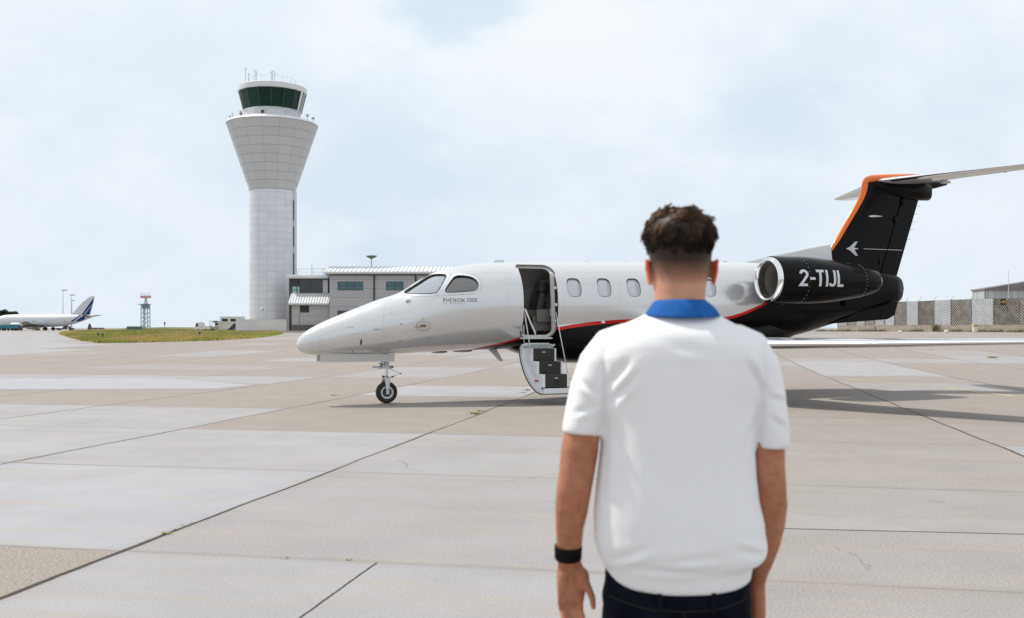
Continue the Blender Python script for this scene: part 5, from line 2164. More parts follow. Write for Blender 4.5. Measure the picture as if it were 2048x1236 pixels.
for v in sm.vertices:
    if v.co.y > .04:
        continue
    dd = 0.0
    for (ax_, az_, bx_, bz2, dpt, wd_) in CW:
        L2 = bx_ * bx_ + bz2 * bz2
        t_ = ((v.co.x - ax_) * bx_ + (v.co.z - az_) * bz2) / L2
        if t_ < -.3 or t_ > 1.3:
            continue
        ds = ((v.co.x - ax_) * bz2 - (v.co.z - az_) * bx_) / math.sqrt(L2)
        if abs(ds) > wd_ * 4:
            continue
        e_ = math.exp(-max(0, abs(t_ - .4) / .5)**3)
        q_ = ds / wd_
        dd += dpt * e_ * (math.exp(-q_ * q_) - .75 * math.exp(-(q_ - 1.7)**2))
    v.co.y += dd
# shoulder-blade hollow and the sleeve seams pressed in
for v in sm.vertices:
    p = v.co
    if p.y < .02 and p.z > 1.02:
        for sx, xs_ in ((-1, -.193), (1, .190)):
            k_ = math.exp(-((p.x - (xs_ + sx * .004 * math.sin(p.z * 20))) / .006)**2)
            if p.z < 1.40:
                v.co += Vector((0, .006 * k_ * min(1, (1.43 - p.z) / .1), 0))
shirt_m = bpy.data.materials.new('white_knit')
shirt_m.use_nodes = True
t = NT(shirt_m.node_tree)
b = shirt_m.node_tree.nodes['Principled BSDF']
b.inputs['Base Color'].default_value = (0.81, 0.81, 0.82, 1)
b.inputs['Roughness'].default_value = 0.95
b.inputs['Specular IOR Level'].default_value = 0.15
b.inputs['Sheen Weight'].default_value = 0.25
b.inputs['Subsurface Weight'].default_value = 0.12
b.inputs['Subsurface Scale'].default_value = 0.02
co = t.n('ShaderNodeTexCoord').outputs['Object']
wv = t.n('ShaderNodeTexWave')
wv.inputs['Scale'].default_value = 110.0
wv.inputs['Distortion'].default_value = 0.6
t.link(co, wv.inputs['Vector'])
h_ = t.m('ADD', t.m('MULTIPLY', wv.outputs['Fac'], 0.5), t.noise(co, 350, 2, .5))
t.link(t.bump(h_, 0.25, 0.002), b.inputs['Normal'])
shirt = link_mesh('polo_shirt', sm, shirt_m, person, True)

# ribbed cuffs and hem band: thin raised bands
def band(name, rings_, mt, parent, smooth=True):
    return MB().loft(rings_, cap=False).build(name, mt, parent, smooth)


# collar
cm = MB()
blue = mat('blue_collar', (0.015, 0.100, 0.34), 0.85, var=.15, vscale=30, spec=.15)
CI = [(602, 1313, 1407, .066, .002), (600, 1311, 1409, .069, .0), (606, 1305, 1417, .075, -.002), (618, 1297, 1429, .082, -.004), (630, 1289, 1437, .088, -.006), (634, 1288, 1438, .090, -.006), (633, 1291, 1435, .086, -.006), (612, 1308, 1416, .070, -.0), (604, 1316, 1404, .062, .002)]
rings = []
for (py_, l, r, dp, cy) in CI:
    c = W((l + r) / 2, py_)
    ring_ = ell((c.x, cy, c.z), (r - l) / 2 / PPM, dp, 48, 2.1)
    for q in ring_:
        # lower at the back middle, rising towards the sides, dipping to the front
        k_ = (q.x - c.x) / ((r - l) / 2 / PPM)
        if q.y < 0:
            q.z += (.006 * k_ * k_ if py_ > 615 else .0) - .004 * (py_ > 615)
        else:
            q.z -= .030 * max(0, q.y / dp) * 1.2
    rings.append(ring_)
cm.loft(rings, cap=False)
col = cm.build('collar', blue, shirt, True)

# ---- jeans
jn_ = MB()
cxx = W(1351, 1150).x
jn_.loft([ell((cxx, -.008, W(0, py_).z), hw / PPM, dp, 36, 2.5) for py_, hw, dp in ((1105, 133, .108), (1130, 140, .112), (1150, 143, .116), (1190, 146, .124), (1236, 148, .130), (1270, 148, .130), (1300, 144, .120))])
for s_ in (-1, 1):
    jn_.loft([ell((cxx + s_ * x, y, z), rx, ry, 26, 2.2) for x, y, z, rx, ry in ((.090, -.008, .74, .096, .122), (.090, -.005, .66, .094, .112), (.092, .0, .50, .078, .085), (.094, .0, .42, .072, .08), (.095, -.006, .30, .068, .076), (.096, -.006, .12, .062, .07), (.096, -.004, .07, .064, .072))])
jm_ = remesh(jn_.mesh('jeans'), .006, 5, .5)
for v in jm_.vertices:
    p = v.co
    d = .004 * noise.noise(Vector((p.x * 12, p.y * 8, p.z * 14))) + .003 * noise.noise(Vector((p.x * 25, p.y * 18, p.z * 30)))
    n_ = Vector((p.x - cxx, p.y, 0))
    v.co = p + (n_.normalized() if n_.length > .01 else Vector((0, 0, 0))) * d
denim = mat('dark_denim', (0.004, 0.0055, 0.011), 0.9, var=.5, vscale=14, bump=.3, bscale=220, spec=.08)
jeans = link_mesh('jeans', jm_, denim, person, True)
thr = mat('seam_thread', (.015, .011, .009), .8)
jb = BVHTree.FromPolygons([v.co.copy() for v in jm_.vertices], [tuple(p.vertices) for p in jm_.polygons])


def seam(pts, r=.0012, name='seam', m_=None):
    out = []
    for i in range(len(pts) - 1):
        for k in range(8):
            f_ = k / 8
            q = W(pts[i][0] * (1 - f_) + pts[i + 1][0] * f_, pts[i][1] * (1 - f_) + pts[i + 1][1] * f_)
            h = jb.ray_cast(Vector((q.x, -1, q.z)), Vector((0, 1, 0)))[0]
            if h is not None:
                out.append(h + Vector((0, -.001, 0)))
    MB().tube(out, r, 5).build(name, m_ or thr, jeans)


seam([(1215, 1178), (1280, 1190), (1351, 1194), (1420, 1190), (1488, 1176)])
seam([(1351, 1194), (1351, 1290)])
for s_ in (-1, 1):
    c = 1351 + s_ * 72
    seam([(c - 42, 1222), (c - 42, 1285)], r=.0016)
    seam([(c + 42, 1222), (c + 42, 1285)], r=.0016)
    seam([(c - 42, 1222), (c + 42, 1222)], r=.0018)
for x_ in (1305, 1406):
    q = W(x_, 1180)
    h = jb.ray_cast(Vector((q.x, -1, q.z)), Vector((0, 1, 0)))[0]
    MB().box(q.x - .006, q.x + .006, h.y - .006, h.y + .001, q.z - .026, q.z + .028, bev=.002).build('belt_loop', mat('belt_loop_denim', (.006, .007, .011), .9, spec=.1), jeans)

# ---- wrist band
wb = W(1136.5, 1104, .026)
rgs = []
d = (LA[-2] - LA[-4]).normalized()
a_ = (Vector((1, 0, 0)) - d * d.x).normalized()
b_ = d.cross(a_).normalized()
for o_, e_ in ((-.0185, .000), (-.0185, .0035), (-.016, .005), (.016, .005), (.0185, .0035), (.0185, .0)):
    c = wb + d * o_
    k_ = (o_ + .0185) / .037
    rgs.append([c + a_ * (.0305 - .001 * k_ + e_) * math.cos(2 * math.pi * k / 40) + b_ * (.0265 - .0015 * k_ + e_) * math.sin(2 * math.pi * k / 40) for k in range(40)])
MB().loft(rgs, cap=False).build('watch_strap', mat('black_strap', (.006, .006, .006), .7, spec=.1), person, True)

# ---- shoes
shoe = mat('white_trainer', (.6, .6, .58), .6)
for s_ in (-1, 1):
    mb = MB()
    cx = cxx + s_ * .096
    mb.loft([[Vector((cx + rx * math.cos(t_), y, max(.0, zc_ + rz * math.sin(t_)))) for t_ in [2 * math.pi * k / 20 for k in range(20)]] for y, rx, zc_, rz in
             ((-.095, .02, .04, .03), (-.08, .036, .045, .045), (-.03, .042, .055, .055), (.04, .044, .05, .05), (.10, .050, .04, .04), (.16, .048, .032, .032), (.195, .03, .026, .024), (.205, .01, .024, .015))])
    mb.build('shoe', shoe, person, True)

# ---- hair: a swept, wavy crop on top, its locks modelled one by one over a shaped cap
hm = bpy.data.materials.new('dark_brown_hair')
hm.use_nodes = True
t = NT(hm.node_tree)
b = hm.node_tree.nodes['Principled BSDF']
oi = t.attr('lock').outputs['Fac']
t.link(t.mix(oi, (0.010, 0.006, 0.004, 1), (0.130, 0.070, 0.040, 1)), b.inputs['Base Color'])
b.inputs['Roughness'].default_value = 0.5
b.inputs['Specular IOR Level'].default_value = 0.22
HC = W(1362, 476)
rnd = random.Random(11)


def cap_r(dirv):
    """outline of the hair mass around the skull"""
    x, y, z = dirv
    rx = .0830 if x > 0 else .0855
    pw = 2.6
    r = (abs(x / rx)**pw + abs(y / .110)**pw + abs(z / (.0705 if z > 0 else .112))**pw)**(-1 / pw)
    r *= 1 + .035 * noise.noise(Vector((x * 3.2, y * 3.2, z * 3.2 + 5))) + .035 * noise.noise(Vector((x * 8, y * 8, z * 8)))
    return r


cap = MB()
n_, m_2 = 48, 30
rings = []
for i in range(m_2 + 1):
    ph = math.pi * (.004 + .66 * i / m_2)
    rings.append([])
    for k in range(n_):
        th = 2 * math.pi * k / n_
        if math.sin(th) > .5 and ph > 1.3:
            ph_ = 1.3
        else:
            ph_ = ph
        d = Vector((math.sin(ph) * math.cos(th), math.sin(ph) * math.sin(th), math.cos(ph)))
        r = cap_r(d) * .95
        if d.z < -.1:
            r *= 1 - .30 * min(1, (-.1 - d.z) / .42)**1.6
        q = d * r + Vector((HC.x, .018, HC.z))
        rings[-1].append(q)
cap.loft(rings)
hcap = cap.mesh('hair')
nv0 = len(hcap.vertices)
lk = MB()
lv = []
for i in range(950):
    ph = math.acos(1 - rnd.random() * 1.36)
    th = rnd.uniform(0, 2 * math.pi)
    d = Vector((math.sin(ph) * math.cos(th), math.sin(ph) * math.sin(th), math.cos(ph)))
    if (d.y > .55 and d.z < .1) or rnd.random() < max(0, (-.22 - d.z) * 3):
        continue
    base = HC + Vector((0, .018, 0)) + d * cap_r(d) * rnd.uniform(.90, .965)
    sw = noise.noise(d * 2.0 + Vector((3, 0, 0)))
    tan = Vector((-d.y, d.x, 0)) * (sw * 2.4 + .35) + Vector((-d.x * d.z, -d.y * d.z, 1 - d.z * d.z)) * (-1.0 if d.z < .35 else noise.noise(d * 2.6) * 1.8 + .2)
    tan = (tan - d * tan.dot(d)).normalized()
    side_ = d.cross(tan).normalized()
    top_k = max(0, min(1, (d.z + .35) / .6))
    L = rnd.uniform(.020, .040) * (.35 + .65 * top_k)
    cl = noise.noise(d * 3.5)
    curl = .7 * cl + rnd.uniform(-.22, .22)
    lift_ = rnd.uniform(.001, .005) * top_k
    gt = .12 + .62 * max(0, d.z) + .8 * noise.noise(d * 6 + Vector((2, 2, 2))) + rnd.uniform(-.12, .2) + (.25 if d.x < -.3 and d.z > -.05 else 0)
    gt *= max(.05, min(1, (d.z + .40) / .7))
    for q_ in range(13):
        o1, o2 = rnd.gauss(0, .0045), rnd.gauss(0, .0020)
        pts = []
        for k in range(6):
            f_ = k / 5
            sp_ = 1 - .6 * f_
            q = base + tan * L * f_ + side_ * (L * .5 * math.sin(f_ * 2.8 + cl * 3) * curl + o1 * sp_) + d * (lift_ * math.sin(f_ * math.pi * .9) + o2 * sp_)
            pts.append(q)
        b0 = len(lk.v)
        r0 = rnd.uniform(.0005, .0009) * (.6 + .4 * top_k)
        lk.tube(pts, [r0, r0 * 1.3, r0 * 1.3, r0 * 1.1, r0 * .7, r0 * .15], 3)
        lv += [max(0, min(1, gt + rnd.uniform(-.08, .08)))] * (len(lk.v) - b0)
lme = lk.mesh('locks')
allv = [tuple(v.co) for v in hcap.vertices] + [tuple(v.co) for v in lme.vertices]
allf = [tuple(p.vertices) for p in hcap.polygons] + [tuple(i + nv0 for i in p.vertices) for p in lme.polygons]
hme = bpy.data.meshes.new('hair')
hme.from_pydata(allv, [], allf)
at_ = hme.attributes.new('lock', 'FLOAT', 'POINT')
at_.data.foreach_set('value', [.06] * nv0 + lv)
hair = link_mesh('hair', hme, hm, person, True)
# ------------------------------------------------------------------ control tower
TY = 112.0
TX = PX(545, TY)
tower = thing('control_tower', 'tall pale control tower flaring out below its dark green glass cab', 'control tower', (TX, TY, gz(TY)))
tz0 = gz(TY)


def TZ(py, Y=TY):
    return PZ(py, Y) - tz0


clad = panel_mat('tower_cladding', (0.66, 0.67, 0.715), (0.44, 0.46, 0.52), .013, .38, .2, .05, .02)
clad2 = panel_mat('flare_cladding', (0.52, 0.518, 0.53), (0.28, 0.28, 0.30), .008, .45, .1, .04, .026)
twhite = mat('tower_white', (0.72, 0.73, 0.75), .5, var=.04, vscale=.3)
zw = TZ(376, TY - 2.5)
zfl = TZ(252, TY)
MB().lathe([(2.53, -.5), (2.53, zw)], 72).build('shaft', clad, tower, True, uvf=wrap_uv(16, .735, 0, .0))
MB().lathe([(2.56, zw - .05), (2.56, zw + .02), (5.03, zfl)], 80).build('flare', clad2, tower, True, uvf=wrap_uv(16, (zfl - zw) / 8.05, zw, .0))
fasc = MB().lathe([(5.03, zfl), (5.08, zfl + .06), (4.95, zfl + .22), (3.2, zfl + .78), (3.1, zfl + .80)], 80)
fasc.build('walkway', twhite, tower, True, 20)
zc0, zc1, zc2 = zfl + .75, TZ(212.5, TY - 3.2), TZ(172, TY - 3.7)
MB().lathe([(3.12, zc0), (3.16, zc1 - .08), (3.26, zc1 - .02), (3.26, zc1 + .02)], 16).build('cab_wall', panel_mat('cab_panels', (.60, .60, .62), (.25, .25, .27), .012, .45), tower, False, uvf=wrap_uv(16, 9, -4, .5))
# dark mechanical core and ceiling inside the cab
cabdark = mat('cab_interior', (.012, .022, .020), .7)
MB().lathe([(0, zc1 + .05), (3.0, zc1 + .05), (3.0, zc1 + .0), (0, zc1)], 24).build('cab_floor', cabdark, tower)
MB().lathe([(0, zc2 - .02), (3.5, zc2 - .02), (3.5, zc2 - .1), (0, zc2 - .1)], 24).build('cab_ceiling', cabdark, tower)
MB().box(-2.4, 1.3, -1.6, 2.0, zc1 + .05, zc2 - .1).build('cab_core', cabdark, tower)
cabglass = glass_mat('cab_glass', (0.12, 0.56, 0.47), .93, refl=-.03)
NP = 16
for k in range(NP):
    a0_, a1_ = 2 * math.pi * (k + .5) / NP, 2 * math.pi * (k + 1.5) / NP
    r0, r1 = 3.18, 3.70
    g_ = MB()
    pts = [Vector((r * math.cos(a), r * math.sin(a), z)) for r, z, a in ((r0, zc1, a0_ + .012), (r0, zc1, a1_ - .012), (r1, zc2, a1_ - .012), (r1, zc2, a0_ + .012))]
    inn_ = [Vector((p.x * .988, p.y * .988, p.z)) for p in pts]
    g_.loft([pts, inn_])
    g_.build('cab_window', cabglass, tower)
    m_ = MB()
    m_.tube([Vector((r0 * math.cos(a0_), r0 * math.sin(a0_), zc1)), Vector((r1 * math.cos(a0_), r1 * math.sin(a0_), zc2))], .045, 6)
    m_.build('mullion', mat('mullion_dark', (.03, .06, .055), .5), tower)
for a in (math.radians(197), math.radians(343)):
    m_ = MB()
    m_.loft([[Vector((r * math.cos(a + d_), r * math.sin(a + d_), z)) for d_ in (-.05, .05)] + [Vector(((r - .06) * math.cos(a + d_), (r - .06) * math.sin(a + d_), z)) for d_ in (.05, -.05)] for r, z in ((3.24, zc1), (3.76, zc2))])
    m_.build('white_post', twhite, tower)
MB().lathe([(3.5, zc2 - .02), (3.72, zc2 - .02), (3.80, zc2 + .05), (3.80, zc2 + .56), (3.72, zc2 + .62), (3.2, zc2 + .72), (.2, zc2 + .78), (.1, zc2 + .78)], 72, cap=True).build('cab_roof', mat('cab_roof_white', (.66, .67, .68), .5), tower, True, 25)
zr = zc2 + .7
railm = mat('galvanised_rail', (.42, .44, .46), .5, .6)
rl = MB()
for k in range(14):
    a, b = 2 * math.pi * k / 14, 2 * math.pi * (k + 1) / 14
    if 4 < k < 24 or True:
        pa_, pb_ = Vector((2.6 * math.cos(a), 2.6 * math.sin(a), zr)), Vector((2.6 * math.cos(b), 2.6 * math.sin(b), zr))
        rl.tube([pa_, pa_ + Vector((0, 0, .8))], .012, 5)
        rl.tube([pa_ + Vector((0, 0, .8)), pb_ + Vector((0, 0, .8))], .012, 5)
rl.build('roof_railing', railm, tower)
for (px_, top_) in ((495, 139), (514, 143), (517, 147), (546, 146), (549, 144), (553, 148), (501, 150)):
    x_ = PX(px_, TY) - TX
    am = MB()
    am.tube([(x_, -.8, zr), (x_, -.8, TZ(top_))], .03, 6)
    am.tube([(x_ - .22, -.8, TZ(top_ + 4)), (x_ + .22, -.8, TZ(top_ + 2))], .02, 5)
    am.build('aerial', railm, tower)
for (px_, py_, s_) in ((552, 226, .26), (587, 228, .22), (466, 236, .2), (478, 232, .15), (608, 234, .2), (621, 238, .25), (627, 241, .25), (500, 228, .18)):
    x_ = PX(px_, TY) - TX
    lp = MB()
    y_ = -math.sqrt(max(.2, 4.6**2 - x_ * x_)) if abs(x_) < 4.6 else -.2
    z_ = zfl + .3
    lp.tube([(x_, y_, z_), (x_, y_, z_ + .45)], .03, 6)
    lp.box(x_ - s_ * .6, x_ + s_ * .6, y_ - .1, y_ + .1, z_ + .4, z_ + .4 + s_, bev=.03)
    lp.build('floodlight', mat('lamp_casing', (.45, .46, .48), .5), tower)
for k, (px_, py_) in enumerate(((539, 222.5), (539, 228.0), (497, 227.5))):
    x_ = PX(px_, TY) - TX
    MB().box(x_ - .12, x_ + .12, -3.26, -3.0, TZ(py_ + 2.2, TY - 3.1), TZ(py_ - 2.2, TY - 3.1)).build('vent', mat('vent_dark', (.02, .02, .025), .6), tower)
# slotted service spine on the shaded side
sp_ = MB()
sp_.box(2.35, 2.60, -.55, .6, -.4, zw)
sp_.build('service_spine', mat('spine_grey', (.55, .56, .59), .5), tower)
for (t_, b_) in ((402, 442), (455, 494), (507, 549)):
    MB().box(2.46, 2.56, -.60, -.551, TZ(b_), TZ(t_)).build('slot_window', mat('slot_dark', (.02, .022, .03), .3), tower)
MB().ball((PX(536, TY) - TX, -2.55, TZ(618, TY - 2.5)), .14).build('wall_lamp', twhite, tower, True)

# wall round the tower foot
wy = 103.0
wall_m = mat('rendered_wall', (0.62, 0.635, 0.65), .8, var=.06, vscale=.5)
wb = thing('compound_wall', 'plain pale rendered wall in front of the foot of the control tower', 'wall', (PX(530, wy), wy, gz(wy)))
wl = MB()
x0, x1 = PX(471.5, wy) - wb.location.x, PX(573, wy) - wb.location.x
wl.box(x0, x1, 0, .3, -.3, PZ(639.5, wy) - gz(wy))
wl.box(x0, x0 + .25, .3, 6, -.3, PZ(639.5, wy) - gz(wy) - .003)
wl.build('wall', wall_m, wb)
MB().box(x0 - .03, x1 + .03, -.03, .33, PZ(639.5, wy) - gz(wy), PZ(638.8, wy) - gz(wy)).build('coping', mat('coping_pale', (.68, .68, .68), .7), wb)
MB().box(PX(520, wy) - wb.location.x, x1 + .05, -.35, -.02, -.1, PZ(662.5, wy) - gz(wy)).build('red_kerb', mat('red_kerb_paint', (.30, .05, .03), .8), wb)

# ------------------------------------------------------------------ terminal block
BY = 101.0
bz = gz(BY)
BX0 = PX(659, BY)
bld = thing('operations_building', 'grey panelled two storey building with a curved white ribbed roof behind the jet nose', 'building', (BX0, BY, bz))


def bx(px, Y=BY):
    return PX(px, Y) - BX0


def bzz(py, Y=BY):
    return PZ(py, Y) - bz


wallp = panel_mat('grey_cladding', (0.40, 0.39, 0.405), (0.20, 0.20, 0.21), .0022, .5, .05, .035, .022, .14)
ze = bzz(548)
L_ = bx(1010)
ww_ = MB().box(0, L_, 0, 11, -.3, ze)
wall_o = ww_.build('wall', wallp, bld, uvf=flat_uv(6.0, ze / 6.4, 0, ze - ze / 6.4 * 8 + .37))
# barrel roof with standing seams
roofm = mat('white_roof_sheet', (0.66, 0.68, 0.69), .45, var=.05, vscale=.4)
seamm = mat('roof_seam_shadow', (.34, .36, .36), .5)


def barrel(x0, x1, y0, depth, z_e, rise, name, parent, skew=.0, nrib=0, eav=.16):
    prof = []
    # eave roll, then the curve up to the ridge
    for k in range(7):
        t_ = math.radians(-100 - 150 * k / 6)
        prof.append((y0 - .02 + eav * math.cos(t_) * 1.0, z_e + eav + eav * math.sin(t_)))
    for k in range(1, 15):
        f_ = k / 14
        prof.append((y0 + depth * f_ * .5, z_e + eav * 1.9 + rise * math.sin(f_ * math.pi / 2)))
    prof.append((y0 + depth, z_e + eav))
    prof.append((y0 + depth, z_e + .0))
    mb = MB().loft([[Vector((x, p[0], p[1])) for p in prof] for x in (x0, x1)])
    o_ = mb.build(name, roofm, parent, True, 30)
    n = nrib
    rb = MB()
    for i in range(n):
        x = x0 + (x1 - x0) * (i + .5) / n
        for j in range(5, 19):
            p, q = prof[j], prof[j + 1]
            rb.add([(x - .045, p[0], p[1] + .01), (x + .045, p[0], p[1] + .01), (x + .045, q[0], q[1] + .01), (x - .045, q[0], q[1] + .01),
                    (x, p[0] - .01, p[1] + .055), (x, q[0] - .01, q[1] + .055)], [(0, 4, 5, 3), (1, 2, 5, 4)])
    rb.build('standing_seam', seamm, o_)
    tag(bpy.data.objects[o_.name], None)
    return o_


barrel(bx(650), L_ + .4, -.35, 8.0, ze - .02, .66, 'roof', bld, nrib=44)
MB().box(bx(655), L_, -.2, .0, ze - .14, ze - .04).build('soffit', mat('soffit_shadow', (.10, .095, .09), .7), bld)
winfr = mat('teal_frame', (.035, .075, .085), .4)
wing_ = glass_mat('office_glass', (.16, .26, .27), .15, refl=.10)
dkroom = mat('dark_room', (.03, .04, .04), .8)


def window(px0, py0, px1, py1, cols, rows, parent, Y=BY, yoff=0.0, m_=None, frame=None):
    x0_, x1_, z1_, z0_ = PX(px0, Y) - BX0, PX(px1, Y) - BX0, PZ(py0, Y) - bz, PZ(py1, Y) - bz
    y = Y - BY
    f_ = MB()
    t_ = .07
    for i in range(cols + 1):
        x = x0_ + (x1_ - x0_) * i / cols
        f_.box(x - t_ / 2, x + t_ / 2, y - .05, y + .05, z0_, z1_)
    for i in range(rows + 1):
        z = z0_ + (z1_ - z0_) * i / rows
        f_.box(x0_ - t_ / 2 - .003, x1_ + t_ / 2 + .003, y - .055, y + .045, z - t_ / 2, z + t_ / 2)
    fo_ = f_.build('window', frame or winfr, parent)
    for i in range(cols):
        p_ = MB()
        xa, xb = x0_ + (x1_ - x0_) * i / cols, x0_ + (x1_ - x0_) * (i + 1) / cols
        p_.box(xa, xb, y - .02, y - .012, z0_, z1_)
        p_.build('pane', m_ or wing_, fo_)
    return fo_


window(676, 564, 725, 579.5, 3, 2, bld, m_=mat('window_glass_teal', (.045, .115, .125), .08, coat=.3, var=.25, vscale=.9, spec=.6))
window(773, 564, 806, 579.5, 2, 2, bld, m_=MATS['window_glass_teal'])
window(856, 564, 889, 579.5, 2, 2, bld, m_=MATS['window_glass_teal'])
window(676, 622, 806, 645, 6, 2, bld, m_=mat('window_glass_dark', (.03, .05, .055), .08, coat=.3, var=.2))
for px_ in (748.5, 831.5, 914):
    MB().tube([(bx(px_), -.09, -.2), (bx(px_), -.09, ze - .1)], .075, 8).build('downpipe', mat('downpipe_brown', (.035, .028, .026), .5), bld)
MB().box(bx(663), L_, -.04, -.003, -.2, .45).build('plinth', mat('plinth_dark', (.10, .10, .10), .8), bld)

# link block and low annex between tower and main block
lk_ = thing('link_building', 'low grey annex with ribbed white roof and dark glazed upper floor beside the tower', 'building', (BX0, BY, bz))
LY = 103.5
lx = lambda px, Y=LY: PX(px, Y) - BX0
lz = lambda py, Y=LY: PZ(py, Y) - bz
# upper recessed glazing
MB().box(lx(578), lx(659), LY - BY, LY - BY + 5, -.3, lz(556.5)).build('upper_wall', mat('dark_recess', (.055, .055, .052), .6), lk_)
eb = MB()
eb.box(lx(576.5), lx(660), LY - BY - .9, LY - BY + 5.2, lz(556.8, LY - .9), lz(550.2, LY - .9), bev=.13)
eb.build('upper_roof', roofm, lk_, True, 40)
fr_ = MB()
yy = LY - BY - .012
for py_ in (572.5, 580.5):
    fr_.box(lx(584), lx(646), yy - .05, yy, lz(py_ + .6), lz(py_ - .6))
for px_ in (584, 594, 600, 621, 646):
    fr_.box(lx(px_) - .04, lx(px_) + .04, yy - .053, yy, lz(592), lz(559))
fr_.build('glazing_bars', winfr, lk_)
MB().box(lx(584.5), lx(600), yy - .02, yy - .004, lz(597), lz(572)).build('bright_pane', mat('pale_teal_glass', (.30, .46, .48), .1, coat=.5, var=.25, vscale=1.2), lk_)
MB().box(lx(600.5), lx(646), yy - .02, yy - .004, lz(590), lz(559)).build('dark_pane', mat('dark_glass_strip', (.03, .035, .033), .12, coat=.4), lk_)
MB().box(lx(647), lx(657), yy - .35, yy - .05, lz(592), lz(560)).build('white_column', mat('column_grey', (.52, .53, .57), .5), lk_)
AY = 101.6
za = PZ(609.5, AY) - bz
an_ = MB().box(PX(583.5, AY) - BX0, PX(658.7, AY) - BX0, AY - BY, AY - BY + 1.7, -.3, za)
an_.build('annex_wall', wallp, lk_, uvf=flat_uv(2.15, .72, PX(599, AY) - BX0, .19))
barrel(PX(578.5, AY) - BX0, PX(658.6, AY) - BX0, AY - BY - .3, 3.4, za - .02, 1.0, 'annex_roof', lk_, nrib=15, eav=.13)
lf = MB()
for k in range(7):
    z_ = PZ(624.5, AY) - bz + .1 * k
    lf.box(PX(600, AY) - BX0, PX(618, AY) - BX0, AY - BY - .03, AY - BY - .008, z_, z_ + .055)
lo_ = MB().box(PX(599.7, AY) - BX0, PX(618.3, AY) - BX0, AY - BY - .008, AY - BY - .003, PZ(625, AY) - bz, PZ(611, AY) - bz).build('louvre', mat('louvre_black', (.015, .016, .015), .6), lk_)
lf.build('louvre_blades', mat('louvre_blade', (.035, .036, .034), .5), lo_)
MB().box(PX(583.2, AY) - BX0, PX(640, AY) - BX0, AY - BY - .05, AY - BY - .003, -.2, PZ(649.5, AY) - bz).build('plinth', mat('brown_plinth', (.12, .105, .095), .8, var=.2, vscale=3), lk_)
MB().tube([(PX(599, AY) - BX0, AY - BY - .05, 0), (PX(599, AY) - BX0, AY - BY - .05, 1.9)], .02, 6).build('pipe', mat('red_pipe', (.28, .12, .10), .6), lk_)
rl = MB()
ry = LY - BY + .3
for px_ in (592, 595, 622, 625, 645, 648):
    rl.tube([(lx(px_), ry, lz(552)), (lx(px_), ry, lz(537.5))], .022, 5)
for py_ in (537.5, 544, 549.5):
    rl.tube([(lx(591), ry, lz(py_)), (lx(658), ry, lz(py_))], .022, 5)
rl.tube([(lx(622.5), ry, lz(537)), (lx(622.5), ry, lz(528))], .03, 5)
rl.build('roof_railing', railm, lk_)
un = thing('equipment_cabinet', 'pale equipment cabinet against the annex wall beside the jet nose', 'cabinet', (PX(652, 100.5), 100.5, gz(100.5)))
MB().box(-.35, .35, -.3, .3, 0, 1.0, bev=.03).build('body', mat('cabinet_pale', (.45, .45, .46), .5), un)
MB().box(-.12, .0, -.34, -.30, .55, .78).build('door_panel', mat('vent_dark', (.02, .02, .025), .6), un)
# low wall and kerbs right of the annex foot
fw = MB()
fw.box(-2.8, 2.6, -.3, .3, -.1, .42)
o = fw.build('low_kerb_wall', mat('weathered_concrete', (.38, .35, .32), .85, var=.2, vscale=1.5))
o.location = (PX(603, 97), 97, gz(97) - .25)
tag(o, 'low weathered concrete kerb wall at the foot of the annex left of the jet nose', 'low wall')
pb_ = MB().box(-.7, .7, -.25, .25, 0, .42, bev=.03).build('concrete_block', mat('pale_block', (.62, .63, .64), .7))
pb_.location = (PX(633, 96), 96, gz(96) - .10)
tag(pb_, 'pale concrete block on the ground in front of the dark annex plinth', 'concrete block')


# floodlight mast behind the building
def light_mast(px, top, Y, label, head=1.0, base=None):
    m_ = thing('light_mast', label, 'light mast', (PX(px, Y), Y, gz(Y)), group='tall apron light masts')
    h = PZ(top, Y) - gz(Y)
    MB().tube([(0, 0, 0), (0, 0, h)], [.16 * head, .07 * head], 8).build('pole', mat('mast_grey', (.42, .44, .47), .5, .4), m_)
    return m_, h


m_, h = light_mast(743, 514, 150, 'slim mast with a wide dish-shaped lamp head rising behind the curved roof')
MB().lathe([(.1, h - .3), (.5, h - .1), (.85, h + .12), (.8, h + .2), (.2, h + .12), (.05, h + .3)], 16).build('lamp_head', mat('lamp_olive', (.16, .17, .15), .6), m_, True, 40)
for px_, top_, Y_, side_, lab in ((126, 580.5, 420, 1, 'tallest thin light mast behind the airliner fuselage'), (142.5, 590, 450, 1, 'thin light mast just left of the airliner fin'), (144, 601, 560, 1, 'shorter faint mast close beside the mast left of the airliner fin')):
    m_, h = light_mast(px_, top_, Y_, lab, 1.3)
    MB().box(-.5, 1.6, -.4, .4, h - .2, h + .25, bev=.08).build('lamp_head', mat('lamp_grey_far', (.35, .37, .40), .5), m_)

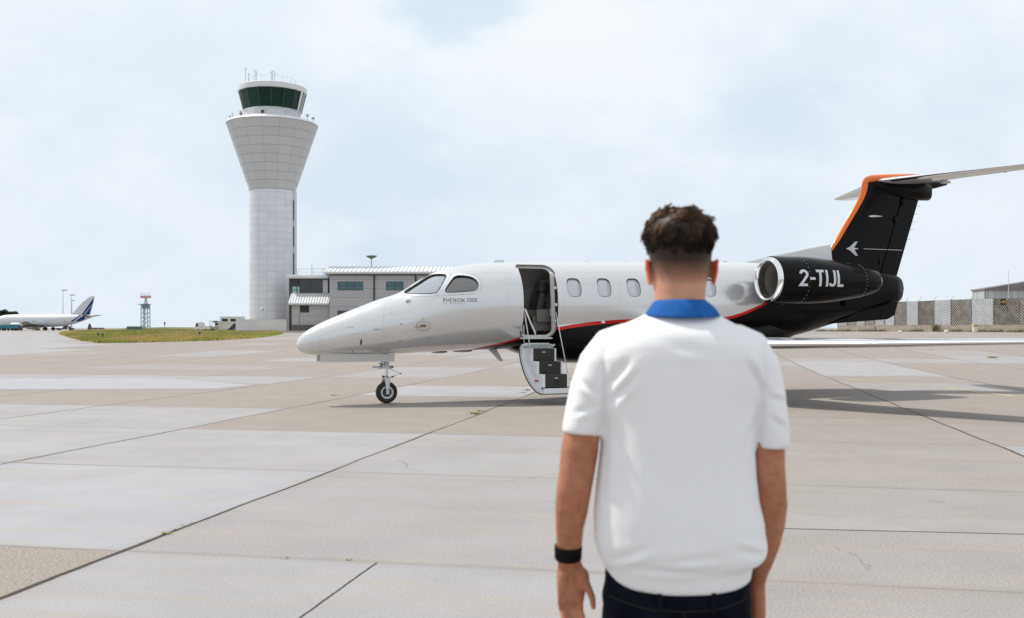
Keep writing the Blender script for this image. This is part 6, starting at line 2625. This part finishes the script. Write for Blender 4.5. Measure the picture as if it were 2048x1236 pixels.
# ------------------------------------------------------------------ airliner parked far left
AYL = 325.0
als = AYL / F
air = thing('parked_airliner', 'white airliner with blue striped tail parked far off at the left edge', 'airliner', (PX(95, AYL), AYL, gz(AYL)))
ax0 = air.location.x
X_ = lambda px: PX(px, AYL) - ax0
Z_ = lambda py: PZ(py, AYL) - gz(AYL)
PR = [(-14, 645, 647), (-10, 640, 650), (-4, 635.5, 652), (6, 631, 653.2), (20, 629.3, 653.8), (40, 628.8, 654), (100, 628.6, 653.8), (125, 628.8, 652.5), (145, 629, 648.5), (165, 629.5, 642.5), (180, 631, 636.5), (186, 632, 634.5)]
tf = pchip([p[0] for p in PR], [p[1] for p in PR])
bf = pchip([p[0] for p in PR], [p[2] for p in PR])
awhite = paint_mat('airliner_white', [(None, (.60, .62, .65))], .35, .4)
rings = []
for x in np.linspace(-14, 186, 60):
    zt_, zb2 = Z_(float(tf(x))), Z_(float(bf(x)))
    zc_, hh_3 = (zt_ + zb2) / 2, (zt_ - zb2) / 2
    rings.append([Vector((X_(x), hh_3 * .97 * math.cos(2 * math.pi * k / 32), zc_ + hh_3 * math.sin(2 * math.pi * k / 32))) for k in range(32)])
fm_ = MB().loft(rings).mesh('fuselage')
abm = bpy.data.materials.new('airliner_fuselage_paint')
abm.use_nodes = True
t = NT(abm.node_tree)
b = abm.node_tree.nodes['Principled BSDF']
b.inputs['Roughness'].default_value = .35
pt = t.attr('blue').outputs['Fac']
t.link(t.mix(t.m('GREATER_THAN', pt, .5), (.62, .64, .67, 1), (.012, .07, .24, 1)), b.inputs['Base Color'])
at_ = fm_.attributes.new('blue', 'FLOAT', 'POINT')
at_.data.foreach_set('value', [0.0] * len(fm_.vertices))
fus_o = link_mesh('fuselage', fm_, abm, air, True)
abv = BVHTree.FromPolygons([v.co.copy() for v in fm_.vertices], [tuple(p.vertices) for p in fm_.polygons])
ablue = mat('airliner_blue', (.006, .045, .17), .5, spec=.2)
fin_ = MB()
fp = [(140, 630), (150, 622), (163, 607), (180, 593.5), (188.5, 592), (187, 604), (180, 630)]
fin_.prism([(X_(p[0]), Z_(p[1])) for p in fp], 'y', -.18, .18)
fo_ = fin_.build('tail_fin', awhite, air)
for nm, pl in (('fin_stripe', [(164, 629), (168, 629), (186.3, 606.5), (188.6, 594.5)]), ('fin_stripe', [(170, 629), (179.5, 629), (185.2, 609.2)])):
    MB().prism([(X_(p[0]), Z_(p[1])) for p in pl], 'y', -.21, -.182).build(nm, ablue, fo_)


def fus_patch(name, pxs, m2):
    pts = [(X_(p[0]), Z_(p[1])) for p in pxs]
    cx, cz = sum(p[0] for p in pts) / len(pts), sum(p[1] for p in pts) / len(pts)
    return decal(name, flat([(p[0] - cx, p[1] - cz) for p in pts]), cx, cz, 1, m2, fus_o, abv, lift=.03, fine=.5)


fus_patch('tail_stripe', [(144, 643.2), (152, 638), (163, 629.6), (167, 630), (158, 636.5), (150, 643)], ablue)
fus_patch('tail_stripe', [(154, 642), (162, 636), (169, 631), (171, 633.5), (172, 638.5), (160, 642.5)], ablue)
for k in range(5):
    x_ = 122.5 + 3.2 * k
    fus_patch('cabin_window', [(x_ - .35, 637.0), (x_ + .35, 637.0), (x_ + .35, 638.3), (x_ - .35, 638.3)], MATS['slot_dark'])
for x_ in (133, 72):
    fus_patch('door_outline', [(x_, 643), (x_ + 4, 643), (x_ + 4, 641.5), (x_, 641.5)], MATS['grey_mark'])
st2 = MB()
for s_ in (-1, 1):
    st2.loft([[Vector((X_(170), s_ * .6, Z_(631))), Vector((X_(184), s_ * .6, Z_(633))), Vector((X_(184), s_ * .6, Z_(634))), Vector((X_(170), s_ * .6, Z_(633)))],
              [Vector((X_(180), s_ * 6.2, Z_(629))), Vector((X_(187.5), s_ * 6.2, Z_(629.5))), Vector((X_(187.5), s_ * 6.2, Z_(630.2))), Vector((X_(180), s_ * 6.2, Z_(630)))]])
    st2.build('tailplane', mat('tailplane_brown', (.14, .11, .10), .5), air)
    st2 = MB()
for s_ in (-1, 1):
    mb = MB()
    mb.loft([[Vector((X_(58), s_ * 1.2, Z_(651))), Vector((X_(92), s_ * 1.2, Z_(650))), Vector((X_(92), s_ * 1.2, Z_(651.2))), Vector((X_(58), s_ * 1.2, Z_(653.5)))],
             [Vector((X_(84), s_ * 15, Z_(646.0))), Vector((X_(95), s_ * 15, Z_(646.2))), Vector((X_(95), s_ * 15, Z_(646.6))), Vector((X_(84), s_ * 15, Z_(647)))]])
    mb.build('wing', mat('airliner_wing', (.28, .27, .26), .5), air)
    mb = MB()
    Mx = Matrix.Translation((X_(50), s_ * 5.2, Z_(652))) @ Matrix.Rotation(math.pi / 2, 4, 'Y')
    mb.lathe([(.75, -2.0), (.98, -1.85), (1.08, -.8), (1.05, .6), (.80, 1.9), (.5, 2.1)], 28, M=Mx)
    eo = mb.build('engine', awhite, air, True, 40)
    mb = MB()
    mb.loft([[Vector((X_(60), s_ * 5.1, Z_(644))), Vector((X_(70), s_ * 5.1, Z_(643))), Vector((X_(88), s_ * 5.1, Z_(651))), Vector((X_(64), s_ * 5.1, Z_(656)))],
             [Vector((X_(60), s_ * 5.3, Z_(644))), Vector((X_(70), s_ * 5.3, Z_(643))), Vector((X_(88), s_ * 5.3, Z_(651))), Vector((X_(64), s_ * 5.3, Z_(656)))]])
    mb.build('flap', mat('airliner_flap', (.12, .105, .09), .6), air)
    for dx_ in (82, 99):
        mb = MB()
        mb.tube([(X_(dx_), s_ * 2.6, .55), (X_(dx_), s_ * 2.6, Z_(652))], .12, 8)
        gl = mb.build('landing_gear', gearw, air)
        mb = MB()
        mb.lathe([(0, -.3), (.5, -.3), (.58, -.2), (.58, .2), (.5, .3), (0, .3)], 20, M=Matrix.Translation((X_(dx_), s_ * 2.6, .58)) @ Matrix.Rotation(math.pi / 2, 4, 'X'))
        mb.build('wheel', rubber, gl, True, 40)
mb = MB()
mb.lathe([(0, -.2), (.4, -.2), (.4, .2), (0, .2)], 16, M=Matrix.Translation((X_(8), 0, .4)) @ Matrix.Rotation(math.pi / 2, 4, 'X'))
mb.build('nose_wheel', rubber, air)


# ------------------------------------------------------------------ vehicles and small things in the distance
def far_thing(name, label, cat, px, Y, group=None):
    return thing(name, label, cat, (PX(px, Y), Y, gz(Y)), group=group)


def wheels(par, xs, r, w_, y0, name='wheel'):
    for x in xs:
        for yy in (y0, -y0):
            MB().lathe([(0, -w_), (r * .9, -w_), (r, -w_ * .6), (r, w_ * .6), (r * .9, w_), (0, w_)], 16, M=Matrix.Translation((x, yy, r)) @ Matrix.Rotation(math.pi / 2, 4, 'X')).build(name, rubber, par, True, 40)


teal = mat('teal_truck', (.02, .16, .22), .5, var=.2, vscale=1)
v_ = far_thing('service_truck', 'teal blue service truck beside the airliner at the left edge', 'truck', 16, 300)
MB().box(-1.6, 2.6, -1.1, 1.1, .6, 1.75, bev=.08).build('body', teal, v_)
MB().box(-2.5, -1.65, -1.0, 1.0, .5, 1.7, bev=.1).build('cab', teal, v_)
wheels(v_, (-2.0, -.4, 1.8), .42, .15, 1.0)
v_ = far_thing('service_truck', 'second teal service truck just behind the first near the airliner engine', 'truck', 29, 303)
MB().box(-1.0, 1.3, -1.1, 1.1, .6, 1.9, bev=.08).build('body', teal, v_)
MB().box(1.35, 2.1, -1.0, 1.0, .6, 1.6, bev=.1).build('cab', mat('truck_dark', (.05, .07, .09), .5), v_)
wheels(v_, (-.3, 1.5), .42, .15, 1.0)
v_ = far_thing('baggage_dolly', 'pale yellow baggage container between the airliner wheels', 'baggage container', 73, 322)
MB().box(-.85, .85, -.8, .8, .35, 1.35, bev=.04).build('container', mat('cream_box', (.50, .47, .34), .6), v_)
wheels(v_, (-.6, .6), .18, .08, .7)
dkv = mat('dark_loader', (.05, .05, .055), .6, var=.4, vscale=1)
v_ = far_thing('belt_loader', 'dark belt loader under the rear of the airliner', 'loader', 131, 345)
MB().box(-3.2, 2.8, -.9, .9, .4, .8, bev=.05).build('chassis', dkv, v_)
MB().prism([(-.6, .8), (1.4, .8), (1.6, 1.3), (.3, 1.8), (-.2, 1.5)], 'y', -.8, .8).build('cab', dkv, v_)
wheels(v_, (-2.2, 2.0), .35, .12, .85)
v_ = far_thing('tow_dolly_row', 'low red and dark equipment train with a raised arm right of the airliner', 'ground equipment', 188, 430)
MB().box(-2.5, 4.2, -.8, .8, .35, 1.0, bev=.05).build('deck', mat('dull_red', (.24, .10, .09), .7, var=.3, vscale=.7), v_)
MB().prism([(-2.6, .9), (-1.0, .9), (-1.7, 2.7), (-2.1, 2.8)], 'y', -.3, .3).build('arm', dkv, v_)
wheels(v_, (-1.8, .5, 3.2), .33, .1, .75)

# radar tower: red bar aerial on a lattice of four legs
RYT = 240.0
rt_ = far_thing('radar_tower', 'lattice radar tower with a red and white bar antenna on top', 'radar tower', 291, RYT)
s_ = RYT / F
lat = mat('lattice_steel', (.16, .20, .24), .6)
hx = 8.0 * s_
zt_ = (HY - 609) * s_ + EYE - gz(RYT)
for sx in (-1, 1):
    for sy in (-1, 1):
        MB().tube([(sx * hx * .85, sy * hx * .85, 0), (sx * hx * .8, sy * hx * .8, zt_)], .08, 6).build('leg', lat, rt_)
br_ = MB()
n = 6
for i in range(n):
    z0_, z1_ = zt_ * i / n, zt_ * (i + 1) / n
    a = hx * .83
    for (p, q) in (((-a, -a), (a, -a)), ((a, -a), (a, a)), ((a, a), (-a, a)), ((-a, a), (-a, -a))):
        br_.tube([(p[0], p[1], z0_), (q[0], q[1], z1_)], .035, 4)
        br_.tube([(p[0], p[1], z1_), (q[0], q[1], z1_)], .05, 4)
br_.build('bracing', lat, rt_)
MB().tube([(-.15, 0, 0), (-.15, 0, zt_)], .13, 6).build('cable_ladder', lat, rt_)
MB().box(-hx * 1.5, hx * 1.1, -hx, hx, zt_ - .05, zt_ + .1).build('platform', lat, rt_)
MB().box(-hx * .7, hx * .95, -hx * .7, hx * .7, zt_ + .1 - 1.0, zt_ + .0, bev=.05).build('radar_cabin', mat('cabin_grey', (.24, .29, .30), .6), rt_)
MB().lathe([(.6, 0), (.35, .5), (.3, 1.4), (.5, 1.6)], 12, M=Matrix.Translation((.1, 0, zt_ + .1))).build('pedestal', mat('pedestal_pale', (.45, .47, .50), .5), rt_)
ra = MB()
ra.box(-hx * 1.25, hx * 1.35, -.25, .25, zt_ + 1.55, zt_ + 2.15, bev=.06)
ra.build('radar_antenna', mat('radar_red', (.58, .30, .31), .6), rt_)
ra = MB()
for k in range(6):
    x_ = -hx * 1.1 + k * hx * .45
    ra.tube([(x_, -.2, zt_ + 2.1), (x_, -.2, zt_ + 2.8)], .05, 4)
ra.tube([(-hx * 1.2, -.2, zt_ + 2.8), (hx * 1.3, -.2, zt_ + 2.8)], .06, 4)
ra.build('antenna_grid', mat('grid_white', (.55, .56, .58), .5), rt_)
v_ = far_thing('green_container', 'dark green storage container left of the radar tower', 'container', 269.5, 236)
MB().box(-1.45, 1.45, -1.2, 1.2, .1, 1.05, bev=.03).build('container_body', mat('green_steel', (.06, .13, .10), .6), v_)
MB().box(-2.2, -1.5, -1.0, 1.0, .0, .7, bev=.03).build('side_box', mat('pale_box', (.40, .44, .40), .6), v_)
v_ = far_thing('sign_post', 'upright grey paddle sign on a thin post beside orange barriers', 'sign', 329.5, 135)
MB().tube([(0, 0, 0), (0, 0, 1.0)], .04, 6).build('post', mat('post_grey', (.2, .22, .24), .6), v_)
MB().lathe([(.02, .8), (.10, .95), (.11, 1.15), (.06, 1.3), (.01, 1.33)], 12).build('sign_head', mat('sign_dark', (.12, .13, .15), .6), v_, True)
orm = mat('barrier_orange', (.52, .14, .07), .7)
for k, (px_, lab) in enumerate(((327, 'small orange and white barrier left of the sign post foot'), (332.5, 'small orange barrier right of the sign post foot'))):
    v_ = far_thing('traffic_barrier', lab, 'barrier', px_, 133.5, 'orange barriers by the sign post')
    MB().box(-.16, .16, -.05, .05, .12, .26).build('board', orm, v_)
    MB().prism([(-.15, 0), (-.11, 0), (.0, .30), (-.03, .30)], 'y', -.1, -.06).build('leg', MATS['grid_white'], v_)
    MB().prism([(.15, 0), (.11, 0), (.0, .30), (.03, .30)], 'y', .06, .1).build('leg', MATS['grid_white'], v_)
for px_, py_, lab in ((196, 676.3, 'left one of the paired small dark markers in the near grass edge'), (205.5, 677.6, 'right one of the paired small dark markers in the near grass edge'), (399.5, 673.6, 'single small dark edge marker in the dry middle of the grass')):
    g = G(px_, py_)
    v_ = thing('edge_marker', lab, 'marker', (g.x, g.y, g.z), group='edge markers in the grass')
    MB().tube([(0, 0, 0), (0, 0, .30)], .03, 6).build('stake', dkv, v_)
    MB().lathe([(.05, .26), (.08, .30), (.06, .40), (.01, .43)], 10).build('cap', MATS['slot_dark'], v_, True)
g = G(136.5, 667)
v_ = thing('white_marker_post', 'short pale post at the left tip of the grass island', 'marker', (g.x, g.y, g.z))
MB().tube([(0, 0, 0), (0, 0, .5)], [.08, .06], 8).build('post', mat('marker_pale', (.6, .6, .5), .6), v_)
MB().lathe([(.06, .5), (.05, .58), (.0, .6)], 8).build('cap', MATS['marker_pale'], v_, True)

# white tug and service vehicles left of the tower wall
vw = mat('vehicle_white', (.58, .60, .63), .4, var=.05)
blk = mat('vehicle_glass', (.015, .018, .02), .15)
VY = 125.0
vs_s = VY / F
v_ = far_thing('baggage_tractor', 'small white tractor truck with flat rear deck, leftmost of the white vehicles', 'truck', 411, VY)
k_ = lambda px: (px - 411) * vs_s
zz = lambda py: PZ(py, VY) - gz(VY)
MB().prism([(k_(394), zz(660.5)), (k_(393), zz(655)), (k_(395.5), zz(646.5)), (k_(397), zz(645)), (k_(406), zz(645)), (k_(407), zz(660.5))], 'y', -.7, .7).build('cab', vw, v_)
MB().prism([(k_(395.2), zz(653)), (k_(396.2), zz(647)), (k_(399.4), zz(647)), (k_(399.4), zz(653))], 'y', -.72, .72).build('cab_window', blk, v_)
MB().box(k_(407.2), k_(421.5), -.7, .7, zz(658.8), zz(651.5), bev=.03).build('deck', vw, v_)
MB().tube([(k_(403), 0, zz(645)), (k_(403), 0, zz(643.4))], .06, 6).build('beacon', mat('beacon_grey', (.4, .4, .42), .4), v_)
wheels(v_, (k_(400.5), k_(415.5)), .17, .08, .62)
v_ = far_thing('tow_tractor', 'yellowish white tow tractor between the small truck and the high-loader', 'truck', 428, VY + 1)
MB().box(k_(423) - k_(428), k_(434) - k_(428), -.7, .7, zz(660), zz(653), bev=.03).build('chassis', mat('dull_yellow', (.40, .41, .25), .6), v_)
fr_ = MB()
for px_ in (422.5, 427, 433):
    fr_.tube([(k_(px_) - k_(428), -.6, zz(653)), (k_(px_) - k_(428), -.6, zz(642))], .035, 5)
fr_.box(k_(421.5) - k_(428), k_(434) - k_(428), -.65, .65, zz(642), zz(641.3))
fr_.build('cab_frame', mat('frame_grey', (.3, .31, .32), .6), v_)
wheels(v_, (k_(429) - k_(428),), .19, .08, .62)
v_ = far_thing('high_loader', 'large white high-loader truck with dark square windows in its raised box', 'truck', 458, VY + 2)
ox = k_(458)
MB().box(k_(443.5) - ox, k_(487) - ox, -.9, .9, zz(647), zz(632.5), bev=.05).build('raised_box', vw, v_)
for (a, b_) in ((448.5, 459.5), (465.5, 476)):
    MB().box(k_(a) - ox, k_(b_) - ox, -.93, -.905, zz(642.8), zz(637.2)).build('side_window', blk, v_)
MB().prism([(k_(433) - ox, zz(660)), (k_(433) - ox, zz(649)), (k_(437) - ox, zz(644)), (k_(443.4) - ox, zz(643)), (k_(450) - ox, zz(647.05)), (k_(471) - ox, zz(647.05)), (k_(462) - ox, zz(657)), (k_(456) - ox, zz(660))], 'y', -.85, .85).build('body', vw, v_)
MB().box(k_(429.5) - ox, k_(439.5) - ox, -.8, .8, zz(645.5), zz(641.5), bev=.02).build('cab_roof', mat('frame_grey', (.3, .31, .32), .6), v_)
MB().box(k_(433.5) - ox, k_(440) - ox, -.87, -.852, zz(650), zz(646)).build('cab_window', blk, v_)
MB().box(k_(440) - ox, k_(472) - ox, -.6, .6, zz(661), zz(659.3)).build('chassis', mat('rusty_chassis', (.10, .06, .05), .8, var=.4, vscale=4), v_)
wheels(v_, (k_(444) - ox, k_(452) - ox, k_(462) - ox, k_(469) - ox), .17, .08, .7)
MB().tube([(k_(485) - ox, 0, zz(633)), (k_(486) - ox, 0, zz(631))], .05, 6).build('beacon', MATS['beacon_grey'], v_)
MB().box(k_(460.5) - ox, k_(473) - ox, -.6, .6, zz(657.5), zz(648)).build('lift_frame', mat('dark_lift', (.07, .08, .09), .6), v_)

# trees behind the airliner's nose
def tree(px, top, Y, w_, label, seed, h_=None):
    rnd = random.Random(seed)
    t_ = thing('tree', label, 'tree', (PX(px, Y), Y, gz(Y)), group='trees behind the airliner')
    H = PZ(top, Y) - gz(Y)
    mb = MB()
    mb.tube([(0, 0, 0), (.1, 0, H * .4), (0, .1, H * .8)], [.4, .28, .08], 8)
    for k in range(6):
        a = rnd.uniform(0, 6.28)
        z_ = H * rnd.uniform(.3, .6)
        mb.tube([(0, 0, z_), (math.cos(a) * w_ * .5, math.sin(a) * w_ * .5, z_ + H * .22)], [.14, .04], 5)
    mb.build('trunk', mat('bark', (.08, .06, .045), .9), t_)
    vs2, fs2 = [], []
    cl = [(rnd.gauss(0, w_ * .38), rnd.gauss(0, w_ * .38), H * rnd.uniform(.35, .86), w_ * rnd.uniform(.2, .42)) for _ in range(26)]
    for c in cl:
        for _ in range(230):
            d = Vector((rnd.gauss(0, 1), rnd.gauss(0, 1), rnd.gauss(0, 1))).normalized() * c[3] * rnd.uniform(.5, 1.05)
            p = Vector(c[:3]) + Vector((d.x, d.y, d.z * .75))
            if p.z > H:
                continue
            n1_ = Vector((rnd.gauss(0, 1), rnd.gauss(0, 1), rnd.gauss(0, 1))).normalized()
            n2_ = n1_.cross(Vector((rnd.gauss(0, 1), rnd.gauss(0, 1), 1))).normalized()
            l = rnd.uniform(.12, .30)
            b0 = len(vs2)
            vs2 += [p + n1_ * l, p + n2_ * l * .6, p - n1_ * l, p - n2_ * l * .6]
            fs2.append((b0, b0 + 1, b0 + 2, b0 + 3))
    me_ = bpy.data.meshes.new('crown')
    me_.from_pydata([tuple(v) for v in vs2], [], fs2)
    link_mesh('crown', me_, mat('dark_foliage', (.022, .038, .020), .8, var=.5, vscale=.6), t_)


tree(-4, 617, 420, 4.2, 'dark tree cut by the left edge behind the airliner nose', 1)
tree(6.5, 616.5, 425, 3.8, 'tallest dark tree behind the airliner nose', 2)
tree(17, 622, 430, 3.6, 'dark tree between the tallest and the rightmost behind the airliner', 3)
tree(26, 620, 428, 3.2, 'rightmost round tree above the airliner roof', 4)
tree(-16, 614, 430, 4.5, 'dark tree beyond the left edge of view', 5)

# ------------------------------------------------------------------ blast fence on the right
POSTS = [1676, 1694, 1712, 1730, 1749, 1768.5, 1789, 1812, 1836.5, 1867.5, 1902, 1942, 1987, 2037, 2094, 2160, 2236]
yk = pchip([1676, 1789, 1900, 2037, 2236], [124, 115, 107.5, 99.5, 90])
TOPP = lambda px: float(np.interp(px, [1676, 1789, 1836, 1902, 1987, 2048, 2236], [607, 603.8, 602.3, 599.6, 597.2, 595.8, 590.5]))
BOTP = lambda px: float(np.interp(px, [1676, 1789, 2048, 2236], [651.5, 650.6, 650.0, 649.5]))
pw_ = mat('fence_post', (.20, .19, .18), .7)
slat_d = mat('slat_weathered', (.30, .28, .255), .8, var=.22, vscale=1.2)
slat_l = mat('slat_pale', (.52, .53, .55), .7, var=.10, vscale=1.0)
slat_b = mat('slat_brown', (.25, .225, .20), .8, var=.3, vscale=1.2)
back_d = mat('fence_backing_dark', (.030, .027, .024), .9, var=.3, vscale=.9)
back_l = mat('fence_backing_pale', (.20, .205, .215), .9, var=.12, vscale=.9)
KIND = ['l', 'd', 'l', 'd', 'l', 'l', 'd', 'l', 'b', 'l', 'd', 'l', 'b', 'd', 'l', 'b']
fence = thing('blast_fence', 'long blast fence of alternating diagonal slats on a block wall at right', 'fence', (PX(1960, 104), 104, gz(104)))
fo3 = fence.location.copy()
fence.location.z = 0
fo3.z = 0
FP = []
for px_ in POSTS:
    Y = float(yk(px_))
    FP.append((Vector((PX(px_, Y), Y, 0)), PZ(BOTP(px_), Y), PZ(TOPP(px_), Y)))
for i in range(len(POSTS) - 1):
    (p0, b0, t0), (p1, b1, t1) = FP[i], FP[i + 1]
    d = (p1 - p0)
    Lp = d.length
    d.normalize()
    nrm = Vector((d.y, -d.x, 0))
    if nrm.y > 0:
        nrm = -nrm

    def P(s, z, o_=0.0):
        return p0 + d * s + Vector((0, 0, z)) + nrm * o_ - fo3
    k3 = KIND[i]
    sm_ = {'l': slat_l, 'd': slat_d, 'b': slat_b}[k3]
    bk = MB()
    bk.add([P(0, b0, -.02), P(Lp, b1, -.02), P(Lp, t1, -.02), P(0, t0, -.02), P(0, b0, -.06), P(Lp, b1, -.06), P(Lp, t1, -.06), P(0, t0, -.06)], [(0, 1, 2, 3), (7, 6, 5, 4), (0, 4, 5, 1), (3, 2, 6, 7)])
    bo = bk.build('fence_panel', back_l if k3 == 'l' else back_d, fence)
    sb = MB()
    H_ = (t0 - b0 + t1 - b1) / 2
    sgn = 1 if i % 2 == 0 else -1
    step = .30
    wd = .165
    c = -H_
    while c < Lp + H_:
        # slat runs at 45 degrees: from (c, 0) to (c + H, H), clipped to the panel
        s0, s1 = max(c, 0), min(c + H_, Lp)
        if s1 - s0 > .05:
            f = lambda s: (s, s - c)
            q0, q1 = f(s0), f(s1)
            if sgn < 0:
                q0, q1 = (Lp - q0[0], q0[1]), (Lp - q1[0], q1[1])
            sl_ = (q1[0] - q0[0])
            e = Vector((q1[0] - q0[0], q1[1] - q0[1])).normalized()
            nn = Vector((-e.y, e.x)) * wd / 2
            base = lambda s: b0 + (b1 - b0) * s / Lp
            cs = [(q0[0] - nn.x, q0[1] - nn.y), (q1[0] - nn.x, q1[1] - nn.y), (q1[0] + nn.x, q1[1] + nn.y), (q0[0] + nn.x, q0[1] + nn.y)]
            cs = [(min(max(x, 0), Lp), min(max(z, 0), H_)) for x, z in cs]
            fr_ = [P(x, base(x) + z, .03) for x, z in cs]
            bk_ = [P(x, base(x) + z, -.01) for x, z in cs]
            sb.add(fr_ + bk_, [(0, 1, 2, 3), (0, 4, 5, 1), (2, 6, 7, 3)])
        c += step
    sb.build('slats', sm_, bo)
for i, (p, b_, t_) in enumerate(FP):
    q = p - fo3
    MB().box(q.x - .06, q.x + .06, q.y - .10, q.y + .02, b_ - .05, t_ + .03).build('fence_post', pw_, fence)
    if i % 1 == 0 and i > 5:
        MB().tube([(q.x, q.y, t_), (q.x + .35, q.y, t_ + .55)], .018, 4).build('raked_spike', pw_, fence)
# base wall of pale brown blocks
bw = MB()
r_ = []
for (p, b_, t_) in FP:
    q = p - fo3
    r_.append([Vector((q.x, q.y - .35, gz(p.y) - .3 - fo3.z * 0)), Vector((q.x, q.y - .35, b_ + .02)), Vector((q.x, q.y + .3, b_ + .02)), Vector((q.x, q.y + .3, gz(p.y) - .3))])
for rr_ in r_:
    pass
bw.loft(r_)
brick = panel_mat('block_wall', (.36, .30, .25), (.22, .19, .16), .04, .85, 0, .12, .07, .35)
bw.build('base_wall', brick, fence, uvf=flat_uv(.45, .22))
# the number board
Yb = float(yk(2006)) - .25
nb_ = empty('number_board')
nb_.parent = fence
o1 = MB().box(PX(2001, Yb) - fo3.x, PX(2013.5, Yb) - fo3.x, Yb - fo3.y - .03, Yb - fo3.y, PZ(610, Yb), PZ(597.5, Yb)).build('board', mat('board_black', (.012, .012, .012), .6), nb_)
me_ = stroke_text([[(.40, 0), (.40, 1), (.04, .32), (.33, .32)], arc(.83, .5, .17, .42, 92, 450, 20)], .15)
xs_ = [v.co.x for v in me_.vertices]
ys_ = [v.co.y for v in me_.vertices]
wt_ = (PX(2012.8, Yb) - PX(2001.4, Yb))
ht_ = PZ(599, Yb) - PZ(607, Yb)
for v in me_.vertices:
    x_, y_ = (v.co.x - min(xs_)) / (max(xs_) - min(xs_)), (v.co.y - min(ys_)) / (max(ys_) - min(ys_))
    v.co = Vector((PX(2001.4, Yb) - fo3.x + x_ * wt_, Yb - fo3.y - .036, PZ(607, Yb) + y_ * ht_))
link_mesh('bay_number', me_, mat('sign_yellow', (.62, .42, .03), .5), nb_)

# scrub at the foot of the base wall: separate clumps
scm = mat('dry_scrub', (.19, .19, .08), .9, var=.4, vscale=3)
NMS = ['far left end of the wall behind the tail', 'left half of the wall below the ventral strake', 'base of the wall left of the blue post', 'foot of the wall right of the blue post', 'foot of the wall between the two white stones',
       'tall clump against the wall below a dark panel', 'foot of the wall left of the yellow topped bin', 'foot of the wall just right of the yellow topped bin', 'foot of the wall below the number board', 'foot of the wall at the right picture edge']
for k, px_ in enumerate((1652, 1696, 1740, 1765, 1838, 1871, 1915, 1962, 1995, 2040)):
    Y = float(yk(max(px_, 1676))) - .7
    rnd = random.Random(50 + k)
    mb = MB()
    tall = 1.0 if px_ == 1871 else .38
    for _ in range(170):
        cx, cy = rnd.gauss(0, .18 if tall > .5 else .9), rnd.gauss(0, .12)
        a = rnd.uniform(0, 6.28)
        l = tall * rnd.uniform(.3, 1.0)
        mb.add([(cx - .03, cy, 0), (cx + .03, cy, 0), (cx + math.cos(a) * l * .4, cy + math.sin(a) * l * .3, l)], [(0, 1, 2)])
    o = mb.build('scrub_clump', scm)
    o.location = (PX(px_, Y), Y, gz(Y))
    tag(o, 'dry scrub clump at the ' + NMS[k] if not NMS[k].startswith('tall') else 'tall dry weed clump against the block wall below a dark fence panel', 'scrub', 'scrub along the blast fence')
# small objects in front of the fence
def at_ground(px, py):
    g_ = G(px, py)
    return g_


g = Vector((PX(1751, 100), 100, gz(100)))
v_ = thing('blue_post', 'short blue post standing in front of the block wall under the tail', 'post', g)
MB().tube([(0, 0, 0), (0, 0, .48)], [.05, .05], 8).build('post', mat('post_blue', (.03, .16, .30), .5), v_)
MB().box(-.08, .08, -.04, .04, .36, .50, bev=.01).build('head', MATS['post_blue'], v_)
stone_m = mat('white_stone', (.58, .57, .54), .8, var=.1)
for px_, r, lab in ((1800, .16, 'smaller white painted stone, the left of two before the block wall'), (1892.5, .20, 'larger white painted stone, the right of two before the block wall')):
    bm = bmesh.new()
    bmesh.ops.create_icosphere(bm, subdivisions=3, radius=r)
    for v in bm.verts:
        v.co *= 1 + .18 * noise.noise(v.co * 6 + Vector((px_, 0, 0)))
        v.co.x *= 1.2
        v.co.z = max(v.co.z, -.3 * r) + .3 * r
    me_ = bpy.data.meshes.new('stone')
    bm.to_mesh(me_)
    bm.free()
    o = link_mesh('white_stone', me_, stone_m, None, True)
    o.location = (PX(px_, 96), 96, gz(96))
    tag(o, lab, 'stone', 'white stones before the block wall')
v_ = thing('waste_bin', 'white drum bin with yellow top against the block wall', 'bin', (PX(1950, 94), 94, gz(94)))
MB().lathe([(0, 0), (.22, 0), (.23, .05), (.23, .55), (.22, .58), (0, .58)], 20).build('drum', mat('bin_white', (.60, .60, .57), .6), v_, True, 40)
MB().box(-.24, .24, -.2, .2, .585, .82, bev=.03).build('lid', mat('bin_yellow', (.58, .44, .22), .6), v_)
MB().box(-.09, .12, -.215, -.202, .64, .74).build('lid_label', mat('rust_label', (.30, .12, .05), .6), v_)

# hangar roof behind the fence, with a thin mast
HYD = 150.0
hg = thing('hangar', 'low grey hangar with pitched roof rising behind the blast fence at right', 'building', (PX(2060, HYD), HYD, gz(HYD)))
hx_ = lambda px: PX(px, HYD) - hg.location.x
hz_ = lambda py: PZ(py, HYD) - hg.location.z
MB().box(hx_(1969), hx_(2260), 0, 4, -.5, hz_(580)).build('wall', panel_mat('hangar_wall', (.42, .44, .45), (.30, .30, .30), .05, .7, 0, .1, .01, .5), hg, uvf=flat_uv(.9, 30))
MB().prism([(hx_(1967), hz_(580)), (hx_(1967), hz_(577.5)), (hx_(2115), hz_(553)), (hx_(2262), hz_(577.5)), (hx_(2262), hz_(580))], 'y', -.3, 4.3).build('roof', mat('hangar_roof', (.17, .155, .15), .8, var=.2, vscale=.3), hg)
MB().box(hx_(1969), hx_(1970.2), -.05, -.003, 0, hz_(580)).build('corner_trim', mat('trim_dark', (.1, .1, .1), .7), hg)
v_ = thing('thin_mast', 'thin white mast in front of the hangar behind the fence', 'mast', (PX(2017, 140), 140, gz(140)))
MB().tube([(0, 0, 0), (0, 0, PZ(541, 140) - gz(140))], [.09, .03], 6).build('pole', MATS['grid_white'], v_)
MB().box(-.2, .2, -.2, .2, 0, .3).build('foot', pw_, v_)
